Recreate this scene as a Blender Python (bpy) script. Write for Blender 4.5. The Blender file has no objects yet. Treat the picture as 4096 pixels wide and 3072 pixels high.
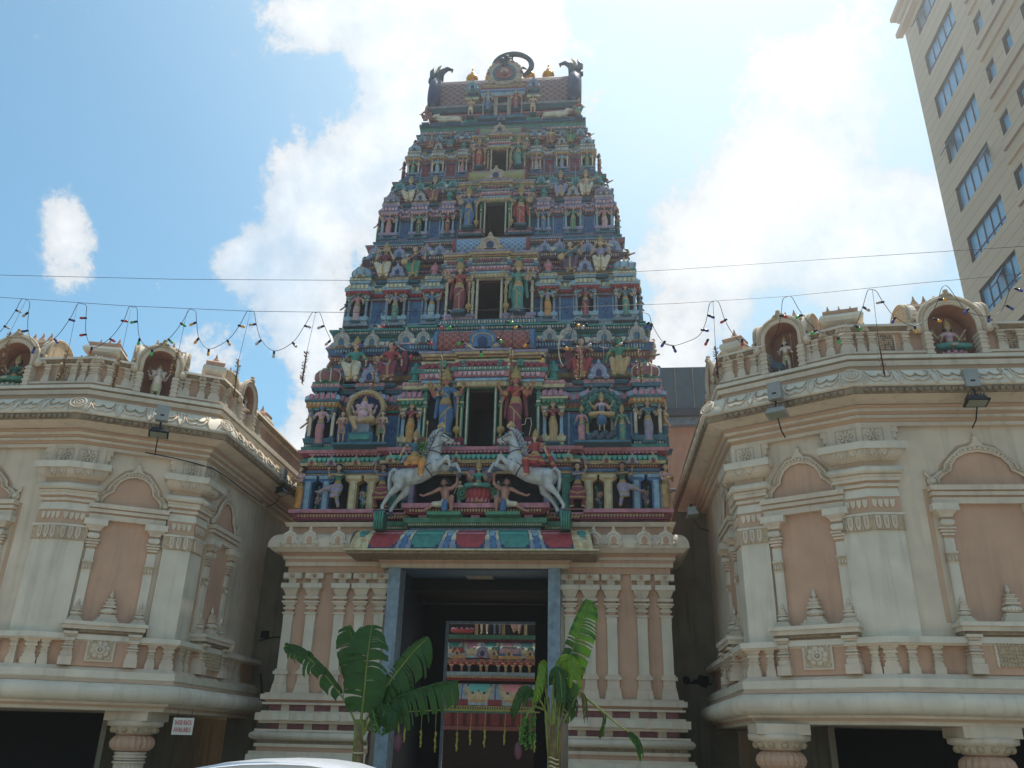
import bpy, math, random
import numpy as np
from mathutils import Vector, Matrix
random.seed(7)
PI=math.pi
COL=bpy.context.scene.collection
# ------------------------------------------------------------------ camera
CAMP=(2.455,-17.5,1.6); PIT,YAW,ROL=0.409522,-0.101205,-0.0244672; FPX=3313.0
def _axes():
    cy,sy,cp,sp=math.cos(YAW),math.sin(YAW),math.cos(PIT),math.sin(PIT)
    fw=Vector((sy*cp,cy*cp,sp)); rt=Vector((cy,-sy,0)); dn=fw.cross(rt)
    cr,sr=math.cos(ROL),math.sin(ROL)
    return cr*rt+sr*dn, -sr*rt+cr*dn, fw
AX,AD,AF=_axes()
def ray(x,y): return AX*((x-2048)/FPX)+AD*((y-1536)/FPX)+AF
def at(x,y,Y):
    "world point on the vertical plane at depth Y seen at a pixel of the photograph"
    q=ray(x,y); return Vector(CAMP)+q*((Y-CAMP[1])/q.y)
# ------------------------------------------------------------------ materials
def lin(c):
    return tuple(((v/255)/12.92 if v/255<=.04045 else ((v/255+.055)/1.055)**2.4) for v in c)
_M={}
def mat(name,rgb,rough=.62,var=.14,scale=5.,bump=.15,dirt=.0,metal=0.,streak=True,spec=.35,fine=60):
    if name in _M: return _M[name]
    m=bpy.data.materials.new(name); m.use_nodes=True; nt=m.node_tree; n=nt.nodes; L=nt.links
    b=n['Principled BSDF']; b.inputs['Roughness'].default_value=rough; b.inputs['Metallic'].default_value=metal
    b.inputs['Specular IOR Level'].default_value=spec
    tc=n.new('ShaderNodeNewGeometry')
    a=n.new('ShaderNodeTexNoise'); a.inputs['Scale'].default_value=scale; a.inputs['Detail'].default_value=6
    L.new(tc.outputs['Position'],a.inputs['Vector'])
    mr=n.new('ShaderNodeMapRange'); mr.inputs[1].default_value=.3; mr.inputs[2].default_value=.7
    mr.inputs[3].default_value=1-var; mr.inputs[4].default_value=1+var*.45
    L.new(a.outputs['Fac'],mr.inputs[0])
    c=n.new('ShaderNodeRGB'); c.outputs[0].default_value=(*lin(rgb),1)
    mx=n.new('ShaderNodeVectorMath'); mx.operation='SCALE'; L.new(c.outputs[0],mx.inputs[0]); L.new(mr.outputs[0],mx.inputs['Scale'])
    out=mx.outputs[0]
    if dirt>0:
        mp=n.new('ShaderNodeMapping'); mp.inputs['Scale'].default_value=(7,7,.55 if streak else 5); L.new(tc.outputs['Position'],mp.inputs['Vector'])
        d=n.new('ShaderNodeTexNoise'); d.inputs['Scale'].default_value=1.; d.inputs['Detail'].default_value=7; L.new(mp.outputs[0],d.inputs['Vector'])
        r=n.new('ShaderNodeMapRange'); r.inputs[1].default_value=.52; r.inputs[2].default_value=.78; r.inputs[3].default_value=0; r.inputs[4].default_value=dirt
        L.new(d.outputs['Fac'],r.inputs[0])
        mm=n.new('ShaderNodeMix'); mm.data_type='RGBA'; L.new(r.outputs[0],mm.inputs['Factor']); L.new(out,mm.inputs['A'])
        mm.inputs['B'].default_value=(*lin((70,62,54)),1); out=mm.outputs['Result']
    L.new(out,b.inputs['Base Color'])
    if bump>0:
        f=n.new('ShaderNodeTexNoise'); f.inputs['Scale'].default_value=fine; f.inputs['Detail'].default_value=4; L.new(tc.outputs['Position'],f.inputs['Vector'])
        bp=n.new('ShaderNodeBump'); bp.inputs['Strength'].default_value=bump; bp.inputs['Distance'].default_value=.01
        L.new(f.outputs['Fac'],bp.inputs['Height']); L.new(bp.outputs[0],b.inputs['Normal'])
    _M[name]=m; return m
def p(name,rgb,**k):
    l=rgb[0]*.3+rgb[1]*.55+rgb[2]*.15; rgb=tuple(min(255,(c*.76+l*.24)*.95+19) for c in rgb)
    return mat('paint_'+name,rgb,rough=.55,var=.28,scale=9,bump=.2,dirt=.38,**k)
CREAM=mat('cream_plaster',(212,195,173),rough=.8,var=.16,scale=1.8,bump=.3,dirt=.26)
PEACH=mat('peach_plaster',(198,160,134),rough=.8,var=.14,scale=1.8,bump=.3,dirt=.2)
CREAMD=mat('weathered_cream',(150,132,108),rough=.85,var=.3,scale=14,bump=.6,dirt=.6)
WHITE=mat('pale_cream_paint',(214,203,183),rough=.75,var=.14,scale=2,bump=.25,dirt=.24)
GREYW=mat('grey_render',(128,120,104),rough=.9,var=.25,scale=1.5,bump=.4,dirt=.65)
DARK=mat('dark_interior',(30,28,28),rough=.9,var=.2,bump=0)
BLACK=mat('black_paint',(14,13,14),rough=.45,var=.2,bump=0)
TEAL=p('teal',(40,132,118)); TEALD=p('dark_teal',(40,100,124)); BLUE=p('blue',(50,104,158)); SKYB=p('sky_blue',(124,168,192))
NAVY=p('navy',(26,48,96)); PINK=p('pink',(192,112,128)); ROSE=p('pale_rose',(200,150,160)); MAR=p('maroon',(134,40,58)); RED=p('red',(170,40,44))
OCH=p('ochre',(186,148,88)); YEL=p('pale_yellow',(194,182,130)); GRN=p('green',(52,130,92)); GRND=p('dark_green',(34,92,70)); CRM=p('cream_paint',(200,188,156))
LAV=p('lavender',(138,132,168)); PUR=p('purple',(86,60,92)); ORG=p('orange',(214,132,44)); GREYB=p('grey_blue',(112,128,146)); BROWN=p('red_brown',(140,70,72)); STONE=p('stone_beige',(168,150,128))
SKIN=p('skin',(196,150,116)); SKINR=p('red_skin',(186,92,72)); SKING=p('green_skin',(40,130,92)); SKINB=p('blue_skin',(70,120,172)); SKIND=p('brown_skin',(170,112,84))
GOLD=mat('gold_paint',(168,140,84),rough=.45,var=.25,scale=20,bump=.3,dirt=.2,spec=.5)
GILT=mat('gilded_metal',(222,150,30),rough=.28,var=.1,metal=.9,bump=.05)
HAIR=p('black_hair',(24,20,20)); HORSE=mat('white_horse_paint',(184,188,186),rough=.5,var=.3,scale=7,bump=.2,dirt=.45)
HORNM=p('slate_blue',(48,72,88))
# ------------------------------------------------------------------ mesh builder
class G:
    def __init__(s,mir=False): s.v=[];s.f=[];s.mi=[];s.ms=[];s.sm=[];s.mir=mir
    def k(s,m):
        if m not in s.ms: s.ms.append(m)
        return s.ms.index(m)
    def add(s,vs,fs,m,T=None,sm=False):
        o=len(s.v)
        if T is not None: vs=[T@Vector(a) for a in vs]
        s.v.extend([tuple(a) for a in vs])
        if isinstance(m,(list,tuple)): ks=[s.k(x) for x in m]
        else: ks=[s.k(m)]*len(fs)
        for f,kk in zip(fs,ks): s.f.append([o+i for i in f]); s.mi.append(kk); s.sm.append(sm)
    def box(s,x0,x1,y0,y1,z0,z1,m,T=None,tx=0,ty=0):
        "tx,ty: how much the top is drawn in on each side"
        v=[(x0,y0,z0),(x1,y0,z0),(x1,y1,z0),(x0,y1,z0),(x0+tx,y0+ty,z1),(x1-tx,y0+ty,z1),(x1-tx,y1-ty,z1),(x0+tx,y1-ty,z1)]
        s.add(v,[(0,3,2,1),(4,5,6,7),(0,1,5,4),(1,2,6,5),(2,3,7,6),(3,0,4,7)],m,T)
    def lathe(s,prof,m,c=(0,0,0),n=12,T=None,sm=True,flute=0,sx=1,sy=1,rot=0):
        vs=[];fs=[]
        for r,z in prof:
            for i in range(n):
                a=2*PI*i/n+rot; rr=r*(1+(flute*(1 if i%2 else -1)))
                vs.append((c[0]+rr*math.cos(a)*sx,c[1]+rr*math.sin(a)*sy,c[2]+z))
        for j in range(len(prof)-1):
            for i in range(n):
                fs.append((j*n+i,j*n+(i+1)%n,(j+1)*n+(i+1)%n,(j+1)*n+i))
        fs.append(tuple(range(n))[::-1]); fs.append(tuple((len(prof)-1)*n+i for i in range(n)))
        s.add(vs,fs,m,T,sm)
    def tube(s,pts,r,m,n=6,T=None,sm=True,close=False):
        pts=[Vector(a) for a in pts]; rs=r if isinstance(r,(list,tuple)) else [r]*len(pts)
        vs=[];fs=[];up=Vector((0,0,1)); pn=None; N=len(pts)
        for i,q in enumerate(pts):
            if close: d=pts[(i+1)%N]-pts[i-1]
            else: d=pts[min(i+1,N-1)]-pts[max(i-1,0)]
            if d.length<1e-9: d=Vector((0,0,1))
            d.normalize()
            if pn is None: pn=d.cross(up if abs(d.z)<.9 else Vector((1,0,0))).normalized()
            else:
                pn=(pn-d*pn.dot(d)); pn=pn.normalized() if pn.length>1e-6 else d.orthogonal().normalized()
            b=d.cross(pn)
            for k in range(n):
                a=2*PI*k/n; vs.append(q+(pn*math.cos(a)+b*math.sin(a))*rs[i])
        for i in range(N if close else N-1):
            for k in range(n):
                a=i*n; b_=((i+1)%N)*n; fs.append((a+k,b_+k,b_+(k+1)%n,a+(k+1)%n))
        if not close:
            fs.append(tuple(range(n))); fs.append(tuple(range((N-1)*n,N*n))[::-1])
        s.add(vs,fs,m,T,sm)
    def sweep(s,path,prof,m,sm=False):
        "sweep an open (offset,z) profile along a plan path, mitred; outward is to the right of travel"
        P=[Vector((a[0],a[1])) for a in path]; N=len(P); nn=[]
        for i in range(N-1):
            d=(P[i+1]-P[i]).normalized(); nn.append(Vector((d.y,-d.x)))
        mi=[]
        for i in range(N):
            if i==0: mi.append(nn[0])
            elif i==N-1: mi.append(nn[-1])
            else:
                a=nn[i-1]+nn[i]; a/=max(.35,a.dot(nn[i])) ; mi.append(a)
        vs=[(P[i].x+mi[i].x*o,P[i].y+mi[i].y*o,z) for i in range(N) for o,z in prof]; K=len(prof)
        fs=[];ms=[]
        for i in range(N-1):
            for k in range(K-1):
                fs.append((i*K+k,(i+1)*K+k,(i+1)*K+k+1,i*K+k+1)); ms.append(m[k] if isinstance(m,(list,tuple)) else m)
        s.add(vs,fs,ms,None,sm)
    def ext(s,poly,y0,y1,m,T=None,mside=None,sm=False):
        "polygon in the xz plane (counter-clockwise seen from -y) pushed from y0 to y1 (y0<y1)"
        n=len(poly); vs=[(a,y0,b) for a,b in poly]+[(a,y1,b) for a,b in poly]
        fs=[tuple(range(n)),tuple(range(n,2*n))[::-1]]; ms=[m,m]
        for i in range(n): fs.append((i,(i+1)%n+n if False else i+n,(i+1)%n+n,(i+1)%n)); ms.append(mside or m)
        s.add(vs,fs,ms,T,sm)
    def ball(s,c,r,m,n=8,T=None,sx=1,sy=1,sz=1):
        pr=[(max(1e-4,r*math.sin(PI*i/6)),-r*math.cos(PI*i/6)*sz) for i in range(7)]
        s.lathe(pr,m,c,n,T,True,0,sx,sy)
    def mesh(s,name):
        me=bpy.data.meshes.new(name)
        v=[(-a,b,c) for a,b,c in s.v] if s.mir else s.v
        f=[q[::-1] for q in s.f] if s.mir else s.f
        me.from_pydata(v,[],f)
        for m in s.ms: me.materials.append(m)
        me.polygons.foreach_set('material_index',s.mi); me.polygons.foreach_set('use_smooth',s.sm); me.update()
        return me
    def build(s,name,parent=None,loc=None): return put(name,s.mesh(name),parent,loc)
WLD={}
def put(name,me,parent=None,loc=None,M=None,mats=None):
    "link mesh data as an object whose basis is a world matrix, parented without moving it"
    o=bpy.data.objects.new(name,me); COL.objects.link(o)
    if M is not None: o.matrix_basis=M
    elif loc is not None: o.location=loc
    if parent is not None:
        o.parent=parent; o.matrix_parent_inverse=WLD[parent.name].inverted() if parent.name in WLD else Matrix.Identity(4)
    WLD[o.name]=(WLD[parent.name] if (parent is not None and parent.name in WLD) else Matrix.Identity(4))@o.matrix_parent_inverse@o.matrix_basis
    if mats:
        for i,m in enumerate(mats):
            if m is not None and i<len(o.material_slots): o.material_slots[i].link='OBJECT'; o.material_slots[i].material=m
    return o
def tag(o,label,cat,group=None):
    o['label']=label; o['category']=cat
    if group: o['group']=group
    return o
def thing(name,label,cat,loc=(0,0,0),rz=0,group=None,M=None):
    o=bpy.data.objects.new(name,None); COL.objects.link(o); o.empty_display_size=.1
    o.matrix_basis=M if M is not None else Matrix.Translation(loc)@Matrix.Rotation(rz,4,'Z')
    WLD[o.name]=o.matrix_basis.copy(); return tag(o,label,cat,group)
def grp(o,g): o['group']=g; return o
def struct(o): o['kind']='structure'; return o
def fr(x,y,a=0.,z=0.): return Matrix.Translation((x,y,z))@Matrix.Rotation(a,4,'Z')
def arc(cx,cz,r,a0,a1,n,sx=1,sz=1): return [(cx+r*math.cos(math.radians(a0+(a1-a0)*i/n))*sx,cz+r*math.sin(math.radians(a0+(a1-a0)*i/n))*sz) for i in range(n+1)]
def along(path,pitch,off=0.,skip=0):
    "frames at even spacing along a plan path, facing outward"
    out=[]
    for (a,b) in zip(path[:-1],path[1:]):
        a=Vector(a[:2]);b=Vector(b[:2]);d=b-a;L=d.length
        if L<pitch*.6: continue
        d/=L;n=Vector((d.y,-d.x));k=max(1,int(round(L/pitch)));ang=math.atan2(d.y,d.x)
        for i in range(k):
            q=a+d*(L*(i+.5)/k)+n*off; out.append((fr(q.x,q.y,ang),L/k))
    return out
def layers(g,path,L):
    "stack of bands (z0,z1,off0,off1,material,deco,deco_material,pitch)"
    for l in L:
        z0,z1,o0,o1,m=l[:5]; deco=l[5] if len(l)>5 else None
        if deco=='roll':
            h=(z1-z0)/2; pr=[(-.06,z0)]+[(o0+(o1-o0)*math.sin(PI*i/8),z0+h*(1-math.cos(PI*i/8))) for i in range(9)]+[(-.06,z1)]
            g.sweep(path,pr,m,True); continue
        if deco=='quart':
            pr=[(-.06,z0),(o0,z0)]+[(o1+(o0-o1)*math.cos(PI/2*i/6),z0+(z1-z0)*math.sin(PI/2*i/6)) for i in range(1,7)]+[(-.06,z1)]
            g.sweep(path,pr,m,False)
            if len(l)>6:
                for T,w in along(path,l[7],0): 
                    hh=(z1-z0)
                    g.tube([(-w*.42,-o1-(o0-o1)*.45,z0+hh*.85),(-w*.3,-o0*.97,z0+hh*.3),(0,-o0-.012,z0+hh*.12),(w*.3,-o0*.97,z0+hh*.3),(w*.42,-o1-(o0-o1)*.45,z0+hh*.85)],.012,l[6],4,T)
            continue
        g.sweep(path,[(-.06,z0),(o0,z0),(o1,z1),(-.06,z1)],m)
        if deco:
            m2=l[6];pit=l[7];o=max(o0,o1);h=z1-z0
            for i_,(T,w) in enumerate(along(path,pit*(.68 if deco=='dent' else 1),0)):
                if deco=='dent': g.box(-w*.26,w*.26,-o-.014,-o+.02,z0+h*.28,z1-h*.24,m2 if i_%2 else (STONE if m2 is CRM else m2),T)
                elif deco=='petal':
                    g.ext([(-w*.42,z1-h*.1),(-w*.40,z0+h*.45),(-w*.2,z0+h*.12),(0,z0),(w*.2,z0+h*.12),(w*.40,z0+h*.45),(w*.42,z1-h*.1)],-o-.022,-o+.02,m2,T)
                elif deco=='tri': g.ext([(-w*.45,z0+h*.1),(w*.45,z0+h*.1),(0,z1-h*.1)],-o-.015,-o+.02,m2,T)
                elif deco=='ball': g.ball((0,-o,(z0+z1)/2),h*.42,m2,6,T)
                elif deco=='block': g.box(-w*.34,w*.34,-o-.03,-o+.03,z0+h*.08,z1+h*.02,m2,T)
                elif deco=='post': g.box(-w*.16,w*.16,-o-.02,-o+.05,z0-.002,z1+.002,m2,T)
# ------------------------------------------------------------------ figures
def capsule(a,b,ra,rb,n=10):
    a=Vector(a);b=Vector(b);d=b-a;L=d.length
    if L<1e-5: b=a+Vector((0,0,1e-3)); d=b-a; L=d.length
    d/=L; x=d.orthogonal().normalized(); y=d.cross(x); vs=[];fs=[]; R=[]
    for i in range(4): t=PI/2*(i/3.5+.12); R.append((a-d*ra*math.cos(min(t,PI/2)),ra*math.sin(min(t,PI/2))))
    for i in range(4): t=PI/2*((3-i)/3.5+.12); R.append((b+d*rb*math.cos(min(t,PI/2)),rb*math.sin(min(t,PI/2))))
    for c,r in R:
        for k in range(n): t=2*PI*k/n; vs.append(c+(x*math.cos(t)+y*math.sin(t))*r)
    for j in range(7):
        for k in range(n): fs.append((j*n+k,j*n+(k+1)%n,(j+1)*n+(k+1)%n,(j+1)*n+k))
    fs.append(tuple(range(n))[::-1]); fs.append(tuple(7*n+k for k in range(n)))
    return vs,fs
def fuse(name,prims,lofts=(),vox=.012,nm=6,extra=None,paint=None,smooth=2):
    "grow one continuous surface over all limbs, then colour it by the nearest limb"
    V=[];F=[]
    for q in prims:
        if q[4]<0 or q[3]<0: continue
        vs,fs=capsule(*q[:4]); o=len(V); V+=[tuple(v) for v in vs]; F+=[[o+i for i in f] for f in fs]
    for rings,rip,cnt in lofts:
        n=36;o=len(V);m=len(rings)
        for j,(cx,cy,z,rx,ry) in enumerate(rings):
            k=rip*(1-j/(m-1))
            for i in range(n):
                t=2*PI*i/n; w=1+k*math.cos(cnt*t); V.append((cx+rx*w*math.cos(t),cy+ry*w*math.sin(t),z))
        for j in range(m-1):
            for i in range(n): F.append([o+j*n+i,o+j*n+(i+1)%n,o+(j+1)*n+(i+1)%n,o+(j+1)*n+i])
        F.append([o+i for i in range(n)][::-1]); F.append([o+(m-1)*n+i for i in range(n)])
    me=bpy.data.meshes.new(name+'_src'); me.from_pydata(V,[],F); me.update()
    ob=bpy.data.objects.new('tmp',me); COL.objects.link(ob)
    r=ob.modifiers.new('r','REMESH'); r.mode='VOXEL'; r.voxel_size=vox; r.adaptivity=0
    if smooth: s=ob.modifiers.new('s','SMOOTH'); s.factor=.5; s.iterations=smooth
    dg=bpy.context.evaluated_depsgraph_get(); dg.update()
    out=bpy.data.meshes.new_from_object(ob.evaluated_get(dg)); bpy.data.objects.remove(ob); bpy.data.meshes.remove(me)
    out.name=name; out.materials.clear()
    nf=len(out.polygons); C=np.empty(nf*3); out.polygons.foreach_get('center',C); C=C.reshape(-1,3)
    best=np.full(nf,9e9); idx=np.zeros(nf,int)
    P=[(q[0],q[1],abs(q[2]),abs(q[3]),q[4]) for q in prims]
    for rings,rip,cnt in lofts:
        for a,b in zip(rings[:-1],rings[1:]): P.append((a[:3],b[:3],(a[3]+a[4])/2,(b[3]+b[4])/2,2))
    for a,b,ra,rb,m in P:
        a=np.array(a,float);b=np.array(b,float);d=b-a;L=max(1e-9,d@d)
        t=np.clip((C-a)@d/L,0,1); dd=np.linalg.norm(C-a-t[:,None]*d,axis=1)-(ra+(rb-ra)*t)
        w=dd<best; best[w]=dd[w]; idx[w]=abs(m)
    if paint is not None: idx=paint(C,idx)
    out.polygons.foreach_set('material_index',idx.astype(np.int32)); out.polygons.foreach_set('use_smooth',[True]*nf)
    for i in range(nm): out.materials.append(SKIN)
    out.update(); return out
# slots: 0 skin 1 upper cloth 2 lower cloth 3 gold 4 hair 5 white
def head(c,s=1.,prof=0.,hair=True,gold=True):
    s*=1.14
    x,y,z=c; q=[((x,y,z-.01*s),(x,y,z+.02*s),.052*s,.056*s,0),((x,y-.03*s,z-.035*s),(x,y-.03*s,z-.035*s),.03*s,.03*s,0),
       ((x,y-.058*s,z-.012*s),(x,y-.052*s,z+.01*s),.011*s,.008*s,0)]
    if hair: q+=[((x+k*.050*s,y+.012*s,z-.02*s),(x+k*.062*s,y+.02*s,z-.125*s),.027*s,.03*s,4) for k in (-1,1)]+[((x,y+.026*s,z-.02*s),(x,y+.018*s,z+.035*s),.066*s,.068*s,4)]
    for k in (-1,1):
        q.append(((x+k*.056*s,y,z-.03*s),(x+k*.056*s,y,z+.005*s),.014*s,.012*s,3 if gold else 0))
        q.append(((x+k*.02*s,y-.056*s,z+.008*s),(x+k*.023*s,y-.054*s,z+.008*s),-.009*s,-.009*s,4))
    q.append(((x-.012*s,y-.062*s,z-.036*s),(x+.012*s,y-.062*s,z-.036*s),-.007*s,-.007*s,-1 if False else 4))
    return q
def arm(sx,el,ha,m=1,r=.030,sh=None):
    s=sh or (sx*.115,.0,.80)
    e=Vector(el);h=Vector(ha);d=(h-e).normalized()
    q=[(s,el,r*1.15,r*.9,m),(el,ha,r*.85,r*.6,0),(tuple(e.lerp(h,.8)),tuple(e.lerp(h,.88)),r*.8,r*.8,3),
       (tuple(Vector(s).lerp(e,.55)),tuple(Vector(s).lerp(e,.62)),r*1.25,r*1.25,3),
       (ha,tuple(h+d*.035),.020,.022,0)]
    return q
def torso(hz=.52,fem=True,m=1,lean=(0,0),w=1.,bare=False):
    x,y=lean; mm=0 if bare else m
    q=[((0,0,hz),(x*.5,y*.5,hz+.12),.088*w,.062*w,0),((x*.5,y*.5,hz+.12),(x,y,hz+.24),.062*w,.082*w,mm),((x-.09*w,y,hz+.275),(x+.09*w,y,hz+.275),.045,.045,mm),
       ((x,y,hz+.28),(x,y,hz+.38),.034,.030,0),((x,y-.01,hz+.305),(x,y-.01,hz+.31),.046,.046,3)]
    if fem: q+=[((x+k*.04,y-.055,hz+.225),(x+k*.04,y-.06,hz+.225),.042,.038,mm) for k in (-1,1)]
    q+=[((x*.3,y*.3-.0,hz+.045),(x*.3,y*.3,hz+.055),.088*w,.088*w,3)]
    return q
def legs(L,r=.06,m=2,foot=0):
    q=[]
    for hp,kn,an,to in L: q+=[(hp,kn,r*1.2,r*.8,m),(kn,an,r*.8,r*.5,m),(an,to,.028,.022,foot),(an,an,.034,.034,3)]
    return q
SARI=([(0,0,.015,.105,.085),(0,0,.12,.098,.08),(.012,0,.3,.1,.078),(.01,0,.42,.105,.078),(0,0,.50,.1,.075),(0,0,.56,.08,.06)],.07,11)
def saripaint(C,i):
    x,y,z=C[:,0],C[:,1],C[:,2]; low=i==2
    s=np.abs(z-(.38+x*1.1))<.018; i=i.copy(); i[low&s&(y<.03)]=3; i[low&(z<.045)]=3
    i[(i==2)&(np.abs(x-.02)<.012)&(y<0)&(z<.38)]=3
    i[(i==1)&(np.abs(z-(.70-x*.9))<.012)&(y<0)]=3
    return i
TP={}
def tmpl(name,prims,lofts=(),paint=saripaint,vox=.0115,**k): TP[name]=fuse(name,prims,lofts,vox,paint=paint,**k)
def fingers(g,h,d,m,s=1,spread=(1,0,0)):
    h=Vector(h);d=Vector(d).normalized();sp=Vector(spread)
    for i,(k,l) in enumerate(((-1.4,.030),(-.5,.038),(.4,.042),(1.3,.036))):
        a=h+d*.03*s+sp*k*.010*s; g.tube([a,a+d*l*.5*s,a+d*l*s+Vector((0,-.008*s,0))],[.0055*s,.005*s,.0035*s],m,4)
    a=h+sp*.018*s; g.tube([a,a+(d+sp).normalized()*.022*s,a+d*.03*s+sp*.03*s],[.007*s,.006*s,.004*s],m,4)
# goddess, four arms
HIC=(0,-.005,.945)
def st4(front=((.19,-.03,.64),(.215,-.13,.69)),fl=((-.185,-.0,.62),(-.20,-.11,.55))):
    return torso()+head(HIC)+arm(1,(.215,.03,.70),(.265,-.03,.85),0)+arm(-1,(-.215,.03,.70),(-.265,-.03,.85),0)+arm(1,*front)+arm(-1,*fl)
tmpl('goddess',st4(),[SARI])
tmpl('goddess_two_arms',torso()+head(HIC)+arm(1,(.175,0,.63),(.21,-.1,.52))+arm(-1,(-.175,.0,.62),(-.2,-.08,.48)),[SARI])
tmpl('guardian',torso(w=1.1)+head(HIC,1.05)+arm(1,(.22,.04,.72),(.285,-.03,.86),0,.034)+arm(-1,(-.22,.04,.72),(-.285,-.03,.86),0,.034)+arm(1,(.2,-.02,.64),(.215,-.1,.53),1,.036)+arm(-1,(-.18,-.03,.66),(-.20,-.13,.80),1,.036)
     +[((.13,.07,.75),(.17,.08,.35),.045,.035,2),((-.13,.07,.75),(-.17,.08,.35),.045,.035,2)],
     [([(0,0,.015,.12,.09),(0,0,.12,.105,.08),(.02,0,.3,.115,.08),(.012,0,.42,.12,.085),(0,0,.50,.115,.08),(0,0,.56,.09,.065)],.08,11)])
# seated figure, knees forward, one leg hanging
def seated(armsq,bare=False,fem=True,m=1):
    L=[((.06,-.0,.37),(.125,-.19,.36),(.09,-.18,.05),(.09,-.25,.02)),((-.06,0,.37),(-.15,-.17,.37),(-.05,-.14,.08),(-.05,-.2,.05))]
    tq=[(tuple(Vector(a)-Vector((0,0,.16))),tuple(Vector(b)-Vector((0,0,.16))),ra,rb,mm) for a,b,ra,rb,mm in torso(fem=fem,bare=bare,m=m)]
    hq=head((0,-.01,.785))
    return tq+hq+legs(L,.062)+armsq
def SA(sx,e,h,m=1): return arm(sx,e,h,m,sh=(sx*.115,0,.645))
def seatpaint(C,i):
    i=i.copy(); x,z=C[:,0],C[:,2]; i[(i==2)&(np.abs(z-.13)<.015)]=3; i[(i==2)&(np.abs(x)<.02)]=3; return i
DH=([(0.02,-.12,.10,.075,.05),(0.01,-.11,.22,.10,.075),(0,-.07,.34,.125,.12),(0,-.02,.42,.10,.09)],.09,12)
tmpl('flute_player',seated(SA(1,(.2,-.06,.52),(.10,-.17,.70))+SA(-1,(-.2,-.06,.52),(-.12,-.17,.68)),fem=False),[DH],seatpaint)
tmpl('lute_player',seated(SA(1,(.22,-.04,.52),(.24,-.17,.68))+SA(-1,(-.2,-.04,.50),(-.12,-.17,.45))),[DH],seatpaint)
tmpl('seated_figure',seated(SA(1,(.21,-.03,.50),(.23,-.10,.38))+SA(-1,(-.21,-.03,.50),(-.24,-.12,.42)),fem=False),[DH],seatpaint)
tmpl('archer',seated(SA(1,(.22,-.08,.62),(.36,-.16,.60))+SA(-1,(-.2,.0,.62),(-.10,-.14,.62))),[DH],seatpaint)
tmpl('bare_seated',seated(SA(1,(.20,-.03,.48),(.22,-.05,.36),0)+SA(-1,(-.22,-.08,.60),(-.30,-.16,.58),0),bare=True,fem=False,m=0),[DH],seatpaint)
# dancers
def dancer1():
    q=torso(hz=.5)+head((0,-.02,.915))
    q+=arm(1,(.20,-.03,.70),(.21,-.10,.86),1,sh=(.115,0,.78))+arm(-1,(-.12,-.13,.72),(.08,-.17,.73),1,sh=(-.115,0,.78))
    q+=[((.05,0,.48),(.22,-.12,.42),.085,.06,2),((.22,-.12,.42),(.36,-.14,.33),.06,.035,2),((.36,-.14,.33),(.44,-.15,.345),.026,.02,0),
        ((-.04,0,.48),(-.02,-.08,.26),.09,.06,2),((-.02,-.08,.26),(-.06,-.03,.05),.055,.035,2),((-.06,-.03,.04),(-.08,-.10,.02),.028,.02,0),((-.06,-.03,.07),(-.06,-.03,.09),.042,.042,3)]
    return q
def fanpaint(C,i):
    i=i.copy(); x,z=C[:,0],C[:,2]; m=i==2; i[m&(np.abs(z-.30-np.abs(x)*.3)<.018)]=3; i[m&(np.abs(z-.455)<.014)]=3; i[m&(z<.235)&(z>.2)]=3; return i
tmpl('dancer_leg_raised',dancer1(),[([(.04,-.08,.22,.09,.03),(.03,-.08,.3,.11,.05),(.0,-.04,.42,.12,.09),(0,0,.50,.1,.08)],.09,12)],fanpaint)
tmpl('dancer_fan_skirt',torso(hz=.5)+head((0,-.02,.915))+arm(1,(.2,-.02,.86),(.17,-.04,1.0),1,sh=(.115,0,.78))+arm(-1,(-.1,-.12,.72),(.12,-.16,.72),1,sh=(-.115,0,.78))
   +legs([((.05,0,.48),(.15,-.08,.27),(.10,-.0,.05),(.15,-.06,.02)),((-.05,0,.48),(-.15,-.08,.27),(-.10,0,.05),(-.15,-.06,.02))],.06),
   [([(0,-.08,.17,.14,.03),(0,-.08,.22,.15,.04),(0,-.05,.35,.12,.08),(0,0,.50,.1,.08)],.09,12)],fanpaint)
tmpl('woman_offering',torso()+head(HIC)+arm(1,(.14,-.08,.64),(.04,-.2,.66))+arm(-1,(-.14,-.08,.64),(-.04,-.2,.66)),[SARI])
# attendant, bare-chested in a short cloth
ATL=legs([((.05,0,.48),(.07,-.02,.27),(.07,0,.05),(.08,-.06,.02)),((-.05,0,.48),(-.07,-.02,.27),(-.07,0,.05),(-.08,-.06,.02))],.05,0)
tmpl('attendant',torso(bare=True,fem=False,m=0)+head(HIC,gold=False)+arm(1,(.17,-.04,.64),(.07,-.15,.62),0)+arm(-1,(-.17,-.04,.64),(-.07,-.15,.62),0)+ATL,
   [([(0,0,.30,.12,.09),(0,0,.42,.11,.085),(0,0,.53,.09,.07)],.06,12)],fanpaint)
tmpl('staff_god',torso(bare=True,fem=False,m=0)+head(HIC,1.05,gold=False)+arm(1,(.16,.0,.64),(.2,-.08,.60),0)+arm(-1,(-.17,-.03,.63),(-.16,-.13,.66),0)+ATL,
   [([(0,0,.40,.11,.085),(0,0,.46,.11,.085),(0,0,.53,.09,.07)],.04,12)],fanpaint)
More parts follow.
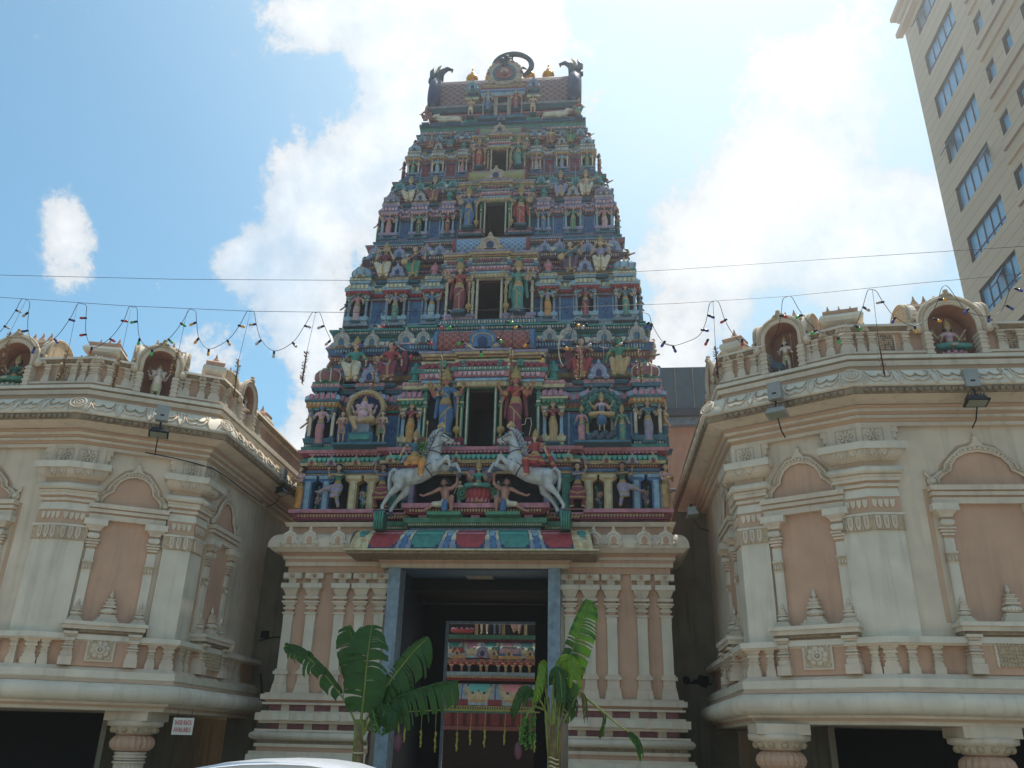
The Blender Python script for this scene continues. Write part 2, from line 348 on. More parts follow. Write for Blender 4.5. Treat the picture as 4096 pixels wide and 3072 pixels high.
# crouching bearer, one knee raised, one arm up
tmpl('crouching_bearer',
   [((0,0,.34),(-.02,-.02,.50),.13,.11,0),((-.02,-.02,.50),(-.04,-.03,.66),.11,.14,0),((-.20,-.03,.72),(.12,-.03,.74),.06,.06,0),((-.04,-.03,.74),(-.06,-.04,.84),.05,.045,0)]
   +head((-.08,-.06,.91),1.35,gold=False)+[((-.05,.03,.97),(.05,.05,.90),.11,.09,4)]
   +[((.14,-.03,.74),(.30,-.04,.88),.065,.05,0),((.30,-.04,.88),(.30,-.04,1.12),.05,.035,0),((.30,-.05,1.12),(.28,-.06,1.17),.04,.04,0)]
   +[((-.22,-.03,.72),(-.42,-.08,.60),.062,.048,0),((-.42,-.08,.60),(-.66,-.12,.50),.046,.032,0),((-.66,-.12,.50),(-.74,-.14,.53),.035,.03,0)]
   +[((.07,-.02,.30),(.20,-.24,.42),.10,.08,0),((.20,-.24,.42),(.19,-.18,.10),.075,.045,0),((.19,-.18,.06),(.17,-.30,.03),.045,.035,0)]
   +[((-.07,-.02,.28),(-.34,-.10,.26),.11,.08,2),((-.34,-.10,.26),(-.60,-.08,.08),.07,.045,0),((-.60,-.08,.08),(-.72,-.12,.05),.04,.03,0)]
   +[((0,-.12,.32),(0,-.20,.08),.08,.10,1),((-.03,0,.33),(.05,0,.33),.14,.13,2)],
   [],lambda C,i:i,vox=.014)
# cross-legged goddess
LOTQ=[(tuple(Vector(a)-Vector((0,0,.40))),tuple(Vector(b)-Vector((0,0,.40))),ra,rb,mm) for a,b,ra,rb,mm in
   torso()+head(HIC)+arm(1,(.22,.03,.72),(.30,-.03,.84),0)+arm(-1,(-.22,.03,.72),(-.30,-.03,.84),0)+arm(1,(.19,-.02,.64),(.215,-.13,.62),1)+arm(-1,(-.19,-.02,.64),(-.215,-.13,.68),1)]
LOTQ+=[((.07,0,.10),(.28,-.14,.07),.09,.07,2),((.28,-.14,.07),(-.02,-.24,.05),.065,.045,2),((-.07,0,.10),(-.28,-.14,.07),.09,.07,2),((-.28,-.14,.07),(.02,-.22,.09),.065,.045,2),((.0,-.26,.06),(-.08,-.27,.055),.03,.025,0)]
tmpl('cross_legged',LOTQ,[],lambda C,i:i)
# elephant-headed, standing and seated (sits on a stool)
def eleph(dz,dy=0):
    z=.83-dz
    return [((0,dy-.0,z),(0,dy-.02,z+.03),.10,.10,0),((0,dy-.09,z-.02),(.01,dy-.13,z-.12),.05,.042,0),((.01,dy-.13,z-.12),(.02,dy-.15,z-.24),.04,.03,0),((.02,dy-.15,z-.24),(.10,dy-.17,z-.29),.03,.022,0),
       ((.05,dy-.10,z-.06),(.07,dy-.15,z-.10),.014,.008,5),((-.05,dy-.10,z-.06),(-.07,dy-.15,z-.10),.014,.008,5)]+\
       [((k*.10,dy+.01,z+.0),(k*.17,dy+.01,z+.02),.05,.055,0) for k in (-1,1)]+[((k*.12,dy+.0,z-.06),(k*.15,dy+.0,z-.07),.05,.04,0) for k in (-1,1)]+\
       [((k*.045,dy-.085,z+.03),(k*.05,dy-.08,z+.03),-.013,-.013,4) for k in (-1,1)]
def belly(dz): return [((0,-.03,.50-dz),(0,-.05,.60-dz),.135,.13,0),((0,0,.68-dz),(0,0,.70-dz),.11,.10,0),((-.1,0,.72-dz),(.1,0,.72-dz),.05,.05,0),((0,-.0,.66-dz),(0,-.01,.665-dz),.135,.13,3)]
E4=lambda dz:arm(1,(.23,.03,.66-dz),(.29,-.02,.80-dz),0,.036,(.12,0,.73-dz))+arm(-1,(-.23,.03,.66-dz),(-.29,-.02,.80-dz),0,.036,(-.12,0,.73-dz))+arm(1,(.2,-.03,.58-dz),(.21,-.15,.56-dz),0,.036,(.12,0,.72-dz))+arm(-1,(-.2,-.03,.58-dz),(-.2,-.15,.62-dz),0,.036,(-.12,0,.72-dz))
tmpl('elephant_headed_standing',belly(0)+eleph(0)+E4(0)+legs([((.07,0,.42),(.09,-.02,.24),(.08,0,.05),(.09,-.07,.03)),((-.07,0,.42),(-.09,-.02,.24),(-.08,0,.05),(-.09,-.07,.03))],.07,0),
   [([(0,-.01,.20,.14,.11),(0,-.01,.32,.15,.12),(0,-.02,.46,.14,.12)],.05,12)],lambda C,i:i)
tmpl('elephant_headed_seated',belly(.12)+eleph(.12)+E4(.12)+[((.08,-.02,.33),(.24,-.18,.33),.10,.085,2),((.24,-.18,.33),(.05,-.26,.27),.075,.05,2),((.05,-.26,.27),(-.02,-.28,.26),.03,.025,0),((-.08,-.02,.33),(-.22,-.18,.33),.10,.08,2),((-.22,-.18,.33),(-.10,-.2,.08),.075,.05,2),((-.10,-.2,.08),(-.10,-.27,.05),.03,.025,0)],
   [],lambda C,i:i)
# riders
tmpl('rider',[(tuple(Vector(a)-Vector((0,0,.22))),tuple(Vector(b)-Vector((0,0,.22))),ra,rb,mm) for a,b,ra,rb,mm in torso(fem=False,w=1.1)+head(HIC)]
   +arm(1,(.24,-.04,.50),(.30,-.12,.40),1,.036,(.125,0,.58))+arm(-1,(-.22,-.02,.50),(-.30,-.03,.32),1,.036,(-.125,0,.58))
   +[((.06,-.02,.30),(.12,-.20,.20),.10,.085,2),((.12,-.20,.20),(.10,-.17,-.06),.08,.055,2),((.10,-.17,-.10),(.14,-.24,-.13),.035,.028,0),((.1,-.17,-.07),(.1,-.17,-.05),.05,.05,3),((-.07,.02,.28),(-.14,.08,.18),.08,.06,2)],
   [([(0.02,-.06,.12,.10,.09),(.01,-.04,.22,.12,.11),(0,0,.34,.10,.09)],.06,12)],fanpaint)
# -- crowns and hair
def latheme(name,prof,mats,n=12,flute=0,**k):
    g=G(); 
    for pr,m in zip(prof,mats): g.lathe(pr,m,n=n,flute=flute,**k)
    return g.mesh(name)
CROWN=latheme('crown_mesh',[[(.070,-.01),(.078,.02),(.066,.035),(.072,.055),(.058,.075),(.062,.095),(.044,.11),(.048,.125),(.028,.14),(.032,.155),(.012,.17),(.014,.185),(.002,.20)]],[GOLD],10)
CROWNB=latheme('tall_crown_mesh',[[(.076,-.01),(.092,.03),(.076,.045),(.088,.075),(.070,.095),(.078,.125),(.056,.145),(.062,.175),(.038,.195),(.044,.22),(.018,.24),(.022,.265),(.002,.29)]],[GOLD],10)
BUN=latheme('hair_bun_mesh',[[(.058,-.02),(.062,.0),(.055,.03),(.03,.045),(.038,.06),(.03,.085),(.004,.10)]],[HAIR],10)
TURB=latheme('headband_mesh',[[(.064,-.005),(.07,.01),(.066,.025),(.058,.04),(.03,.055),(.002,.06)]],[GOLD],10)
def clubme():
    g=G(); g.lathe([(.004,.56),(.018,.55),(.014,.50),(.02,.12),(.03,.115),(.02,.11),(.05,.10),(.062,.07),(.062,.04),(.05,.01),(.02,0),(.016,-.06),(.004,-.08)],GOLD,n=10); return g.mesh('club_mesh')
CLUB=clubme()
def flameme():
    g=G(); pts=[(-.10,0)]
    for i in range(7): a=-1+2*i/6; pts+= [(a*.125,.10+.24*(1-a*a)),(a*.125+.010,.05+.20*(1-a*a))]
    g.ext([(.10,0)]+[(a,b) for a,b in pts[::-1][:-1]]+[(-.10,0)],.0,.012,RED); return g.mesh('flame_halo_mesh')
FLAME=flameme()
def halofeat():
    g=G()
    for k in (-1,1):
        g.ball((k*.275,-.05,.915),.016,GOLD,6,sz=2.2)
        g.tube([(k*.27,-.04,.87),(k*.275,-.05,.93)],.006,GOLD,4)
        fingers(g,(k*.268,-.035,.875),(0,0,1),SKIN)
    return g.mesh('held_emblems_mesh')
EMBL=halofeat()
def vina():
    g=G(); g.tube([(-.16,-.20,.40),(.30,-.20,.76)],[.016,.012],OCH,6); g.ball((-.18,-.20,.385),.075,OCH,10,sy=.6); g.ball((.31,-.2,.77),.03,BROWN,6)
    for i in range(5): t=.25+.14*i; g.ball((-.16+.46*t,-.22,.40+.36*t),.012,BROWN,5)
    return g.mesh('lute_mesh')
VINA=vina()
def flutem():
    g=G(); g.tube([(-.26,-.19,.62),(.12,-.16,.75)],.012,YEL,6); return g.mesh('flute_mesh')
FLUTE=flutem()
def swordm():
    g=G(); g.tube([(-.22,-.15,.44),(-.26,-.16,.42)],.016,GOLD,6); g.box(-.02,.34,-.012,.0,-.016,.016,GREYB,Matrix.Translation((-.24,-.16,.43))@Matrix.Rotation(.35,4,'Y')); return g.mesh('sword_mesh')
SWORD=swordm()
def bowm():
    g=G(); a=[(.40-.13*math.cos(t),-.17,.60+.36*math.sin(t)) for t in [i*.25-1.25 for i in range(11)]]
    a=[(.27+.12*math.cos(t),-.17,.60+.36*math.sin(t)) for t in [i*.25-1.25 for i in range(11)]]
    g.tube(a,.012,CRM,5); g.tube([a[0],(-.08,-.17,.62),a[-1]],.003,CRM,4); g.tube([(-.1,-.17,.62),(.42,-.17,.60)],.005,CRM,4); return g.mesh('bow_mesh')
BOW=bowm()
def trid():
    g=G(); g.tube([(.26,-.14,.02),(.26,-.14,1.0)],.008,GREYB,5)
    for k in (-1,0,1): g.tube([(.26,-.14,.95),(.26+k*.04,-.14,1.0),(.26+k*.04,-.14,1.10)],[.008,.008,.003],GREYB,4)
    return g.mesh('trident_mesh')
TRID=trid()
def garlm():
    g=G(); g.tube([(.055*math.sin(a),-.14-.03*math.cos(a*.5),.53+.16*math.cos(a)) for a in [i*2*PI/14 for i in range(14)]],.018,PINK,6,close=True); return g.mesh('garland_mesh')
GARL=garlm()
def potm():
    g=G(); g.lathe([(.02,-.03),(.05,0),(.05,.02),(.028,.04),(.034,.05)],GOLD,(0,-.22,.655),10); return g.mesh('offering_pot_mesh')
POT=potm()
def staffm():
    g=G(); g.tube([(.2,-.10,.0),(.2,-.10,1.05)],.01,GOLD,5); g.ball((.2,-.1,1.08),.03,GOLD,6,sy=.4,sz=1.8); return g.mesh('spear_mesh')
SPEAR=staffm()
def plate(w=.15,m=TEALD):
    g=G(); g.box(-w,w,-.13,.10,-.028,0,m); g.box(-w*.85,w*.85,-.11,.10,-.05,-.0279,m); return g.mesh('foot_plate_mesh')
PLATE=plate()
ACC={'crown':(CROWN,(0,0,.965)),'tallcrown':(CROWNB,(0,0,.965)),'bun':(BUN,(0,.005,.965)),'band':(TURB,(0,0,.965)),'club':(CLUB,(.22,-.12,.0)),'flames':(FLAME,(0,.05,1.0)),'emblems':(EMBL,(0,0,0)),
 'lute':(VINA,(0,0,0)),'flute':(FLUTE,(0,0,0)),'sword':(SWORD,(0,0,0)),'bow':(BOW,(0,0,0)),'trident':(TRID,(0,0,0)),'garland':(GARL,(0,0,0)),'pot':(POT,(0,0,0)),'spear':(SPEAR,(0,0,0)),'plate':(PLATE,(0,0,0))}
NAMES={'tallcrown':'crown','bun':'hair','band':'headdress','flames':'flame_halo','emblems':'held_emblem','plate':'foot_plate'}
HEADZ={'seat':.815,'lotus':.565,'stand':.965,'dance':.945,'rider':.745,'el':.90,'elseat':.79}
def statue(t,loc,h,cols,label,acc=('crown','plate'),rz=0,mir=False,kind='stand',group=None,cat='statue',name='temple_statue'):
    "h: height of the figure without its crown; cols: skin, upper cloth, lower cloth"
    H={'seat':.85,'lotus':.60,'rider':.78}.get(kind,1.0)
    s=h/H; root=thing(name,label,cat,loc,rz,group)
    Mx=root.matrix_basis@Matrix.Diagonal((-s if mir else s,s,s,1))
    c=list(cols)+[GOLD,HAIR,WHITE][len(cols)-3:] if len(cols)>3 else list(cols)+[GOLD,HAIR,WHITE]
    put('figure',TP[t],root,M=Mx,mats=c)
    for a in acc:
        me,o=ACC[a]; o=Vector(o)
        if a in('crown','tallcrown','bun','band','flames'): o=Vector((o.x,o.y,o.z-.965+HEADZ[kind]))
        put(NAMES.get(a,a),me,root,M=Mx@Matrix.Translation(o))
    return root
# ------------------------------------------------------------------ gateway tower
def kudume():
    g=G()
    h=[(0,1.0),(.045,.95),(.075,.88),(.05,.82),(.11,.78),(.10,.72),(.22,.69),(.33,.58),(.37,.42),(.34,.29),(.43,.24),(.50,.14),(.46,.03),(.36,0),(.25,.03),(.2,.12),(.16,.10)]
    poly=[(-a,b) for a,b in h]+[(a,b) for a,b in h[::-1][:-1]]   # ccw seen from -y
    g.ext(poly,-.13,.02,SKIN)
    inn=[(-.11,.12),(.11,.12),(.14,.25),(.13,.38),(.07,.46),(0,.50),(-.07,.46),(-.13,.38),(-.14,.25)]
    g.ext(inn,-.155,-.10,NAVY)
    for r,m in ((.0,OCH),):
        pt=[(math.sin(a)*.29,-.14,.36+.26*math.cos(a)) for a in [(-2.0+4.0*i/12) for i in range(13)]]
        g.tube(pt,.022,OCH,5)
    for k in (-1,1): g.lathe([(.085,0),(.085,.03),(.05,.045),(.05,.06),(.0,.07)],OCH,n=10,T=Matrix.Translation((k*.36,-.12,.13))@Matrix.Rotation(PI/2,4,'X'))
    g.lathe([(.05,0),(.05,.03),(.0,.05)],OCH,n=8,T=Matrix.Translation((0,-.12,.83))@Matrix.Rotation(PI/2,4,'X'))
    return g.mesh('arch_ornament_mesh')
KUDU=kudume()
def kudu(parent,x,y,z,h,c,rz=0,inner=NAVY,acc=OCH,w=1.0):
    return put('arch_ornament',KUDU,parent,M=fr(x,y,rz,z)@Matrix.Diagonal((h*w,h,h,1)),mats=(c,inner,acc))
TW=thing('temple_gateway_tower','tall tapering pyramid gateway tower crowded with painted tiers, statues and a barrel roof','tower',(0,0,0))
YB=4.2
# --- plaster gate building under the painted tiers
def part(g,name,parent=TW): return g.build(name,parent)
BW=4.0
bp=[(-BW,YB),(-BW,0),(-1.95,0)]; bpr=[(1.95,0),(BW,0),(BW,YB)]
g=G()
for q in (bp,bpr): g.sweep(q,[(0,0),(0,5.95)],PEACH)
g.box(-1.96,1.96,-.02,YB,5.03,5.95,CREAM)
for k in (-1,1): a,b=sorted((k*1.79,k*1.97)); g.box(a,b,-.01,3.2,0,5.0,CREAM)
part(g,'gate_wall')
for q,nm in ((bp,'a'),(bpr,'b')):
    g=G()
    layers(g,q,[(0,1.30,.34,.34,WHITE),(1.30,1.36,.31,.31,CREAM),(1.36,1.44,.20,.20,PEACH),(1.44,1.50,.24,.24,CREAM),(1.50,1.56,.2,.2,CREAMD),
     (1.56,1.72,.22,.34,WHITE,'roll'),(1.72,1.76,.26,.26,CREAM),(1.76,1.87,.08,.08,BROWN,'post',CREAM,.47),(1.87,1.92,.22,.22,CREAM),(1.92,2.06,.28,.28,CREAM,'block',WHITE,.47),
     (2.06,2.1,.2,.2,CREAM),(2.10,2.22,.08,.08,BROWN,'post',CREAM,.47),(2.22,2.26,.2,.2,CREAM),(2.26,2.31,.14,.16,PEACH),(2.31,2.41,.24,.24,CREAM),(2.41,2.44,.18,.18,CREAM)])
    part(g,'plinth_moulding')
    g=G()
    layers(g,q,[(4.87,5.0,.06,.06,PEACH),(5.0,5.08,.12,.12,CREAM),(5.08,5.14,.12,.14,PEACH),(5.14,5.2,.17,.17,CREAM),(5.2,5.26,.17,.24,PEACH),(5.26,5.34,.33,.42,CREAM),
     (5.34,5.38,.44,.44,WHITE),(5.38,5.66,.44,.20,CREAM,'quart'),(5.66,5.84,.10,.10,PEACH),(5.84,5.93,.18,.22,CREAM)])
    part(g,'cornice_moulding')
def gatepilaster(x):
    g=G()
    def b(z0,z1,w,d,m=CREAM,t=0): g.box(x-w,x+w,-d,.03,z0,z1,m,None,t,t)
    b(2.43,2.62,.17,.12,t=.03); b(2.62,2.66,.13,.1); b(2.66,2.80,.12,.09); b(2.80,2.86,.16,.12); b(2.86,2.90,.13,.1)
    b(2.90,3.87,.10,.075,WHITE); b(3.87,4.0,.104,.08,WHITE)
    b(4.0,4.04,.13,.1);b(4.04,4.10,.085,.07,PEACH);b(4.1,4.14,.12,.09);b(4.14,4.19,.085,.07);b(4.19,4.23,.13,.1);b(4.23,4.27,.16,.13);b(4.27,4.31,.10,.08,PEACH)
    b(4.31,4.37,.15,.13);b(4.37,4.53,.10,.08,t=-.07);b(4.53,4.63,.20,.18,WHITE);b(4.63,4.73,.08,.07,CREAM)
    b(4.73,4.86,.20,.10,CREAM)
    for k in (-1,1): g.box(x+k*.14-.055,x+k*.14+.055,-.125,-.09,4.745,4.85,WHITE)
    g.lathe([(.04,0),(.04,.03),(0,.035)],PEACH,n=10,T=Matrix.Translation((x,-.10,4.795))@Matrix.Rotation(PI/2,4,'X'))
    part(g,'pilaster')
for k in (-1,1):
    for x in (3.93,3.45,2.84,2.40,1.99): gatepilaster(k*x)
for k in (-1,1):
    for x in (3.97,3.53,2.91): kudu(TW,k*x,-.42,5.36,.42,WHITE,inner=PEACH,acc=CREAM)
kudu(TW,2.50,-.42,5.36,.42,WHITE,inner=PEACH,acc=CREAM)
# --- porch: blue jambs, ceiling, side walls, inner frame
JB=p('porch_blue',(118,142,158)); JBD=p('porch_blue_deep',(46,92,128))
g=G(); 
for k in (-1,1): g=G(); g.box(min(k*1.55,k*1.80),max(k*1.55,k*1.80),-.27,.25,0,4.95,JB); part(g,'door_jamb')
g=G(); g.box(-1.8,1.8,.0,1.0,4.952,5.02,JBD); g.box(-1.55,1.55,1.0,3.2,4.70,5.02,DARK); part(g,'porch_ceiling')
g=G(); g.box(-.30,.30,.55,.95,4.93,4.948,GREYB)
for i in range(6): g.box(-.27,.27,.58+.06*i,.60+.06*i,4.918,4.929,STONE)
part(g,'ceiling_vent')
g=G()
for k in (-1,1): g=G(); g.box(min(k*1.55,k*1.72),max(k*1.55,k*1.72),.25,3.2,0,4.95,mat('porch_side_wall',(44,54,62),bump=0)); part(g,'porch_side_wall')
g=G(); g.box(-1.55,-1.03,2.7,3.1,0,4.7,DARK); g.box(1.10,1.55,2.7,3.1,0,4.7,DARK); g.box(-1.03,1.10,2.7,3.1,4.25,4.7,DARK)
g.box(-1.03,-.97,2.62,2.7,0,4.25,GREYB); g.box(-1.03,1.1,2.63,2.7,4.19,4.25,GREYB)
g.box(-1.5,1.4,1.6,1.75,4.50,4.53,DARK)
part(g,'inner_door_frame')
g=G()
layers(g,[(-1.95,.05),(-1.95,-.22),(1.95,-.22),(1.95,.05)],[(4.951,5.03,.03,.03,CREAM),(5.03,5.09,.03,.06,PEACH),(5.09,5.16,.09,.09,CREAM),(5.16,5.22,.09,.13,PEACH)])
g.box(-2.55,2.55,-.96,.0,5.10,5.15,CREAMD); part(g,'porch_entablature')
# --- painted awning over the porch
def awning():
    g=G(); nx=260; npz=14; W=2.5
    cols=[('A',.02)]
    V=[];F=[];Ms=[]
    for i in range(nx+1):
        x=-W+2*W*i/nx
        for j in range(npz+1):
            t=PI/2*j/npz; y=-.42-.58*math.cos(t)**1.0; z=5.16+.53*math.sin(t)
            if j==0: y=-1.0
            V.append((x*(1-.045*math.sin(t)),y,z))
    def col(x,t):
        if abs(x)>2.12:
            dx=(abs(x)-2.33)/.10; dt=(t-.55)/.2
            if dx*dx+dt*dt<1: return TEAL
            r=math.sin(x*34)+math.sin(t*22+x*9); return YEL if r>-.2 else OCH
        lean=(.10*(t-.5))*(1 if x>0 else -1) if abs(x)>.36 else 0
        u=abs(x+lean); P=.90; q=(u+P/2)%P-P/2; idx=int((u+P/2)//P); a=abs(q)
        wob=.02*math.sin(t*PI)
        if a<.275+wob*1.5 and t>.08+.12*(a/.28)**6: 
            return (RED if idx%2==0 else TEAL) if not(.52<t<.60 or .74<t<.8) else (PINK if idx%2==0 else mat('pale_teal',(96,176,160)))  # paler bands paint highlights across each lobe
        if a<.288+wob*1.5: return NAVY
        if a<.385: return (YEL if int(t*6)%2 else CRM) if t>.32 else GREYB  # grey lower third: reflection shading put into the stripe colour
        if a<.395: return NAVY
        if a<=.45: return BLUE if t<.45 else SKYB
        return SKYB
    for i in range(nx):
        for j in range(npz):
            a=i*(npz+1)+j; F.append((a,a+npz+1,a+npz+2,a+1)); Ms.append(col(-W+2*W*(i+.5)/nx,(j+.5)/npz))
    g.add(V,F,Ms,None,True)
    g.box(-2.6,2.6,-1.03,-.2,5.152,5.185,YEL); g.box(-2.42,2.42,-.46,0,5.62,5.68,CREAMD)
    pr=[(-1.0,5.185)]+[(-.42-.58*math.cos(PI/2*j/8),5.185+.50*math.sin(PI/2*j/8)) for j in range(9)]+[(-.1,5.68),(-.1,5.185)]
    for k in (-1,1):
        n=len(pr); vs=[(k*2.5-.01*k,a,b) for a,b in pr]; g.add(vs,[tuple(range(n))],CREAM)
    return g
part(awning(),'painted_awning')
# --- ledges above the awning
g=G()
layers(g,[(-1.42,.6),(-1.42,-.36),(1.42,-.36),(1.42,.6)],[(5.54,5.78,-.02,-.02,GREYB),(5.78,5.86,.04,.08,GRND,'dent',YEL,.06),(5.86,5.96,.10,.12,GRN),(5.96,6.06,-.02,-.02,DARK,'post',PINK,.62),(6.06,6.17,.05,.12,MAR,'dent',OCH,.09),(6.17,6.27,.16,.16,PINK)])
g.box(-1.42,1.42,-.36,1.,6.05,6.24,MAR); part(g,'centre_ledge')
g=G(); layers(g,[(-1.98,.3),(-1.98,-.2),(1.98,-.2),(1.98,.3)],[(5.55,5.75,.0,.0,GREYB),(5.75,5.84,.03,.05,GRND,'dent',YEL,.06),(5.84,5.93,.06,.08,GRN)])
layers(g,[(-2.2,.3),(-2.2,-.06),(2.2,-.06),(2.2,.3)],[(6.0,6.12,.0,.06,MAR,'dent',OCH,.09),(6.12,6.22,.09,.09,PINK)]); part(g,'green_ledge')
g=G(); layers(g,[(-4.0,YB),(-4.0,.05),(4.0,.05),(4.0,YB)],[(5.9,6.01,-.02,-.02,NAVY,'post',PINK,.68),(6.01,6.04,.08,.08,PINK),(6.04,6.16,.06,.16,MAR,'dent',OCH,.10),(6.16,6.24,.20,.20,PINK)])
g.box(-4.1,4.1,-.1,YB,6.02,6.2,MAR); part(g,'first_ledge')
# --- tier 1 : floral panels between T-shaped pilasters
FLO=mat('painted_panel_black',(22,26,30),rough=.5,var=.3,bump=0)
g=G(); g.sweep([(-3.95,YB),(-3.95,.16),(3.95,.16),(3.95,YB)],[(0,6.2),(0,7.6)],FLO); g.box(-3.9,3.9,.2,YB,7.45,7.6,MAR); part(g,'tier_wall')
def tpil(x,m,mt,rz=0):
    g=G(); g.box(x-.09,x+.09,-.04,.17,6.24,6.9,m); g.box(x-.055,x+.055,-.06,-.04,6.24,6.9,mt); g.box(x-.19,x+.19,-.05,.17,6.93,7.05,m); g.ext([(x-.09,6.86),(x+.09,6.86),(x+.19,6.93),(x-.19,6.93)],-.048,.17,m)
    g.box(x-.17,x+.17,-.065,-.05,6.96,7.03,mt); return part(g,'tee_pilaster')
for k in (-1,1):
    tpil(k*3.86,BLUE,SKYB); tpil(k*3.44,BLUE,SKYB); tpil(k*2.83,OCH,YEL); tpil(k*2.41,OCH,YEL); tpil(k*1.92,GRN,TEAL); tpil(k*1.50,PUR,LAV)
def flowers(x,z,w,h,cs,seed):
    g=G(); r=random.Random(seed)
    for i in range(9):
        a=x+r.uniform(-w,w)*.6; b=z+h*(i/8-.5)*1.7; g.lathe([(.03+.02*r.random(),0),(.02,.012),(.0,.014)],r.choice([GRN,TEALD,GRND]),n=6,T=Matrix.Translation((a,.155,b))@Matrix.Rotation(PI/2,4,'X')@Matrix.Diagonal((1,1.6,1,1)))
    for i in range(5):
        a=x+(r.uniform(-w,w))*.5; b=z+r.uniform(-.14,.14); c=cs[i%len(cs)]; R=.034+.010*r.random()
        for kk in range(6): g.ball((a+R*math.cos(kk*PI/3),.15,b+R*math.sin(kk*PI/3)),R*.55,c,5,sy=.3)
        g.ball((a,.14,b),R*.4,OCH,5,sy=.5)
    return part(g,'flower_painting')
for k in (-1,1):
    flowers(k*3.65,6.55,.11,.30,[PINK,ROSE],3+k); flowers(k*2.62,6.55,.11,.30,[SKYB,YEL,ROSE] if k<0 else [OCH,PINK,BLUE],5+k)
    flowers(k*1.70,6.55,.08,.28,[TEALD,SKYB],9+k)
g=G(); P1=[(-3.92,YB),(-3.92,.12),(-2.05,.12),(-2.05,-.02),(2.05,-.02),(2.05,.12),(3.92,.12),(3.92,YB)]
layers(g,P1,[(7.05,7.12,.06,.06,OCH),(7.12,7.17,.09,.09,BLUE),(7.17,7.20,.05,.05,SKYB),(7.20,7.27,.07,.11,MAR,'dent',OCH,.09),(7.27,7.34,.17,.19,YEL,'dent',OCH,.11),(7.34,7.45,.22,.13,TEAL,'petal',mat('pale_teal',(96,176,160)),.11),
  (7.45,7.49,.10,.12,BROWN),(7.49,7.55,.16,.20,MAR,'petal',PINK,.09),(7.55,7.62,.24,.26,PINK)]); part(g,'tier_cornice')
for k in (-1,1):
    for i,x in enumerate((3.82,3.37,2.80,2.30,1.98,1.62,.5)): kudu(TW,k*x,(.12 if x>2.05 else -.02)-.20,7.25,.27,[OCH,LAV][i%2] if x>.6 else OCH,inner=MAR,acc=CRM)
# --- storeys 2 to 5
def shrine(x,y,zb,f,pal,w=.36,roof=True,deep=.30,open_=True,colm=None):
    "little shrine projecting from the tier wall"
    A,B,C,D,E,F=pal; root=None; g=G()
    q=[(x-w*f,y+.2),(x-w*f,y-deep*f),(x+w*f,y-deep*f),(x+w*f,y+.2)]
    def z(a): return zb+a*f
    layers(g,q,[(z(0),z(.10),.05*f,.05*f,A),(z(.10),z(.20),-.02,-.02,B,'dent',CRM,.08*f),(z(.20),z(.31),.02,.05*f,B),
      (z(1.03),z(1.09),-.03,.0,A),(z(1.09),z(1.20),.02*f,.06*f,C,'petal',{ORG:OCH,MAR:RED,BROWN:ROSE,GRND:GRN}.get(C,YEL),.10*f),(z(1.20),z(1.25),.09*f,.09*f,B),(z(1.25),z(1.38),.10*f,.05*f,D,'block',E,.14*f)])
    g.box(x-w*f+.01,x+w*f-.01,y-deep*f+.02,y+.2,z(1.03),z(1.38),D)
    q2=[(x-w*f*.85,y+.2),(x-w*f*.85,y-deep*f*.8),(x+w*f*.85,y-deep*f*.8),(x+w*f*.85,y+.2)]
    if roof:
        layers(g,q2,[(z(1.38),z(1.52),-.05*f,-.05*f,NAVY,'post',CRM,.22*f),(z(1.52),z(1.60),.04*f,.06*f,B),(z(1.60),z(1.70),.07*f,.05*f,E,'dent',CRM,.08*f)])
        g.box(x-w*f*.8,x+w*f*.8,y-deep*f*.7,y+.2,z(1.38),z(1.69),D)
    g.box(x-w*f+.03,x+w*f-.03,y-.02,y+.1,z(.3),z(1.05),FLO)
    o=part(g,'niche_shrine')
    for k in (-1,1):
        c=G(); xx=x+k*(w-.06)*f; yy=y-deep*f+.05*f; m=colm or F
        c.box(xx-.035*f,xx+.035*f,yy-.03*f,yy+.03*f,z(.31),z(1.03),m); c.box(xx-.055*f,xx+.055*f,yy-.05*f,yy+.03*f,z(.9),z(.94),CRM); c.box(xx-.07*f,xx+.07*f,yy-.06*f,yy+.03*f,z(.98),z(1.04),B); c.box(xx-.05*f,xx+.05*f,yy-.045*f,yy+.03*f,z(.31),z(.38),B)
        c.build('column',o)
    return o
def dome(x,y,zb,f,m,rib,kc,w=.30,deep=.26):
    "barrel roofed top of a corner shrine"
    g=G(); z0=zb+1.70*f
    T=Matrix.Translation((x,y-deep*f*.3,z0))
    pr=[(.20,0),(.20,.06),(.27,.08),(.30,.17),(.29,.28),(.22,.38),(.10,.44)]
    g.lathe([(r*f*w/.30*1.1,b*f) for r,b in pr],m,n=8,T=T,sm=False,rot=PI/8)
    for i in range(8):
        a=PI/8+i*PI/4; g.tube([(r*f*w/.30*1.13*math.cos(a),r*f*w/.30*1.13*math.sin(a),b*f) for r,b in pr],.018*f,rib,4,T)
    g.box(-w*f*1.1,w*f*1.1,-deep*f*.8,deep*f*.8,.0,.05*f,GRN,T)
    o=part(g,'shrine_roof'); ko=put('arch_ornament',KUDU,o,M=fr(x,y-deep*f-.03,0,z0)@Matrix.Diagonal((.40*f*.8,.40*f,.46*f,1)),mats=(kc,NAVY,CRM)); return o
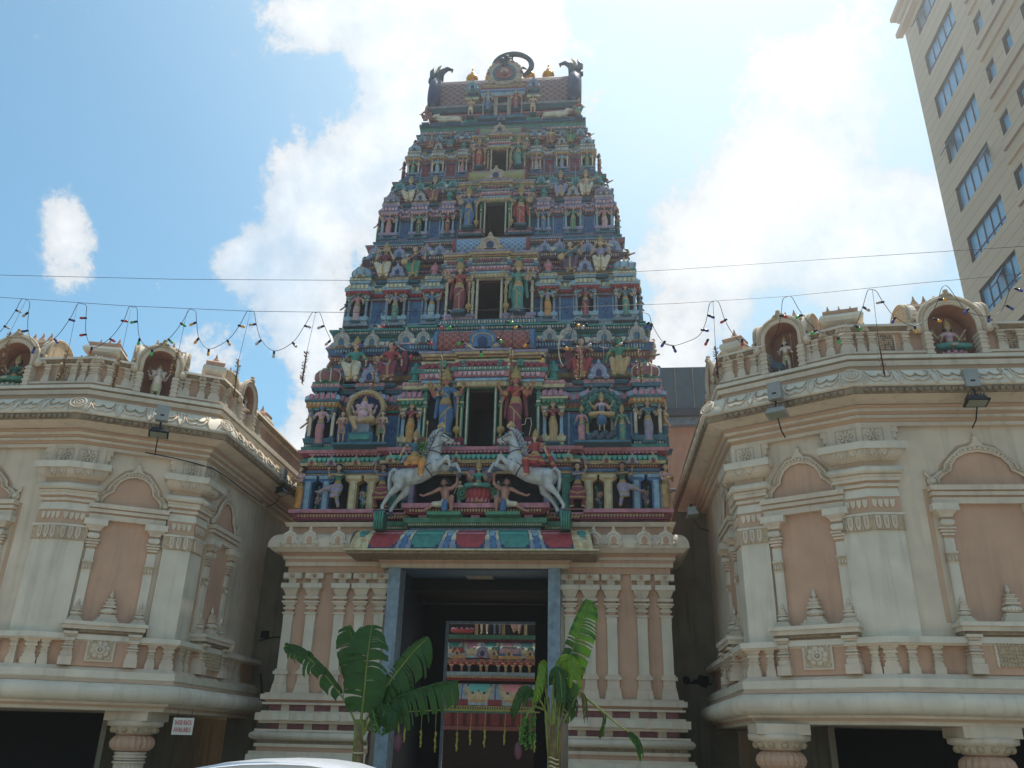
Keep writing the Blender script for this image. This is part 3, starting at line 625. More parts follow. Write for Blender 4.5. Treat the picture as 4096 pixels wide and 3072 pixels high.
def doorbay(zb,yf,f,hw,dx,pal,lattice,posts=True):
    A,B,C,D,E,F=pal; z=lambda a: zb+a*f
    g=G(); q=[(-hw,yf+.6),(-hw,yf),(-dx-.14*f,yf),(-dx-.14*f,yf+.2)]; q2=[(dx+.14*f,yf+.2),(dx+.14*f,yf),(hw,yf),(hw,yf+.6)]
    for qq in (q,q2): layers(g,qq,[(z(0),z(.07),.03,.05,A),(z(.07),z(.16),.0,.02,B,'petal',ROSE,.09*f),(z(.16),z(.26),.05,.05,B)])
    for k in (-1,1): 
        a,b=sorted((k*(dx+.02),k*(hw-.03))); g.box(a,b,yf+.25,yf+.40,z(.2),z(1.5),FLO)
        a,b=sorted((k*dx,k*(hw-.02))); g.box(a,b,yf,yf+.3,z(0),z(.25),B)
    g.box(-hw,hw,yf+.1,yf+.5,z(1.48),z(2.2),D)
    o=part(g,'door_bay')
    d=G()
    for k in (-1,1):
        a,b=sorted((k*dx,k*(dx+.07*f))); d.box(a,b,yf-.01,yf+.07,z(.1),z(1.48),F); d.box(k*(dx+.035*f)-.015,k*(dx+.035*f)+.015,yf-.03,yf-.011,z(.1),z(1.48),CRM)
    d.box(-dx,dx,yf+.0,yf+.07,z(1.475),z(1.52),F)
    d.build('door_frame',o)
    d=G(); s=mat('dark_door_reveal',(52,30,28),var=.1,bump=0); d.box(-dx-.03,-dx+.005,yf+.08,yf+1.4,z(.1),z(1.48),s); d.box(dx-.005,dx+.03,yf+.08,yf+1.4,z(.1),z(1.48),s); d.box(-dx,dx,yf+.08,yf+1.4,z(1.40),z(1.46),s); d.box(-dx,dx,yf+1.4,yf+1.5,z(0),z(1.5),BLACK); d.build('dark_doorway',o)  # black back sheet and darkened reveals stand in for the unlit depth
    for k in (-1,1):
        for xx in (dx+.12*f+.04,hw-.05*f):
            c=G(); X=k*xx; c.box(X-.035*f,X+.035*f,yf-.02,yf+.05,z(.26),z(1.44),F); c.box(X-.06*f,X+.06*f,yf-.05,yf+.06,z(1.0),z(1.04),F); c.box(X-.045*f,X+.045*f,yf-.035,yf+.05,z(1.1),z(1.14),CRM); c.box(X-.05*f,X+.05*f,yf-.04,yf+.05,z(1.28),z(1.33),F); c.box(X-.08*f,X+.08*f,yf-.07,yf+.05,z(1.40),z(1.45),GRND)
            c.box(X-.012*f,X+.012*f,yf-.032,yf-.019,z(.3),z(1.0),CRM); c.build('column',o)
    e=G(); st=.45*f; w2=hw*.40
    pth=[(-hw,yf+.5),(-hw,yf+.02),(-w2,yf+.02),(-w2,yf-.08*f),(w2,yf-.08*f),(w2,yf+.02),(hw,yf+.02),(hw,yf+.5)]
    layers(e,pth,[(z(1.48),z(1.60),.03,.03,YEL,'tri',OCH,.12*f),(z(1.60),z(1.66),.07*f,.07*f,SKYB),(z(1.66),z(1.70),.05*f,.05*f,BLUE),(z(1.70),z(1.82),.08*f,.12*f,PINK,'petal',ROSE,.11*f),(z(1.82),z(1.91),.16*f,.17*f,A,'dent',CRM,.09*f),
       (z(1.91),z(2.06),.16*f,.08*f,C,'petal',MAR,.13*f),(z(2.06),z(2.13),.08*f,.10*f,YEL)])
    e.build('entablature',o)
    for X in (-w2-.35*f,w2+.35*f,-w2*.8,w2*.8):
        c=G(); c.box(X-.07*f,X+.07*f,yf-.26*f,yf-.0,z(1.92),z(2.07),TEAL); c.ball((X,yf-.26*f,z(2.0)),.04*f,GRN,5); c.build('bracket',o)
    e=G(); layers(e,pth,[(z(2.13),z(2.22),-.06,-.06,FLO,'post',TEAL,.55*f),(z(2.22),z(2.25),.02,.04,OCH),(z(2.25),z(2.28),.06*f,.06*f,BROWN),(z(2.28),z(2.32),.08*f,.12*f,YEL),(z(2.32),z(2.37),.15*f,.17*f,LAV)])
    ph=[(-hw*.86,yf+.6),(-hw*.86,yf+.08),(hw*.86,yf+.08),(hw*.86,yf+.6)]
    layers(e,ph,[(z(2.37),z(2.45),.04,.04,GRN)]); e.box(-hw+.02,hw-.02,yf+.1,yf+.8,z(2.13),z(2.44),DARK); e.build('roof_moulding',o)
    r=G(); n=10; V=[]
    prof=[(yf+.10-.12*f*math.sin(PI*j/n*.55+.25)*1.4, z(2.45)+(z(2.98)-z(2.45))*j/n) for j in range(n+1)]
    prof=[(yf+.16-.26*f*math.sin(PI*(.22+.60*j/n)), z(2.45)+.50*f*j/n) for j in range(n+1)]+[(yf+.9,z(2.95))]
    for X in (-hw*.82,hw*.82): V+=[(X,a,b) for a,b in prof]
    m=len(prof); r.add(V,[(i,m+i,m+i+1,i+1) for i in range(m-1)],lattice,None,True)
    r.build('barrel_roof',o)
    r=G()
    for k in (-1,1):
        X=k*hw*.85; pp=[(yf+.5,z(2.42))]+[(a-.05,b) for a,b in prof[:-1]]+[(yf+.5,z(3.03))]
        n2=len(pp); a,b=sorted((X-.05*f,X+.05*f)); vs=[(a,u,v) for u,v in pp]+[(b,u,v) for u,v in pp]
        r.add(vs,[tuple(range(n2)),tuple(range(n2,2*n2))[::-1]]+[(i,i+n2,(i+1)%n2+n2,(i+1)%n2) for i in range(n2)],BLUE if f>.9 else MAR)
    layers(r,[(-hw*.82,yf+.6),(-hw*.82,yf+.12),(hw*.82,yf+.12),(hw*.82,yf+.6)],[(z(2.92),z(2.99),.04,.06,GREYB,'dent',CRM,.08*f)])
    r.build('roof_rib',o)
    kk=put('arch_ornament',KUDU,o,M=fr(0,yf-.16*f,0,z(2.36))@Matrix.Diagonal((.85*f,.6*f,.66*f,1)),mats=(BLUE if f>.9 else STONE,NAVY,OCH)); return o
def lattice(name,base,line,sc):
    m=bpy.data.materials.new(name); m.use_nodes=True; n=m.node_tree.nodes; L=m.node_tree.links; b=n['Principled BSDF']; b.inputs['Roughness'].default_value=.6
    tc=n.new('ShaderNodeNewGeometry'); sep=n.new('ShaderNodeSeparateXYZ'); L.new(tc.outputs['Position'],sep.inputs[0]); outs=[]
    for s in (1,-1):
        a=n.new('ShaderNodeMath'); a.operation='MULTIPLY_ADD'; L.new(sep.outputs['Z'],a.inputs[0]); a.inputs[1].default_value=s*1.2; L.new(sep.outputs['X'],a.inputs[2])
        c=n.new('ShaderNodeMath'); c.operation='MULTIPLY'; L.new(a.outputs[0],c.inputs[0]); c.inputs[1].default_value=sc
        f=n.new('ShaderNodeMath'); f.operation='FRACT'; L.new(c.outputs[0],f.inputs[0])
        d=n.new('ShaderNodeMath'); d.operation='LESS_THAN'; L.new(f.outputs[0],d.inputs[0]); d.inputs[1].default_value=.2; outs.append(d)
    mx=n.new('ShaderNodeMath'); mx.operation='MAXIMUM'; L.new(outs[0].outputs[0],mx.inputs[0]); L.new(outs[1].outputs[0],mx.inputs[1])
    no=n.new('ShaderNodeTexNoise'); no.inputs['Scale'].default_value=12; L.new(tc.outputs['Position'],no.inputs['Vector'])
    k=n.new('ShaderNodeMath'); k.operation='MULTIPLY'; L.new(mx.outputs[0],k.inputs[0]); L.new(no.outputs['Fac'],k.inputs[1])
    k2=n.new('ShaderNodeMath'); k2.operation='MULTIPLY'; L.new(k.outputs[0],k2.inputs[0]); k2.inputs[1].default_value=1.5; k2.use_clamp=True
    c=n.new('ShaderNodeMix'); c.data_type='RGBA'; L.new(k2.outputs[0],c.inputs['Factor']); c.inputs['A'].default_value=(*lin(base),1); c.inputs['B'].default_value=(*lin(line),1); L.new(c.outputs['Result'],b.inputs['Base Color'])
    bp=n.new('ShaderNodeBump'); bp.inputs['Strength'].default_value=.5; bp.inputs['Distance'].default_value=.02; L.new(mx.outputs[0],bp.inputs['Height']); L.new(bp.outputs[0],b.inputs['Normal'])
    return m
LR=lattice('red_lattice',(132,66,66),(166,118,96),5.5); LB=lattice('blue_lattice',(92,128,166),(176,190,190),6.5); LY=lattice('yellow_lattice',(170,154,96),(80,120,80),8); LG=lattice('green_lattice',(100,140,110),(190,150,120),8); LT=lattice('roof_lattice',(112,80,82),(160,140,130),4.2)
TI=[ # zb, wall depth, half width, scale, pavilion x, bay half width, door half width, cornice z0,z1, cornice half width & depth
 dict(zb=7.62,y=.28,w=3.98,f=1.0,px=(3.75,2.68,1.63),hw=1.35,dx=.29,c0=10.28,c1=10.97,cw=3.78,cy=.62,lat=LR,pal=(TEAL,TEALD,ORG,SKYB,PINK,CRM),bay=(TEAL,MAR,RED,BLUE,PINK,GRN),w2=BLUE,cc=(BLUE,ROSE,TEAL,TEALD),kc=STONE),
 dict(zb=11.13,y=.82,w=3.58,f=.83,px=(3.38,2.40,1.46),hw=1.12,dx=.28,c0=13.12,c1=13.74,cw=3.28,cy=1.05,lat=LB,pal=(GREYB,SKYB,MAR,SKYB,YEL,GREYB),bay=(TEALD,LAV,GREYB,PINK,GRN,CRM),w2=BLUE,cc=(PUR,TEAL,GREYB,BROWN),kc=LAV),
 dict(zb=14.05,y=1.36,w=3.12,f=.72,px=(2.93,2.10,1.30),hw=.97,dx=.26,c0=15.66,c1=16.14,cw=2.88,cy=1.5,lat=LY,pal=(TEALD,LAV,BROWN,BLUE,ROSE,SKYB),bay=(TEALD,BROWN,TEAL,BLUE,PINK,GRN),w2=BLUE,cc=(GREYB,SKYB,BROWN,TEAL),kc=TEAL),
 dict(zb=16.40,y=1.72,w=2.68,f=.57,px=(2.50,1.79,1.06),hw=.76,dx=.21,c0=17.66,c1=18.08,cw=2.42,cy=1.82,lat=LG,pal=(BLUE,GREYB,ORG,SKYB,CRM,CRM),bay=(GRN,BROWN,YEL,SKYB,PINK,OCH),w2=MAR,cc=(BROWN,PINK,TEALD,GREYB),kc=GREYB)]
for ti,t in enumerate(TI):
    f=t['f'];zb=t['zb'];y=t['y'];w=t['w']; z=lambda a: zb+a*f
    g=G(); dd=t['dx']
    for q in ([(-w+.06,YB),(-w+.06,y),(-dd-.02,y)],[(dd+.02,y),(w-.06,y),(w-.06,YB)]): g.sweep(q,[(0,zb-.25),(0,z(1.69))],t['w2'])
    for k in (-1,1):
        for a,b in zip(t['px'][:-1],t['px'][1:]):
            m=(a+b)/2; hw_=(a-b)/2-.34*f*.9
            for q in (-1,1): g.box(k*m+q*hw_*.8-.02*f,k*m+q*hw_*.8+.02*f,y-.035,y+.05,z(.2),z(1.0),SKYB)
            for q in range(5): g.ball((k*m+.05*f*math.cos(q*1.26),y,z(.62)+.11*f*math.sin(q*1.26)),.05*f,(mat('panel_blue_relief',(74,112,160),var=.3,bump=.2) if ti<3 else BROWN),6,sy=.4,sz=1.5)
    g.box(-t['cw'],t['cw'],t['cy']-.0,YB,t['c0']-.3,t['c1'],FLO); part(g,'tier_wall')
    # bands on the wall between shrines
    g=G(); A,B,C,D,E,F=t['pal']; pth=[(-w+.05,YB),(-w+.05,y),(w-.05,y),(w-.05,YB)]
    pth2=pth; zc=z(1.69)
    bl=[(z(-.10),z(.0),.16*f,.16*f,B),(z(0),z(.12),.08*f,.08*f,A,'dent',CRM,.09*f),(z(.12),z(.2),.03,.05,B),(z(.98),z(1.03),.02,.02,RED),(z(1.03),z(1.09),.03*f,.05*f,A),(z(1.09),z(1.20),.07*f,.11*f,C,'petal',{ORG:BROWN,MAR:RED,BROWN:ROSE}.get(C,YEL),.10*f),(z(1.20),z(1.25),.14*f,.14*f,B),(z(1.25),z(1.38),.15*f,.11*f,D,'block',E,.15*f),
       (z(1.38),z(1.50),.0,.0,NAVY,'post',CRM,.25*f),(z(1.50),z(1.58),.10*f,.12*f,B),(z(1.58),z(1.70),.14*f,.10*f,E,'dent',CRM,.09*f)]
    hb=t['hw']-.02
    layers(g,[(-w+.05,YB),(-w+.05,y),(-hb,y)],bl)
    g.box(-(w-.06),-(t['hw']-.05),y-.02,y+.8,z(1.0),z(1.69),D); part(g,'tier_band')
    g=G(); layers(g,[(hb,y),(w-.05,y),(w-.05,YB)],bl); g.box(t['hw']-.05,w-.06,y-.02,y+.8,z(1.0),z(1.69),D); part(g,'tier_band')
    # upper recess behind the seated figures
    g=G(); cy=t['cy']; cw=t['cw']; zz=z(1.70)
    pu=[(-cw-.02,YB),(-cw-.02,cy-.02),(cw+.02,cy-.02),(cw+.02,YB)]
    h=(t['c0']-zz)
    layers(g,pu,[(zz,zz+.12*h,.0,.0,NAVY),(zz+.35*h,zz+.45*h,.02,.04,OCH),(zz+.45*h,zz+.56*h,.03,.05,GREYB),(zz+.56*h,zz+.68*h,.04,.06,MAR,'petal',PINK,.12*f),(zz+.68*h,zz+.8*h,.03,.03,TEALD),(zz+.8*h,zz+.98*h,.04,.10,BROWN,'dent',OCH,.1*f)]); part(g,'recess_band')
    g=G(); c0,c1=t['c0'],t['c1']; H=c1-c0; c=t['cc']; a_=t['px'][2]+.25*f; d=.14*f
    pc=[(-cw,YB),(-cw,cy),(-a_,cy),(-a_,cy-d),(a_,cy-d),(a_,cy),(cw,cy),(cw,YB)]
    layers(g,pc,[(c0,c0+.24*H,.14*f,.22*f,c[0],'dent',SKYB if ti<1 else CRM,.10*f),(c0+.24*H,c0+.46*H,.24*f,.14*f,c[1],'petal',CRM,.22*f),(c0+.46*H,c0+.52*H,.10*f,.10*f,YEL),(c0+.52*H,c0+.74*H,.08*f,.06*f,c[2],'tri',TEALD,.26*f),(c0+.74*H,c0+.80*H,.10*f,.10*f,GRND),(c0+.80*H,c1-.06*H,.12*f,.16*f,c[3],'dent',CRM,.09*f),(c1-.06*H,c1,.2*f,.2*f,c[2])])
    part(g,'tier_cornice')
    for k in (-1,1):
        for i,(xx,hh) in enumerate(((cw-.18*f,.5),((cw+a_)/2,.44),(a_+.1*f,.5),(a_-.35*f,.40))):
            kudu(TW,k*xx,(cy if xx>a_ else cy-d)-.26*f,c0+.18*H,hh*f*1.1,t['kc'],inner=TEALD,acc=SKYB)
        kudu(TW,k*(cw+.24*f),cy+.5,c0+.18*H,.5*f,t['kc'],rz=k*PI/2,inner=BROWN)
    doorbay(zb+.0,y-.40*f,f,t['hw'],t['dx'],t['bay'],t['lat'])
    # shrines
    for k in (-1,1):
        for i,xx in enumerate(t['px']):
            if i==1 and ti==0: # wide shrine behind the seated groups
                shrine(k*xx,y,zb,f,(TEAL,TEALD,OCH,SKYB,PINK,YEL),w=.34); 
            elif i==2: shrine(k*xx,y,zb,f,(GRN,YEL,GRND,LAV,PINK,SKYB) if ti==0 else t['pal'],w=.25)
            else: shrine(k*xx,y,zb,f,t['pal'],w=.33)
        pc_=[(BROWN,CRM,GRN),(SKYB,GREYB,OCH),(GREYB,PINK,LAV),(SKYB,GREYB,BLUE)][ti]
        dome(k*t['px'][0],y,zb,f,pc_[0],pc_[1],pc_[2])
        kudu(TW,k*t['px'][1],y-.34*f,z(1.66),.5*f,LAV if ti<2 else STONE,inner=NAVY,acc=SKYB)
        g=G(); xx=k*t['px'][2]; T=Matrix.Translation((xx,y-.18*f,z(1.70)))
        g.lathe([(.10*f,0),(.10*f,.2*f),(.14*f,.22*f),(.15*f,.3*f),(.12*f,.38*f),(.05*f,.44*f),(.06*f,.47*f),(.02*f,.54*f)],TEAL if ti!=1 else PINK,n=8,T=T,sm=False); g.box(-.13*f,.13*f,-.14*f,.1*f,.0,.04*f,TEAL,T); part(g,'turret')
        if ti==0:
            g=G(); g.ext(arc(k*1.98,10.0,.20,90 if k>0 else 90,450,16,.45,1.6)[:-1],.25,.42,MAR); part(g,'scroll_bracket')
# dark recess below the teal band of storey 3 etc. : spacer ledges
g=G(); layers(g,[(-1.2,.8),(-1.2,.45),(1.2,.45),(1.2,.8)],[(10.60,10.68,.03,.03,TEALD),(10.68,10.86,-.04,-.04,BROWN,'dent',MAR,.22),(10.86,10.98,.05,.05,TEAL,'dent',SKYB,.08),(10.98,11.14,.1,.1,TEALD,'dent',CRM,.1)]); g.box(-1.2,1.2,.47,1.5,10.6,11.12,TEALD); part(g,'balcony_ledge')
for (zt,w_,y_,h_) in ((13.74,3.15,1.15,.30),(16.14,2.72,1.55,.25)):
    g=G(); layers(g,[(-w_,YB),(-w_,y_),(w_,y_),(w_,YB)],[(zt,zt+h_*.35,.0,.0,BROWN,'dent',OCH,.09),(zt+h_*.35,zt+h_*.7,.05,.08,TEALD),(zt+h_*.7,zt+h_,.02,.02,PUR,'dent',GREYB,.08)]); g.box(-w_+.02,w_-.02,y_,YB,zt,zt+h_,TEALD); part(g,'balcony_ledge')
# --- top storey and barrel roof
g=G(); g.sweep([(-2.2,YB),(-2.2,2.05),(2.2,2.05),(2.2,YB)],[(0,18.05),(0,19.2)],MAR)
layers(g,[(-2.42,YB),(-2.42,1.85),(2.42,1.85),(2.42,YB)],[(18.08,18.16,.0,.02,GREYB),(18.16,18.26,.0,.03,PINK,'dent',CRM,.16),(18.26,18.36,.0,.04,TEAL),(18.36,18.46,.02,.02,GRND),(18.46,18.54,.06,.06,BLUE)])
g.box(-2.4,2.4,1.86,YB,18.08,18.5,TEALD)
layers(g,[(-2.2,YB),(-2.2,2.05),(2.2,2.05),(2.2,YB)],[(18.56,18.62,.03,.03,OCH),(18.85,18.93,.03,.05,BROWN,'dent',OCH,.08),(18.97,19.03,.04,.06,PINK)]); part(g,'tier_wall')
g=G(); layers(g,[(-2.2,YB),(-2.2,1.95),(2.2,1.95),(2.2,YB)],[(19.08,19.16,.02,.10,TEALD),(19.16,19.24,.13,.13,GREYB,'dent',STONE,.07),(19.24,19.30,.08,.08,TEALD)]); g.box(-2.2,2.2,1.96,YB,19.05,19.29,PUR); part(g,'roof_eave')
g=G(); n=14; V=[]; YM=2.55
pf=[(YM-.60*math.cos(PI*j/n)*(1+.18*math.sin(PI*j/n)**2),19.36+1.34*math.sin(PI*j/n)**.8) for j in range(n+1)]
for X in (-2.0,2.0): V+=[(X,a,b) for a,b in pf]
m=len(pf); g.add(V,[(i,m+i,m+i+1,i+1) for i in range(m-1)]+[tuple(range(m)),tuple(range(m,2*m))[::-1]],[LT]*(m-1)+[HORNM,HORNM],None,False)
for i in range(24):
    x=-1.9+3.8*i/23; g.lathe([(.04,0),(.055,.03),(.02,.07),(.0,.12)],STONE,(x,2.46,20.66),6)
g.box(-1.95,1.95,2.42,2.68,20.62,20.70,TEAL); part(g,'barrel_roof')
def horn(k):
    g=G(); X=k*2.12
    for (dr,th,m) in ((0,.16,HORNM),(.06,.10,BLUE),(.02,.20,NAVY)):
        pts=[]
        for j in range(13):
            t=PI*j/12; pts.append((X+k*.05*math.sin(t),YM-(.66+dr)*math.cos(t),19.28+(1.36+dr)*math.sin(t)))
        g.tube(pts,[th*.9]+[th]*11+[th*.9],m,8)
    for j in range(9):
        t=PI*(.08+.05*j); g.ball((X+k*.05,YM-.78*math.cos(t),19.28+1.55*math.sin(t)),.07,[OCH,HORNM,TEAL][j%3],6)
    # beaked creature head rising from the gable top, horns curling in and out
    Z=20.88; Y=2.35
    g.tube([(X,Y,Z-.2),(X-k*.02,Y,Z+.05),(X-k*.10,Y,Z+.22),(X-k*.26,Y,Z+.34),(X-k*.42,Y,Z+.28),(X-k*.40,Y,Z+.18)],[.15,.14,.10,.07,.045,.02],HORNM,8)
    g.tube([(X,Y,Z),(X+k*.06,Y,Z+.2),(X+k*.02,Y,Z+.40),(X-k*.06,Y,Z+.50)],[.09,.07,.045,.01],OCH,8)
    g.tube([(X+k*.05,Y,Z-.15),(X+k*.18,Y,Z+.02),(X+k*.22,Y,Z+.22),(X+k*.14,Y,Z+.46)],[.14,.13,.09,.015],HORNM,8)
    g.tube([(X+k*.08,Y-.1,Z-.35),(X+k*.24,Y-.1,Z-.25),(X+k*.27,Y-.1,Z-.1)],[.1,.09,.03],NAVY,7)
    g.ext([(X-.05,19.25),(X+.05,19.25),(X+k*.0+.09,19.7),(X-.09,19.7)] if k>0 else [(X-.05,19.25),(X+.05,19.25),(X+.09,19.7),(X-.09,19.7)],1.86,1.96,BLUE)
    part(g,'gable_horn')
horn(-1); horn(1)
# central arch on the roof : radiating petals round a lion-faced medallion with a metal ring above
g=G(); YA=1.86; c=(0.03,20.42)
for i in range(19):
    a=math.radians(-38+256*i/18); R=.50; x=c[0]+R*math.cos(a); zc=c[1]+R*math.sin(a)
    g.ball((x,YA,zc),.075,[STONE,OCH,STONE,BROWN][i%4],6,sy=.6)
g.ext([(c[0]+.47*math.cos(math.radians(a)),c[1]+.47*math.sin(math.radians(a))) for a in range(-140+90,230+90-40,18)],YA-.04,YA+.25,STONE)
g.ext(arc(c[0],c[1]-.02,.36,-50,230,16),YA-.07,YA-.03,TEALD); g.ext(arc(c[0],c[1]-.05,.27,-50,230,16),YA-.10,YA-.06,BROWN)
g.ball((c[0],YA-.1,c[1]+.02),.13,STONE,8,sy=.5); g.ball((c[0],YA-.13,c[1]-.1),.09,BROWN,8,sy=.5); g.ball((c[0]-.05,YA-.17,c[1]+.05),.03,OCH,6); g.ball((c[0]+.05,YA-.17,c[1]+.05),.03,OCH,6)
g.ball((c[0],YA-.1,c[1]+.3),.1,HORNM,8); g.ball((c[0]-.08,YA-.1,c[1]+.46),.09,HORNM,8); g.ball((c[0]+.06,YA-.1,c[1]+.56),.08,HORNM,8); g.tube([(c[0]-.18,YA,c[1]+.4),(c[0],YA-.05,c[1]+.5),(c[0]+.2,YA,c[1]+.62)],[.04,.07,.02],HORNM,6)
layers(g,[(-.62,2.5),(-.62,1.86),(.62,1.86),(.62,2.5)],[(19.72,19.80,.0,.04,LAV),(19.80,19.9,.04,.06,BROWN,'dent',OCH,.08),(19.9,19.98,.0,.03,OCH)])
g.box(-.6,.6,1.88,2.6,19.7,19.96,BROWN); part(g,'roof_arch')
g=G(); R=.47; cx,cz=.25,20.90; pts=[(cx+R*math.cos(a)*1.25,2.05,cz+R*math.sin(a)*1.05) for a in [math.radians(200-i*12) for i in range(21)]]
g.tube(pts,[.085]*20+[.07],HORNM,8); e=pts[-1]
g.tube([pts[-1],(e[0]-.10,2.05,e[2]-.06),(e[0]-.2,2.05,e[2]+.03),(e[0]-.22,2.05,e[2]+.16),(e[0]-.12,2.05,e[2]+.24),(e[0]-.02,2.05,e[2]+.16)],[.06,.06,.05,.045,.04,.02],HORNM,8)
g.tube([(cx-.02,2.05,cz+.05),(cx-.02,2.05,cz+.42)],.03,HORNM,6); part(g,'crest_ring')
def kal(x,y,z,s,par=TW,m=GILT):
    g=G(); g.lathe([(.10,0),(.07,.04),(.06,.08),(.15,.13),(.17,.20),(.15,.27),(.07,.32),(.09,.34),(.05,.37),(.06,.40),(.03,.44),(.02,.50),(.012,.53),(.02,.56),(.002,.64)],m,n=14,T=Matrix.Translation((x,y,z))@Matrix.Scale(s,4)); return g.build('finial',par)
for i in range(5): kal(-1.09+.605*i,2.55,20.70,1.15)
# top-storey bay
f=.46; zb=18.62; 
g=G(); hw=.62; yf=1.80
for k in (-1,1):
    a,b=sorted((k*.20,k*hw)); g.box(a,b,yf,yf+.3,18.66,18.80,BLUE); g.box(a,b,yf+.2,yf+.3,18.8,19.5,FLO)
    for X in (.24,.58): g.box(k*X-.02,k*X+.02,yf,yf+.05,18.8,19.45,STONE)
layers(g,[(-hw,yf+.4),(-hw,yf),(hw,yf),(hw,yf+.4)],[(19.45,19.50,.02,.02,BROWN,'dent',OCH,.07),(19.50,19.60,.03,.06,SKYB),(19.6,19.66,.08,.08,BLUE),(19.66,19.73,.05,.05,LAV)])
g.box(-hw,hw,yf+.02,yf+.5,19.45,19.72,BLUE); g.box(-.2,.2,yf+.5,yf+.56,18.66,19.46,mat('door_reveal',(120,64,44))); g.box(-hw-.1,hw+.1,yf-.12,yf+.3,18.56,18.655,TEALD)
for k in (-1,1): g.box(k*.18-.03,k*.18+.03,yf-.02,yf+.5,18.66,19.46,STONE)
part(g,'door_bay')
for k in (-1,1):
    g=G(); X=k*.93; g.box(X-.2,X+.2,1.75,2.05,18.50,18.62,TEAL); part(g,'shrine_pedestal'); g=G(); g.box(X-.2,X+.2,1.8,2.1,19.42,19.5,YEL); g.box(X-.17,X+.17,1.82,2.1,19.5,19.56,GRN); g.box(X-.12,X+.12,1.86,2.1,19.56,19.72,NAVY); g.box(X-.16,X+.16,1.84,2.1,19.72,19.78,TEAL); part(g,'shrine_canopy')
    kudu(TW,X,1.82,19.76,.42,SKYB if k<0 else LAV,inner=NAVY,acc=TEAL)
kudu(TW,0,1.66,18.42,.26,BLUE)
# ------------------------------------------------------------------ statues on the tower
G1='small goddess statues in the shrines of the tower'; G2='large door guardians of the tower'; G3='seated figures on the tower ledges'; G4='dancer statues on the lowest tier'; G5='side figures on the tower edge'
SD={-1:'left',1:'right'}
ORD=['first shrine storey','second shrine storey','third shrine storey','fourth shrine storey']
# niche goddesses : per storey, left to right (skin, top, skirt, words)
NG=[[(SKINB,ROSE,PINK,'blue-skinned statue in a pink sari'),None,(SKIN,MAR,ORG,'goddess in a maroon top and orange skirt'),(SKIN,MAR,OCH,'goddess in a maroon top and ochre skirt'),None,(SKIN,TEALD,LAV,'goddess in a teal top and lavender sari')],
 [(SKING,PINK,ROSE,'green-faced statue in a pale pink sari'),(SKIN,LAV,TEAL,'goddess in a teal skirt and lavender top'),(SKIN,BLUE,SKYB,'goddess in a pale blue sari'),(SKING,LAV,ORG,'green-skinned statue in an orange skirt'),(SKINB,MAR,MAR,'blue-skinned statue in a maroon sari'),(SKIN,TEALD,TEAL,'goddess in a bright teal sari')],
 [(SKIN,PINK,PINK,'goddess in a pink sari'),(SKIN,GRN,GRND,'goddess in a dark green sari'),(SKIN,MAR,MAR,'goddess in a maroon sari'),(SKIN,BLUE,BLUE,'goddess in a blue sari'),(SKIN,TEAL,GRN,'goddess in a green sari'),(SKIN,PINK,ROSE,'goddess in a pale rose sari')],
 [(SKIN,GRN,TEAL,'small goddess in a green sari'),(SKIN,SKYB,SKYB,'small goddess in a sky blue sari'),(SKIN,PINK,PINK,'small goddess in a pink sari'),(SKIN,PINK,ROSE,'small goddess in a rose sari'),(SKIN,SKYB,LAV,'small goddess in a lavender blue sari'),(SKIN,GRN,GRN,'small goddess in a leaf green sari')]]
HT=[.98,.84,.74,.57]
for ti,t in enumerate(TI):
    f=t['f']
    for j in range(6):
        d=NG[ti][j]
        if d is None: continue
        k=-1 if j<3 else 1; i=j if j<3 else 5-j
        pos=('%s corner shrine'%SD[k],'%s middle shrine'%SD[k],'narrow shrine %s of door'%SD[k])[i]
        statue('goddess',(k*t['px'][i],t['y']-.30*f,t['zb']+.15*f),HT[ti],d[:3],'%s, %s, %s'%(d[3].replace(' in a ',' in ').replace(' in an ',' in '),pos,ORD[ti]),('crown','emblems','plate'),mir=(j%2==0),group=G1,name='goddess_statue')
GD=[[(SKINR,BLUE,BLUE,'crowned four-armed guardian in a blue sari holding a club'),(SKINR,RED,MAR,'crowned four-armed guardian in a crimson sari holding a club')],
 [(SKIN,RED,MAR,'four-armed guardian in a spotted red sari with a club'),(SKIN,TEAL,TEAL,'four-armed guardian in a teal sari with a club')],
 [(SKIN,BLUE,BLUE,'four-armed guardian in a deep blue sari'),(SKIN,GRND,RED,'four-armed guardian in a green top and red sari')],
 [(SKIN,BROWN,RED,'small guardian in a brick red sari'),(SKIN,TEAL,TEAL,'small guardian in a green sari')]]
for ti,t in enumerate(TI):
    f=t['f']
    for k in (-1,1):
        d=GD[ti][(k+1)//2]; x=(.80,.74,.71,.56)[ti]; h=(1.40,1.27,1.10,.84)[ti]
        statue('guardian',(k*x,t['y']-.40*f-.14,t['zb']+.30*f-.04),h,d[:3],'%s, %s of door, %s'%(d[3].replace(' in a ',' in ').replace(' holding a ',' with '),SD[k],ORD[ti]),('tallcrown','club','emblems','plate')+(('flames',) if ti==0 else ()),mir=(k>0),group=G2,name='guardian_statue')
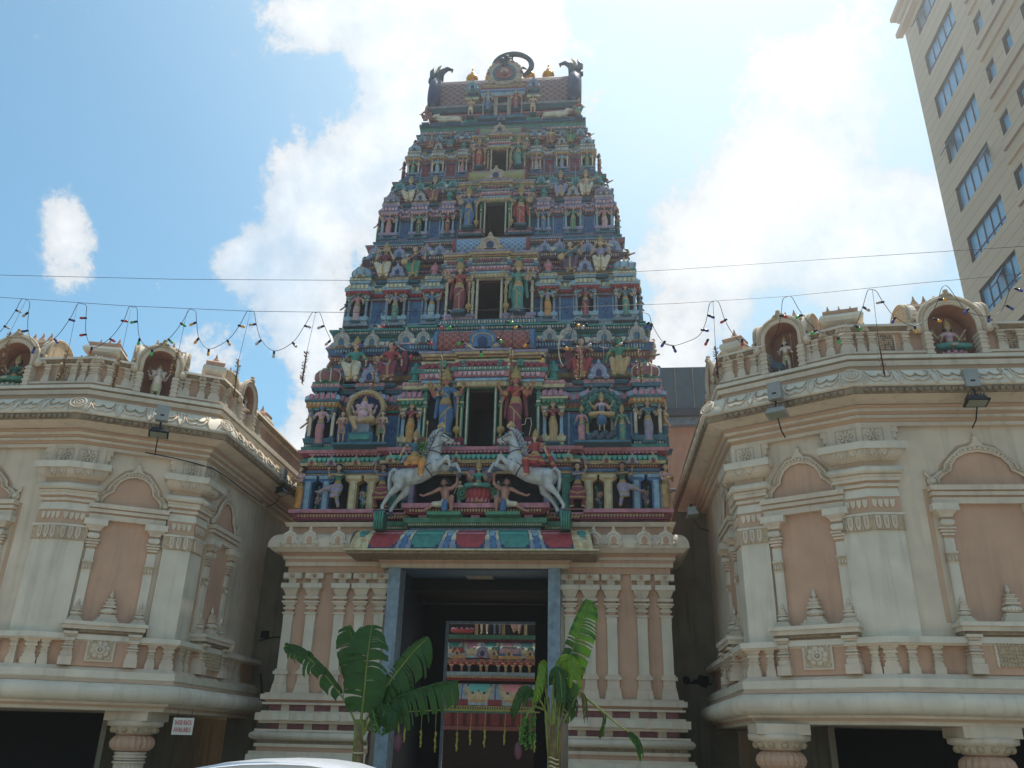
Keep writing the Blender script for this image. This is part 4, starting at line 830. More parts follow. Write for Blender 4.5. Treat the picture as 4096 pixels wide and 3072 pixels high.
SG=[[('seated_figure',(SKIN,TEAL,CRM),'moustached king in green jacket and cream robe',('crown','plate'),'outer'),('seated_figure',(SKIN,RED,MAR),'woman in red drawing a short sword',('bun','sword','plate'),'inner'),
   ('archer',(SKIN,MAR,RED),'woman archer in red drawing a bow',('bun','bow','plate'),'inner'),('bare_seated',(SKING,SKING,OCH),'green-skinned bare-chested archer in a golden cloth',('band','trident','plate'),'outer')],
 [('flute_player',(SKIN,MAR,CRM),'flute player in a maroon jacket and cream cloth',('crown','flute','plate'),'outer'),('lute_player',(SKIN,PUR,GRN),'lute player in a purple top and green skirt',('bun','lute','plate'),'inner'),
   ('lute_player',(SKIN,TEALD,PUR),'lute player in a teal top and plum skirt',('bun','lute','plate'),'inner'),('flute_player',(SKIN,LAV,CRM),'flute player in a lavender jacket and white cloth',('crown','flute','plate'),'outer')],
 [('seated_figure',(SKIN,BLUE,CRM),'seated figure in a blue jacket with a trident',('crown','trident','plate'),'outer'),('seated_figure',(SKIN,GRND,BROWN),'seated figure in brown robes with a trident',('crown','trident','plate'),'inner'),
   ('seated_figure',(SKIN,PUR,LAV),'seated figure in a purple top and lavender skirt',('crown','trident','plate'),'inner'),('bare_seated',(SKIN,SKIN,CRM),'bare-chested seated figure in a white cloth',('crown','trident','plate'),'outer')],
 [('seated_figure',(SKIND,GREYB,BROWN),'dim grey seated figure',('band','plate'),'outer'),('seated_figure',(SKIND,NAVY,TEALD),'dark blue seated figure',('band','plate'),'inner'),
   ('seated_figure',(SKIND,OCH,BROWN),'seated figure in an ochre top',('band','plate'),'inner'),('seated_figure',(SKIND,GRND,GRN),'seated figure in a green top',('band','plate'),'outer')]]
SX=[(3.15,2.28),(2.80,2.02),(2.45,1.76),(2.04,1.47)]
for ti,t in enumerate(TI):
    f=t['f']; z0=(9.30,12.46,15.22,17.36)[ti]; h=(1.14,1.06,.90,.68)[ti]
    for j in range(4):
        tt,c,words,acc,io=SG[ti][j]; k=-1 if j<2 else 1; x=SX[ti][0 if j in (0,3) else 1]
        statue(tt,(k*x,(.17,.74,1.30,1.64)[ti],z0),h,c,'%s, %s %s ledge above %s'%(words.replace(' in a ',' in ').replace(' in an ',' in ').replace(' with a ',' with '),io,SD[k],ORD[ti]),acc,kind='seat',mir=(j in (2,3) and tt!='lute_player'),group=G3,name='seated_statue')
# side figures seen along the silhouette
for ti,t in enumerate(TI):
    for k in (-1,1):
        c=[(SKIN,OCH,TEALD),(SKINB,NAVY,TEALD),(SKIND,MAR,GRND),(SKIND,BROWN,MAR)][ti]
        statue('goddess_two_arms',(k*(t['w']+.16),t['y']+.10,t['zb']+.08),HT[ti]*1.15,c,'outward facing figure, %s edge of tower beside %s'%(SD[k],ORD[ti]),('crown','plate'),rz=k*PI/2,group=G5,name='edge_statue')
        statue('bare_seated',(k*(t['w']-.10),t['cy']+.05,t['zb']+1.74*t['f']),HT[ti]*1.05,(SKIND,SKIND,BLUE),'bare chested outward facing figure under %s cornice of %s'%(SD[k],ORD[ti]),('band','plate'),rz=k*PI/2,kind='seat',group=G5,name='edge_statue')
# top storey
statue('guardian',(-.42,1.68,18.86),.66,(SKIN,SKYB,BLUE),'tiny guardian in blue left of the topmost doorway',('crown','plate'),group=G2,name='guardian_statue')
statue('guardian',(.42,1.68,18.86),.66,(SKIN,RED,MAR),'tiny guardian in red right of the topmost doorway',('crown','plate'),mir=True,group=G2,name='guardian_statue')
statue('attendant',(-.93,1.66,18.62),.70,(SKIN,SKIN,CRM),'four-armed figure in white trousers on the left of the top storey',('band','emblems','plate'),name='top_storey_statue')
statue('attendant',(.93,1.66,18.62),.72,(SKIN,SKIN,SKIN),'flesh-coloured standing figure on the right of the top storey',('band','plate'),mir=True,name='top_storey_statue')
for k in (-1,1):
    statue('seated_figure',(k*2.28,1.75,18.5),.62,(SKIND,RED,BROWN if k<0 else TEAL),'seated figure with raised hand at the %s corner below the roof'%SD[k],('crown','plate'),kind='seat',mir=k>0,name='top_storey_statue',group='corner figures under the roof')
    bl=[((-.30,0,.16),(.18,0,.18),.13,.14,0),((.18,0,.2),(.34,-.02,.32),.10,.08,0),((.34,-.03,.34),(.44,-.08,.28),.075,.05,0),((-.3,-.05,.10),(-.05,-.16,.04),.06,.035,0),((.15,-.08,.08),(.32,-.18,.04),.055,.03,0),((.30,-.02,.40),(.27,-.05,.47),.025,.01,3),((.37,.03,.40),(.38,.03,.47),.025,.01,3),((-.38,0,.2),(-.46,-.02,.02),.02,.02,0)]
    if k<0: BULL=fuse('bull_mesh',bl,[],.016,paint=lambda C,i:i)
    b=thing('bull_statue','pale reclining bull statue on the top storey, %s of the doorway'%SD[k],'statue',(k*1.62,1.84,18.54)); put('figure',BULL,b,M=b.matrix_basis@Matrix.Diagonal((k,1,.9,1)),mats=(CRM,)*3+(OCH,HAIR,WHITE))
    g=G(); g.lathe([(.005,0),(.12,.01),(.13,.04),(.09,.06)],TEALD,n=10,T=Matrix.Translation((k*1.62,1.90,18.52)));g.box(k*1.62-.4,k*1.62+.4,1.74,1.98,18.50,18.545,TEALD); g.build('base',b)
# seated group left : elephant-headed figure in a ring, with two attendants
F=.28-.34
def ringhalo(x,y,z,R,par):
    g=G(); g.lathe([(R*.8,0),(R*.8,.03)],NAVY,n=28,T=Matrix.Translation((x,y,z))@Matrix.Rotation(PI/2,4,'X'))
    g.tube([(x+R*math.cos(a),y-.06,z+R*math.sin(a)) for a in [i*2*PI/40 for i in range(40)]],.055,OCH,8,close=True)
    for i in range(44): a=i*2*PI/44; g.ball((x+R*1.12*math.cos(a),y-.05,z+R*1.12*math.sin(a)),.03,OCH,5)
    for i in range(40): a=i*2*PI/40; g.ball((x+R*.98*math.cos(a),y-.115,z+R*.98*math.sin(a)),.02,YEL,4)
    g.build('ring_halo',par)
e=statue('elephant_headed_seated',(-2.67,-.30,7.92),.96,(ROSE,RED,OCH),'pink elephant-headed figure seated in a golden ring on the lowest niche storey',('crown','emblems'),kind='elseat',name='elephant_headed_statue')
ringhalo(-2.67,-.13,8.60,.40,e)
g=G(); g.box(-2.95,-2.39,-.44,.05,7.66,7.93,TEALD); g.box(-2.90,-2.44,-.48,.0,7.74,7.86,TEAL); g.box(-3.3,-2.04,-.50,.1,7.62,7.67,TEALD); g.box(-2.85,-2.49,-.40,0,7.925,8.15,GREYB); g.build('throne',e)
for k,c in ((-1,GREYB),(1,GRN)):
    statue('attendant',(-2.67+k*.46,-.34,7.70),.74,(SKIN,SKIN,c),'attendant with pink garland on %s side of the ringed elephant headed statue'%SD[k],('garland',),mir=k<0,group='garland bearers',name='attendant_statue')
# seated group right : figure on a peacock in front of its green fan
pk=statue('cross_legged',(2.72,-.40,8.20),.50,(SKIN,ROSE,OCH),'many-armed figure riding a blue peacock before its green feather fan',('crown','emblems'),kind='lotus',name='peacock_rider_statue')
g=G()
for R,n,rr in ((.40,15,.085),(.29,13,.075)):
    for i in range(n):
        a=math.radians(-42+264*i/(n-1)); g.ball((2.72+R*math.cos(a),.0-.20-(.40-R)*.3,8.52+R*math.sin(a)*1.02),rr,GRND if rr>.08 else GRN,7,sy=.45); g.ball((2.72+R*math.cos(a),-.25-(.40-R)*.3,8.52+R*math.sin(a)*1.02),rr*.45,TEALD,6,sy=.4)
g.build('feather_fan',pk)
PK=fuse('peacock_mesh',[((0,.05,.0),(0,-.08,.04),.12,.10,2),((0,-.08,.06),(0,-.15,.26),.05,.03,2),((0,-.15,.27),(0,-.17,.30),.035,.03,2),((0,-.19,.30),(0,-.23,.285),.012,.004,3),((.05,.0,-.06),(.05,-.02,-.22),.02,.014,3),((-.05,.0,-.06),(-.05,-.02,-.22),.02,.014,3)],[],.010,paint=lambda C,i:i)
put('peacock',PK,pk,M=Matrix.Translation((2.72,-.44,8.12)),mats=(BLUE,BLUE,BLUE,OCH,HAIR,WHITE))
g=G(); g.box(2.40,3.04,-.42,.05,7.68,7.86,TEAL); g.box(2.10,3.34,-.50,.1,7.62,7.67,TEALD)
for i in range(9): g.ball((2.46+.065*i,-.42,7.74+.05*(i%3)),.085,HORNM,6)
g.build('rock_base',pk)
for k,c,s,w in ((-1,(SKING,PINK,PINK),0,'green-faced consort in a pink sari left'),(1,(SKIN,GRN,TEAL),1,'consort in a green sari right')):
    statue('goddess_two_arms',(2.72+k*.44,-.38,7.68),.74,c,'%s of the peacock rider'%w,('crown',),mir=k<0,name='consort_statue')
# tier 1 dancers
def D1(x,k,t,c,words,acc,h=1.0,mir=False,rz=0,y=-.16): statue(t,(x,y,6.25),h,c,words,acc,kind='dance' if t!='woman_offering' else 'stand',mir=mir,rz=rz,group=G4,name='dancer_statue')
D1(-3.14,-1,'dancer_leg_raised',(SKIN,GRN,LAV),'dancer in green top and grey skirt lifting one leg, left side of tower',('band',),mir=True)
D1(3.14,1,'dancer_leg_raised',(SKIND,GRND,LAV),'dancer in green top and lilac skirt lifting one leg, right side of tower',('band',))
D1(-2.13,-1,'dancer_fan_skirt',(SKIND,BLUE,MAR),'dancer in a blue top and maroon fan skirt behind the left horse',('band',),mir=True)
D1(2.17,1,'dancer_fan_skirt',(SKIN,BLUE,MAR),'dancer in blue top and maroon fan skirt beside tail of right horse',('band',))
D1(-4.06,-1,'woman_offering',(SKIN,ROSE,ORG),'woman in golden skirt holding pot, left corner of lowest tier',('bun','pot'),rz=-.6,y=.0)
D1(4.06,1,'woman_offering',(SKIN,ROSE,OCH),'woman in yellow skirt holding pot, right corner of lowest tier',('bun','pot'),rz=.6,y=.0)
D1(4.12,1,'woman_offering',(SKINB,ORG,ORG),'figure in an orange robe behind the right corner of the lowest tier',('crown',),rz=1.5,y=.8)
D1(-4.12,-1,'woman_offering',(SKIN,TEAL,BROWN),'figure in a brown robe behind the left corner of the lowest tier',('crown',),rz=-1.5,y=.8)
for k,b in ((-1,((-3.6,.0),)),(1,((3.6,0),))): pass
for k in (-1,1):
    statue('crouching_bearer',(k*.62,-.52,6.03),.74,(p('tanned_skin',(176,116,96)),BLUE,CRM),'crouching bearer in blue sash holding up the hooves of the %s horse'%SD[k],(),mir=(k>0),name='crouching_bearer_statue',group='crouching bearers under the horses')
    g=G(); g.box(k*.62-.36,k*.62+.36,-.74,-.3,5.962,6.03,GRN); g.build('bearer_base',TW)
    g=G(); g.tube([(k*(.30+.0)+.13*(1-i/30)*math.cos(i*.5),-.36-.002*i,6.50+.15*(1-i/30)*math.sin(i*.5)) for i in range(28)],.03,GRN,6); g.ball((k*.30,-.33,6.5),.13,GRND,10,sy=.2); part(g,'scroll_ornament')
# lotus goddess in the middle
lg=statue('cross_legged',(.05,-.46,6.58),.50,(SKIN,TEAL,TEAL),'crowned four-armed goddess in green seated cross-legged on a red lotus between the horses',('tallcrown','emblems'),kind='lotus',name='lotus_goddess_statue')
g=G()
for row,(R,z,h,m) in enumerate(((.30,6.34,.24,RED),(.31,6.28,.10,PINK))):
    for i in range(14):
        a=2*PI*i/14+row*.2; T=Matrix.Translation((.05+R*.78*math.cos(a),-.40+R*.55*math.sin(a),z))@Matrix.Rotation(a+PI/2,4,'Z'); g.ball((0,0,h*.5),h*.5,m,7,T=T@Matrix.Diagonal((.62,.45,1.15,1)))
g.lathe([(.20,6.3),(.27,6.5),(.26,6.58),(0.001,6.59)],OCH,(.05,-.40,0),18,sy=.7); g.build('lotus_seat',lg)
for k in (-1,1):
    g=G(); g.ball((.05+k*.18,-.30,6.92),.12,PINK,8,sy=.5,sz=1.3); g.build('shoulder_garland',lg)
    statue('goddess_two_arms',(.05+k*.42,-.34,6.28),.52,(CRM,CRM,GREYB),'pale grey elephant-like attendant figure on the %s of the lotus goddess'%SD[k],('band',),group='attendants of the lotus goddess',name='attendant_statue')
# ------------------------------------------------------------------ horses
def hp(x,z,dy=0): return (x,dy,z)
HQ=[ # coordinates of the left horse, rearing toward the middle
 (hp(-1.50,6.74),hp(-1.20,6.80),.20,.185,0),(hp(-1.20,6.80),hp(-.93,6.99),.19,.21,0),(hp(-.93,6.99),hp(-.84,7.10),.205,.175,0),(hp(-1.58,6.72),hp(-1.55,6.75),.185,.19,0),
 (hp(-.90,7.14),hp(-.86,7.38),.165,.125,0),(hp(-.86,7.38),hp(-.80,7.62),.125,.085,0),(hp(-.82,7.64),hp(-.76,7.70),.085,.080,0),
 (hp(-.76,7.69),hp(-.62,7.62),.078,.052,0),(hp(-.62,7.62),hp(-.50,7.565),.052,.042,0),(hp(-.70,7.60),hp(-.60,7.53),.05,.03,0),(hp(-.60,7.545),hp(-.52,7.51),.026,.02,0),
 (hp(-.80,7.76,-.04),hp(-.79,7.85,-.05),.025,.008,0),(hp(-.80,7.76,.04),hp(-.79,7.85,.05),.025,.008,0),
 # hind legs
 (hp(-1.55,6.72,-.10),hp(-1.58,6.52,-.13),.155,.10,0),(hp(-1.58,6.52,-.13),hp(-1.76,6.34,-.12),.095,.05,0),(hp(-1.76,6.34,-.12),hp(-1.90,6.10,-.12),.048,.036,0),(hp(-1.90,6.10,-.12),hp(-1.88,6.02,-.13),.038,.042,0),(hp(-1.88,6.01,-.13),hp(-1.86,5.97,-.14),.045,.06,4),
 (hp(-1.48,6.68,.10),hp(-1.48,6.46,.12),.15,.09,0),(hp(-1.48,6.46,.12),hp(-1.64,6.28,.11),.085,.048,0),(hp(-1.64,6.28,.11),hp(-1.76,6.08,.11),.045,.036,0),(hp(-1.76,6.08,.11),hp(-1.76,6.02,.10),.038,.042,0),(hp(-1.76,6.01,.10),hp(-1.75,5.97,.09),.045,.058,4),
 # fore legs
 (hp(-.86,7.00,-.10),hp(-.82,6.90,-.15),.12,.085,0),(hp(-.82,6.92,-.15),hp(-.56,7.15,-.19),.075,.048,0),(hp(-.56,7.15,-.19),hp(-.50,6.98,-.22),.048,.034,0),(hp(-.50,6.98,-.22),hp(-.46,6.90,-.22),.036,.038,0),(hp(-.46,6.90,-.22),hp(-.45,6.83,-.22),.04,.05,4),
 (hp(-.76,7.02,.10),hp(-.66,6.98,.13),.11,.07,0),(hp(-.66,6.98,.13),hp(-.41,7.07,.08),.065,.045,0),(hp(-.41,7.07,.08),hp(-.32,6.90,.04),.045,.034,0),(hp(-.32,6.90,.04),hp(-.31,6.84,.03),.036,.04,0),(hp(-.31,6.84,.03),hp(-.32,6.78,.02),.042,.05,4),
 (hp(-.70,7.655,-.075),hp(-.69,7.655,-.075),-.022,-.022,4),(hp(-.515,7.585,-.04),hp(-.51,7.585,-.04),-.014,-.014,4)]
HM=fuse('horse_mesh',HQ,[],.016,paint=lambda C,i:i,smooth=3)
def horseparts():
    mane=G()
    P_=[Vector(q) for q in ((-.77,-.0,7.80),(-.86,-.0,7.76),(-.935,0,7.62),(-.985,0,7.48),(-1.02,0,7.34),(-1.06,0,7.22))]
    for i in range(26):
        t=i/25*(len(P_)-1); j=min(int(t),len(P_)-2); a=P_[j].lerp(P_[j+1],t-j)
        mane.tube([a+Vector((.03,-.05,.03)),a+Vector((-.05,-.07,.0)),a+Vector((-.10,-.08,-.07)),a+Vector((-.06,-.10,-.13))],[.03,.032,.024,.008],GREYB if i%3 else HORSE,5)
    tail=G()
    for i in range(9):
        o=Vector((.012*(i%3),-.05+.018*i,.0)); tail.tube([Vector(q)+o for q in ((-1.62,0,6.84),(-1.72,0,6.92),(-1.80,0,6.84),(-1.82,0,6.66),(-1.80,0,6.48),(-1.76,0,6.38))],[.03,.04,.04,.035,.03,.01],GREYB if i%2 else HORSE,5)
    br=G(); m=p('dark_strap',(70,60,62))
    def loop(a,b,r,nrm,k=16):
        n=Vector(nrm).normalized(); u=n.orthogonal().normalized(); v=n.cross(u); c=Vector(a)
        br.tube([c+(u*math.cos(i*2*PI/k)+v*math.sin(i*2*PI/k))*r for i in range(k)],b,m,5,close=True)
    loop((-.57,0,7.60),.010,.054,(.9,0,-.4)); loop((-.745,0,7.68),.010,.088,(.75,0,-.65)); loop((-.88,0,7.30),.012,.146,(.25,0,1)); loop((-1.02,0,6.93),.013,.215,(.8,0,.62))
    br.tube([(-.57,-.05,7.60),(-.66,-.065,7.64),(-.74,-.085,7.68)],.010,m,5); br.tube([(-.57,-.055,7.58),(-.72,-.10,7.45),(-.9,-.15,7.36),(-1.08,-.16,7.36)],.008,m,5)
    br.tube([(-.78,-.16,7.10),(-.93,-.20,7.0),(-1.05,-.20,6.92)],.010,m,5)
    for q in ((-.57,-.055,7.60),(-.74,-.09,7.68)): br.ball(q,.02,GOLD,6)
    plume=G()
    for i in range(5): plume.ball((-.76+.03*(i-2),0,7.90+.03*(2-abs(i-2))),.035,OCH,6,sy=.5,sz=1.5)
    plume.tube([(-.77,0,7.80),(-.77,0,7.90)],.02,OCH,5)
    sad=G(); sad.ball((-1.22,0,6.97),.21,MAR,12,sx=1.0,sy=1.0,sz=.35)
    return [('mane',mane.mesh('mane')),('tail',tail.mesh('tail')),('bridle',br.mesh('bridle')),('plume',plume.mesh('plume')),('saddle',sad.mesh('saddle'))]
HP=horseparts()
for k in (-1,1):
    h=thing('horse_statue','white rearing horse statue on the %s, facing the middle above the porch'%SD[k],'statue',(k*1.8,-.8,5.97),group='rearing white horses of the tower')
    Mh=Matrix.Translation((0,-.80,0))@Matrix.Diagonal((1 if k<0 else -1,1,1,1))
    put('body',HM,h,M=Mh,mats=(HORSE,)*4+(HORNM,HORSE))
    for n_,me in HP: put(n_,me,h,M=Mh)
    g=G(); 
    X=k*1.93
    for i in range(4): g.tube([(X-.08+.053*i,-.985,5.62),(X-.07+.047*i,-1.0,5.78),(X-.085+.057*i,-.99,5.97)],[.018,.024,.026],GRN if i%2 else TEAL,6)
    g.box(X-.105,X+.105,-.985,-.66,5.60,5.95,GRND); g.box(X-.115,X+.115,-1.0,-.64,5.945,5.975,TEALD); part(g,'horse_pedestal')
R=statue('rider',(-1.28,-.92,6.84),.80,(SKIN,TEALD,ORG),'crowned moustached rider in a green scarf and orange trousers on the left horse',('crown','spear'),rz=.45,kind='rider',name='rider_statue')
R=statue('rider',(1.30,-.92,6.84),.78,(SKIN,RED,RED),'woman rider in a red and gold costume on the right horse',('crown',),rz=-.45,mir=True,kind='rider',name='rider_statue')
g=G(); g.tube([(1.17,-1.0,7.60),(1.22,-1.0,7.86),(1.20,-1.0,8.0),(1.10,-1.0,7.99),(1.08,-1.0,7.86),(1.0,-1.0,7.84)],.008,CRM,5); g.build('whip',R)
g=G()
for i in range(14): g.ball((1.50+.02*i,-.78,7.40-.045*i),.06,RED if i%4 else GOLD,5)
g.build('shawl',R)
# leaves tied to the left rider
g=G(); rr=random.Random(4)
LEAFG=mat('leaf_green',(70,118,44),rough=.5,var=.3,scale=20,bump=.1)
for i in range(60):
    c=Vector((-1.10+rr.gauss(0,.045),-1.12+rr.gauss(0,.03),7.30+rr.gauss(0,.11))); a=Vector((rr.uniform(-1,1),rr.uniform(-1,0),rr.uniform(-.6,1))).normalized()*.05; b=a.orthogonal().normalized()*.016
    g.add([c-a,c+b,c+a,c-b],[(0,1,2,3)],LEAFG)
o=g.build('leaf_garland'); tag(o,'sprig of fresh green leaves tied to the chest of the left rider','leaves')
# ------------------------------------------------------------------ octagonal side pavilions
BEAD=CREAMD
CR2=mat('carved_cream',(190,168,138),rough=.8,var=.25,scale=18,bump=.6,dirt=.4)
PEAB=mat('peach_shade_paint',(192,160,132),rough=.75,var=.1,scale=2.5,bump=.2)
def finialm():
    g=G(); g.lathe([(.05,0),(.045,.02),(.065,.04),(.06,.075),(.04,.085),(.045,.10),(.02,.12),(.03,.135),(.012,.16),(.018,.175),(.002,.22)],PEACH,n=10); return g.mesh('finial_mesh')
FINM=finialm()
def balm():
    g=G()
    for z0,z1,w,d in ((0,.10,.075,.08),(.10,.16,.062,.065),(.16,.20,.05,.055),(.20,.215,.065,.07),(.215,.235,.048,.05),(.235,.25,.06,.065),(.25,.29,.045,.05),(.29,.33,.062,.07),(.33,.345,.048,.05),(.345,.37,.06,.065),(.37,.40,.078,.085)): g.box(-w,w,-d,.02,z0,z1,CREAM)
    return g.mesh('baluster_mesh')
BALM=balm()
def rosette():
    g=G(); g.box(-.20,.20,-.02,.02,-.2,.2,CREAM); g.box(-.17,.17,-.026,-.02,-.17,.17,CR2)
    for i in range(8): a=i*PI/4+.2; g.ball((.105*math.cos(a),-.03,.105*math.sin(a)),.05,CREAM,6,sy=.5)
    for i in range(8): a=i*PI/4; g.ball((.055*math.cos(a),-.05,.055*math.sin(a)),.03,CREAM,6,sy=.6)
    g.ball((0,-.06,0),.024,CREAM,6)
    for a,b in ((-1,-1),(1,-1),(-1,1),(1,1)): g.ball((a*.14,-.03,b*.14),.025,CREAM,5,sy=.5)
    return g.mesh('rosette_mesh')
ROSM=rosette()
def stupa():
    g=G()
    for z0,z1,w in ((0,.04,.16),(.04,.08,.13),(.08,.12,.10)): g.box(-w,w,-w*.8,.02,z0,z1,CREAM)
    g.ball((0,-.01,.17),.105,CREAM,12,sz=.55,sy=.9)
    for i in range(8): a=PI+PI*i/7; g.ball((.09*math.cos(a),-.01+.075*math.sin(a),.17),.025,WHITE,5)
    for z0,z1,w in ((.22,.245,.085),(.245,.28,.06),(.28,.30,.07),(.30,.33,.045),(.33,.345,.055)): g.box(-w,w,-w,.02,z0,z1,CREAM)
    g.lathe([(.03,.345),(.015,.37),(.035,.40),(.02,.425),(.012,.45),(.002,.48)],CREAM,n=8); return g.mesh('stupa_mesh')
STUP=stupa()
def side(mir,C1,C2,label):
    k=-1 if mir else 1
    root=thing('temple_pavilion_building',label,'building',(k*(C1[0]-1),C1[1]+3,0))
    c1=Vector(C1);c2=Vector(C2);ang=math.atan2(c2.y-c1.y,c2.x-c1.x);L1=(c2-c1).length
    X0=-15.; path=[(X0,C1[1]),C1,C2,(C2[0],7.5)]
    u=Vector((math.cos(ang),math.sin(ang)))
    def F(i,s,z=0.):
        "frame on facet i, s metres along it"
        if i==0: return (C1[0]+s,C1[1],0.,z)
        if i==1: q=c1+u*s; return (q.x,q.y,ang,z)
        return (C2[0],C2[1]+s,PI/2,z)
    def FM(i,s,z=0.): x,y,a,zz=F(i,s,z); return fr(x,y,a,zz)
    def place(nm,me,i,s,z,sc=1.,off=0.,mats=None,par=None):
        x,y,a,zz=F(i,s,z); x+=math.sin(a)*off; y-=math.cos(a)*off
        return put(nm,me,par or root,M=fr(k*x,y,k*a,zz)@(Matrix.Scale(sc,4) if not isinstance(sc,tuple) else Matrix.Diagonal((*sc,1))),mats=mats)
    def B(g,nm,par=None): return g.build(nm,par or root)
    N=lambda: G(mir)
    g=N(); g.sweep(path,[(0,1.97),(0,7.78)],CREAM); g.sweep(path,[(.1,7.76),(-1.5,7.78)],CREAM); B(g,'wall')
    g=N(); layers(g,path,[(1.97,2.02,.10,.12,CREAM),(2.02,2.06,.14,.16,PEAB),(2.06,2.10,.20,.22,CREAM)])
    g.sweep(path,[(.18,2.10)]+[(.24+.17*math.sin(PI*i/10),2.10+.31*(1-math.cos(PI*i/10))/2) for i in range(11)]+[(.18,2.41)],WHITE,True)
    layers(g,path,[(2.41,2.45,.28,.26,PEAB),(2.45,2.48,.24,.24,CREAM),(2.48,2.60,.26,.26,WHITE),(2.60,2.67,.24,.16,CREAM)]); B(g,'base_moulding')
    g=N(); layers(g,path,[(2.67,3.07,.07,.07,PEACH),(3.07,3.10,.20,.22,CREAM),(3.10,3.19,.25,.24,WHITE),(3.19,3.215,.20,.05,CREAM)]); B(g,'balustrade')
    # beam soffit and dark arcade under the building
    pts=[(X0,C1[1]),C1,C2,(C2[0],7.5),(X0,7.5)]
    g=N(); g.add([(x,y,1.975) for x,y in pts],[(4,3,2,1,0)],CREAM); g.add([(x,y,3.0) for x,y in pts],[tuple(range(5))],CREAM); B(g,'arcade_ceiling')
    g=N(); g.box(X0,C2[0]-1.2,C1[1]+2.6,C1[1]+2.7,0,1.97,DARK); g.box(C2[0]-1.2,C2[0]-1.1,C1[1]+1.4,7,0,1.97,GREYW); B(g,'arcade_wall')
    # corner pilasters
    def corner(i,w=.37,w2=.37):
        if i==1: C=c1; da=Vector((1,0)); db=u
        else: C=c2; da=u; db=Vector((0,1))
        na=Vector((da.y,-da.x)); nb=Vector((db.y,-db.x)); A=C-da*w; Bq=C+db*w2
        pp=[tuple(A-na*.08),tuple(A),tuple(C),tuple(Bq),tuple(Bq-nb*.08)]
        g=N(); g.sweep(pp,[(.075,3.19),(.075,4.82)],WHITE)
        layers(g,pp,[(4.82,5.06,.10,.10,CR2),(5.06,5.10,.115,.115,WHITE),(5.10,5.18,.085,.085,PEAB),(5.18,5.33,.08,.08,PEACH,'petal',CREAM,.085),(5.33,5.36,.08,.08,PEAB),(5.36,5.50,.095,.07,WHITE),(5.50,5.53,.06,.06,PEAB),(5.53,5.58,.10,.10,CREAM),(5.58,5.62,.085,.085,PEAB),(5.62,5.67,.13,.13,CREAM),(5.67,5.72,.115,.15,CREAM)])
        layers(g,pp,[(5.73,5.86,.13,.19,WHITE,'roll'),(5.86,5.95,.09,.09,PEAB)])
        g.sweep(pp,[(.08,5.95),(.16,5.98),(.22,6.05),(.23,6.12)],CREAM,True); layers(g,pp,[(6.12,6.24,.27,.27,WHITE),(6.24,6.56,.11,.11,CREAM)])
        for T,wd in along(pp,.17,.16):
            g.tube([(-wd*.42,-.075,6.10),(-wd*.38,-.06,6.03),(-wd*.15,-.02,5.985),(wd*.15,-.02,5.985),(wd*.38,-.06,6.03),(wd*.42,-.075,6.10)],.014,CREAM,5,T); g.ball((0,-.06,6.05),.035,CREAM,6,T=T,sy=.5)
        for T,wd in along(pp,.11,.10):
            g.ext([(-wd*.34,5.05),(-wd*.34,4.90),(-wd*.2,4.85),(0,4.83),(wd*.2,4.85),(wd*.34,4.90),(wd*.34,5.05)],-.018,.0,CREAM,T); g.tube([(wd*.5,-.006,5.05),(wd*.5,-.006,4.88),(wd*.42,-.006,4.82)],.011,CREAM,4,T); g.box(-wd*.08,wd*.08,-.026,-.018,4.90,5.02,PEAB,T)
        for T,wd in along(pp,.29,.11):
            for r in (0,1):
                for jj in range(8): a=jj*PI/4+.3*r; R=(.085,.045)[r]; g.ball((R*math.cos(a),-.012-.014*r,6.40+R*math.sin(a)),(.032,.022)[r],CREAM,5,T=T,sy=.5)
            g.ball((0,-.04,6.40),.018,CREAM,5,T=T)
            g.tube([(-wd*.44,-.01,6.28),(wd*.44,-.01,6.28),(wd*.44,-.01,6.52),(-wd*.44,-.01,6.52)],.009,CREAM,4,T,close=True)
        for s,q,d,n in ((-1,A,da,na),(1,Bq,db,nb)):
            a=math.atan2(d.y,d.x); T=fr(q.x+n.x*.0,q.y+n.y*.0,a)
            for jj in range(3): 
                x0=0 if s>0 else -(.06+.03*jj)-.11; x1=.06+.03*jj+.11 if s>0 else 0
                g.box(x0,x1,-.085+.02*(2-jj)*.3,.0,6.26+.10*jj,6.36+.10*jj,CREAM,T)
        B(g,'corner_pilaster')
    corner(1); corner(2)
    # niche bays
    def bay(i,sc,hw,fl):
        "blind window: sill, two half pilasters, lintel and cusped arch, centred sc along facet i"
        T=FM(i,sc); g=N(); g.box(-hw+.10,hw-.10,-.012,.0,3.40,5.3,PEACH,T); g.ext([(-hw+.06,5.5),(hw-.06,5.5),(hw*.62,5.86),(hw*.5,5.98),(hw*.25,6.12),(0,6.15),(-hw*.25,6.12),(-hw*.5,5.98),(-hw*.62,5.86)],-.012,0,PEACH,T)
        B(g,'niche_panel')
        g=N()
        for a,b,o in ((5.24,5.34,.07),(5.34,5.37,.05),(5.37,5.43,.10),(5.43,5.45,.08),(5.45,5.53,.13)): g.box(-hw-o*.5+.02,hw+o*.5-.02,-o-.03,0,a,b,CREAM if o not in (.05,.08) else PEAB,T)
        B(g,'niche_lintel')
        g=N(); h=hw-.12
        def trace(d):
            H=[(h+d*.9,5.56),(h*.99+d,5.66),(h*.82+d,5.76),(h*.70+d*.9,5.80),(h*.66+d*.9,5.90),(h*.52+d*.8,6.02),(h*.30+d*.5,6.11+d*.7),(0,6.15+d*.95)]
            return [(-a,b) for a,b in H]+[(a,b) for a,b in H[::-1][1:]]
        for d,r in ((-.02,.022),(.035,.030),(.085,.022)): g.tube([(a,-.045,b) for a,b in trace(d)],r,CREAM,6,T)
        tt=trace(.035)
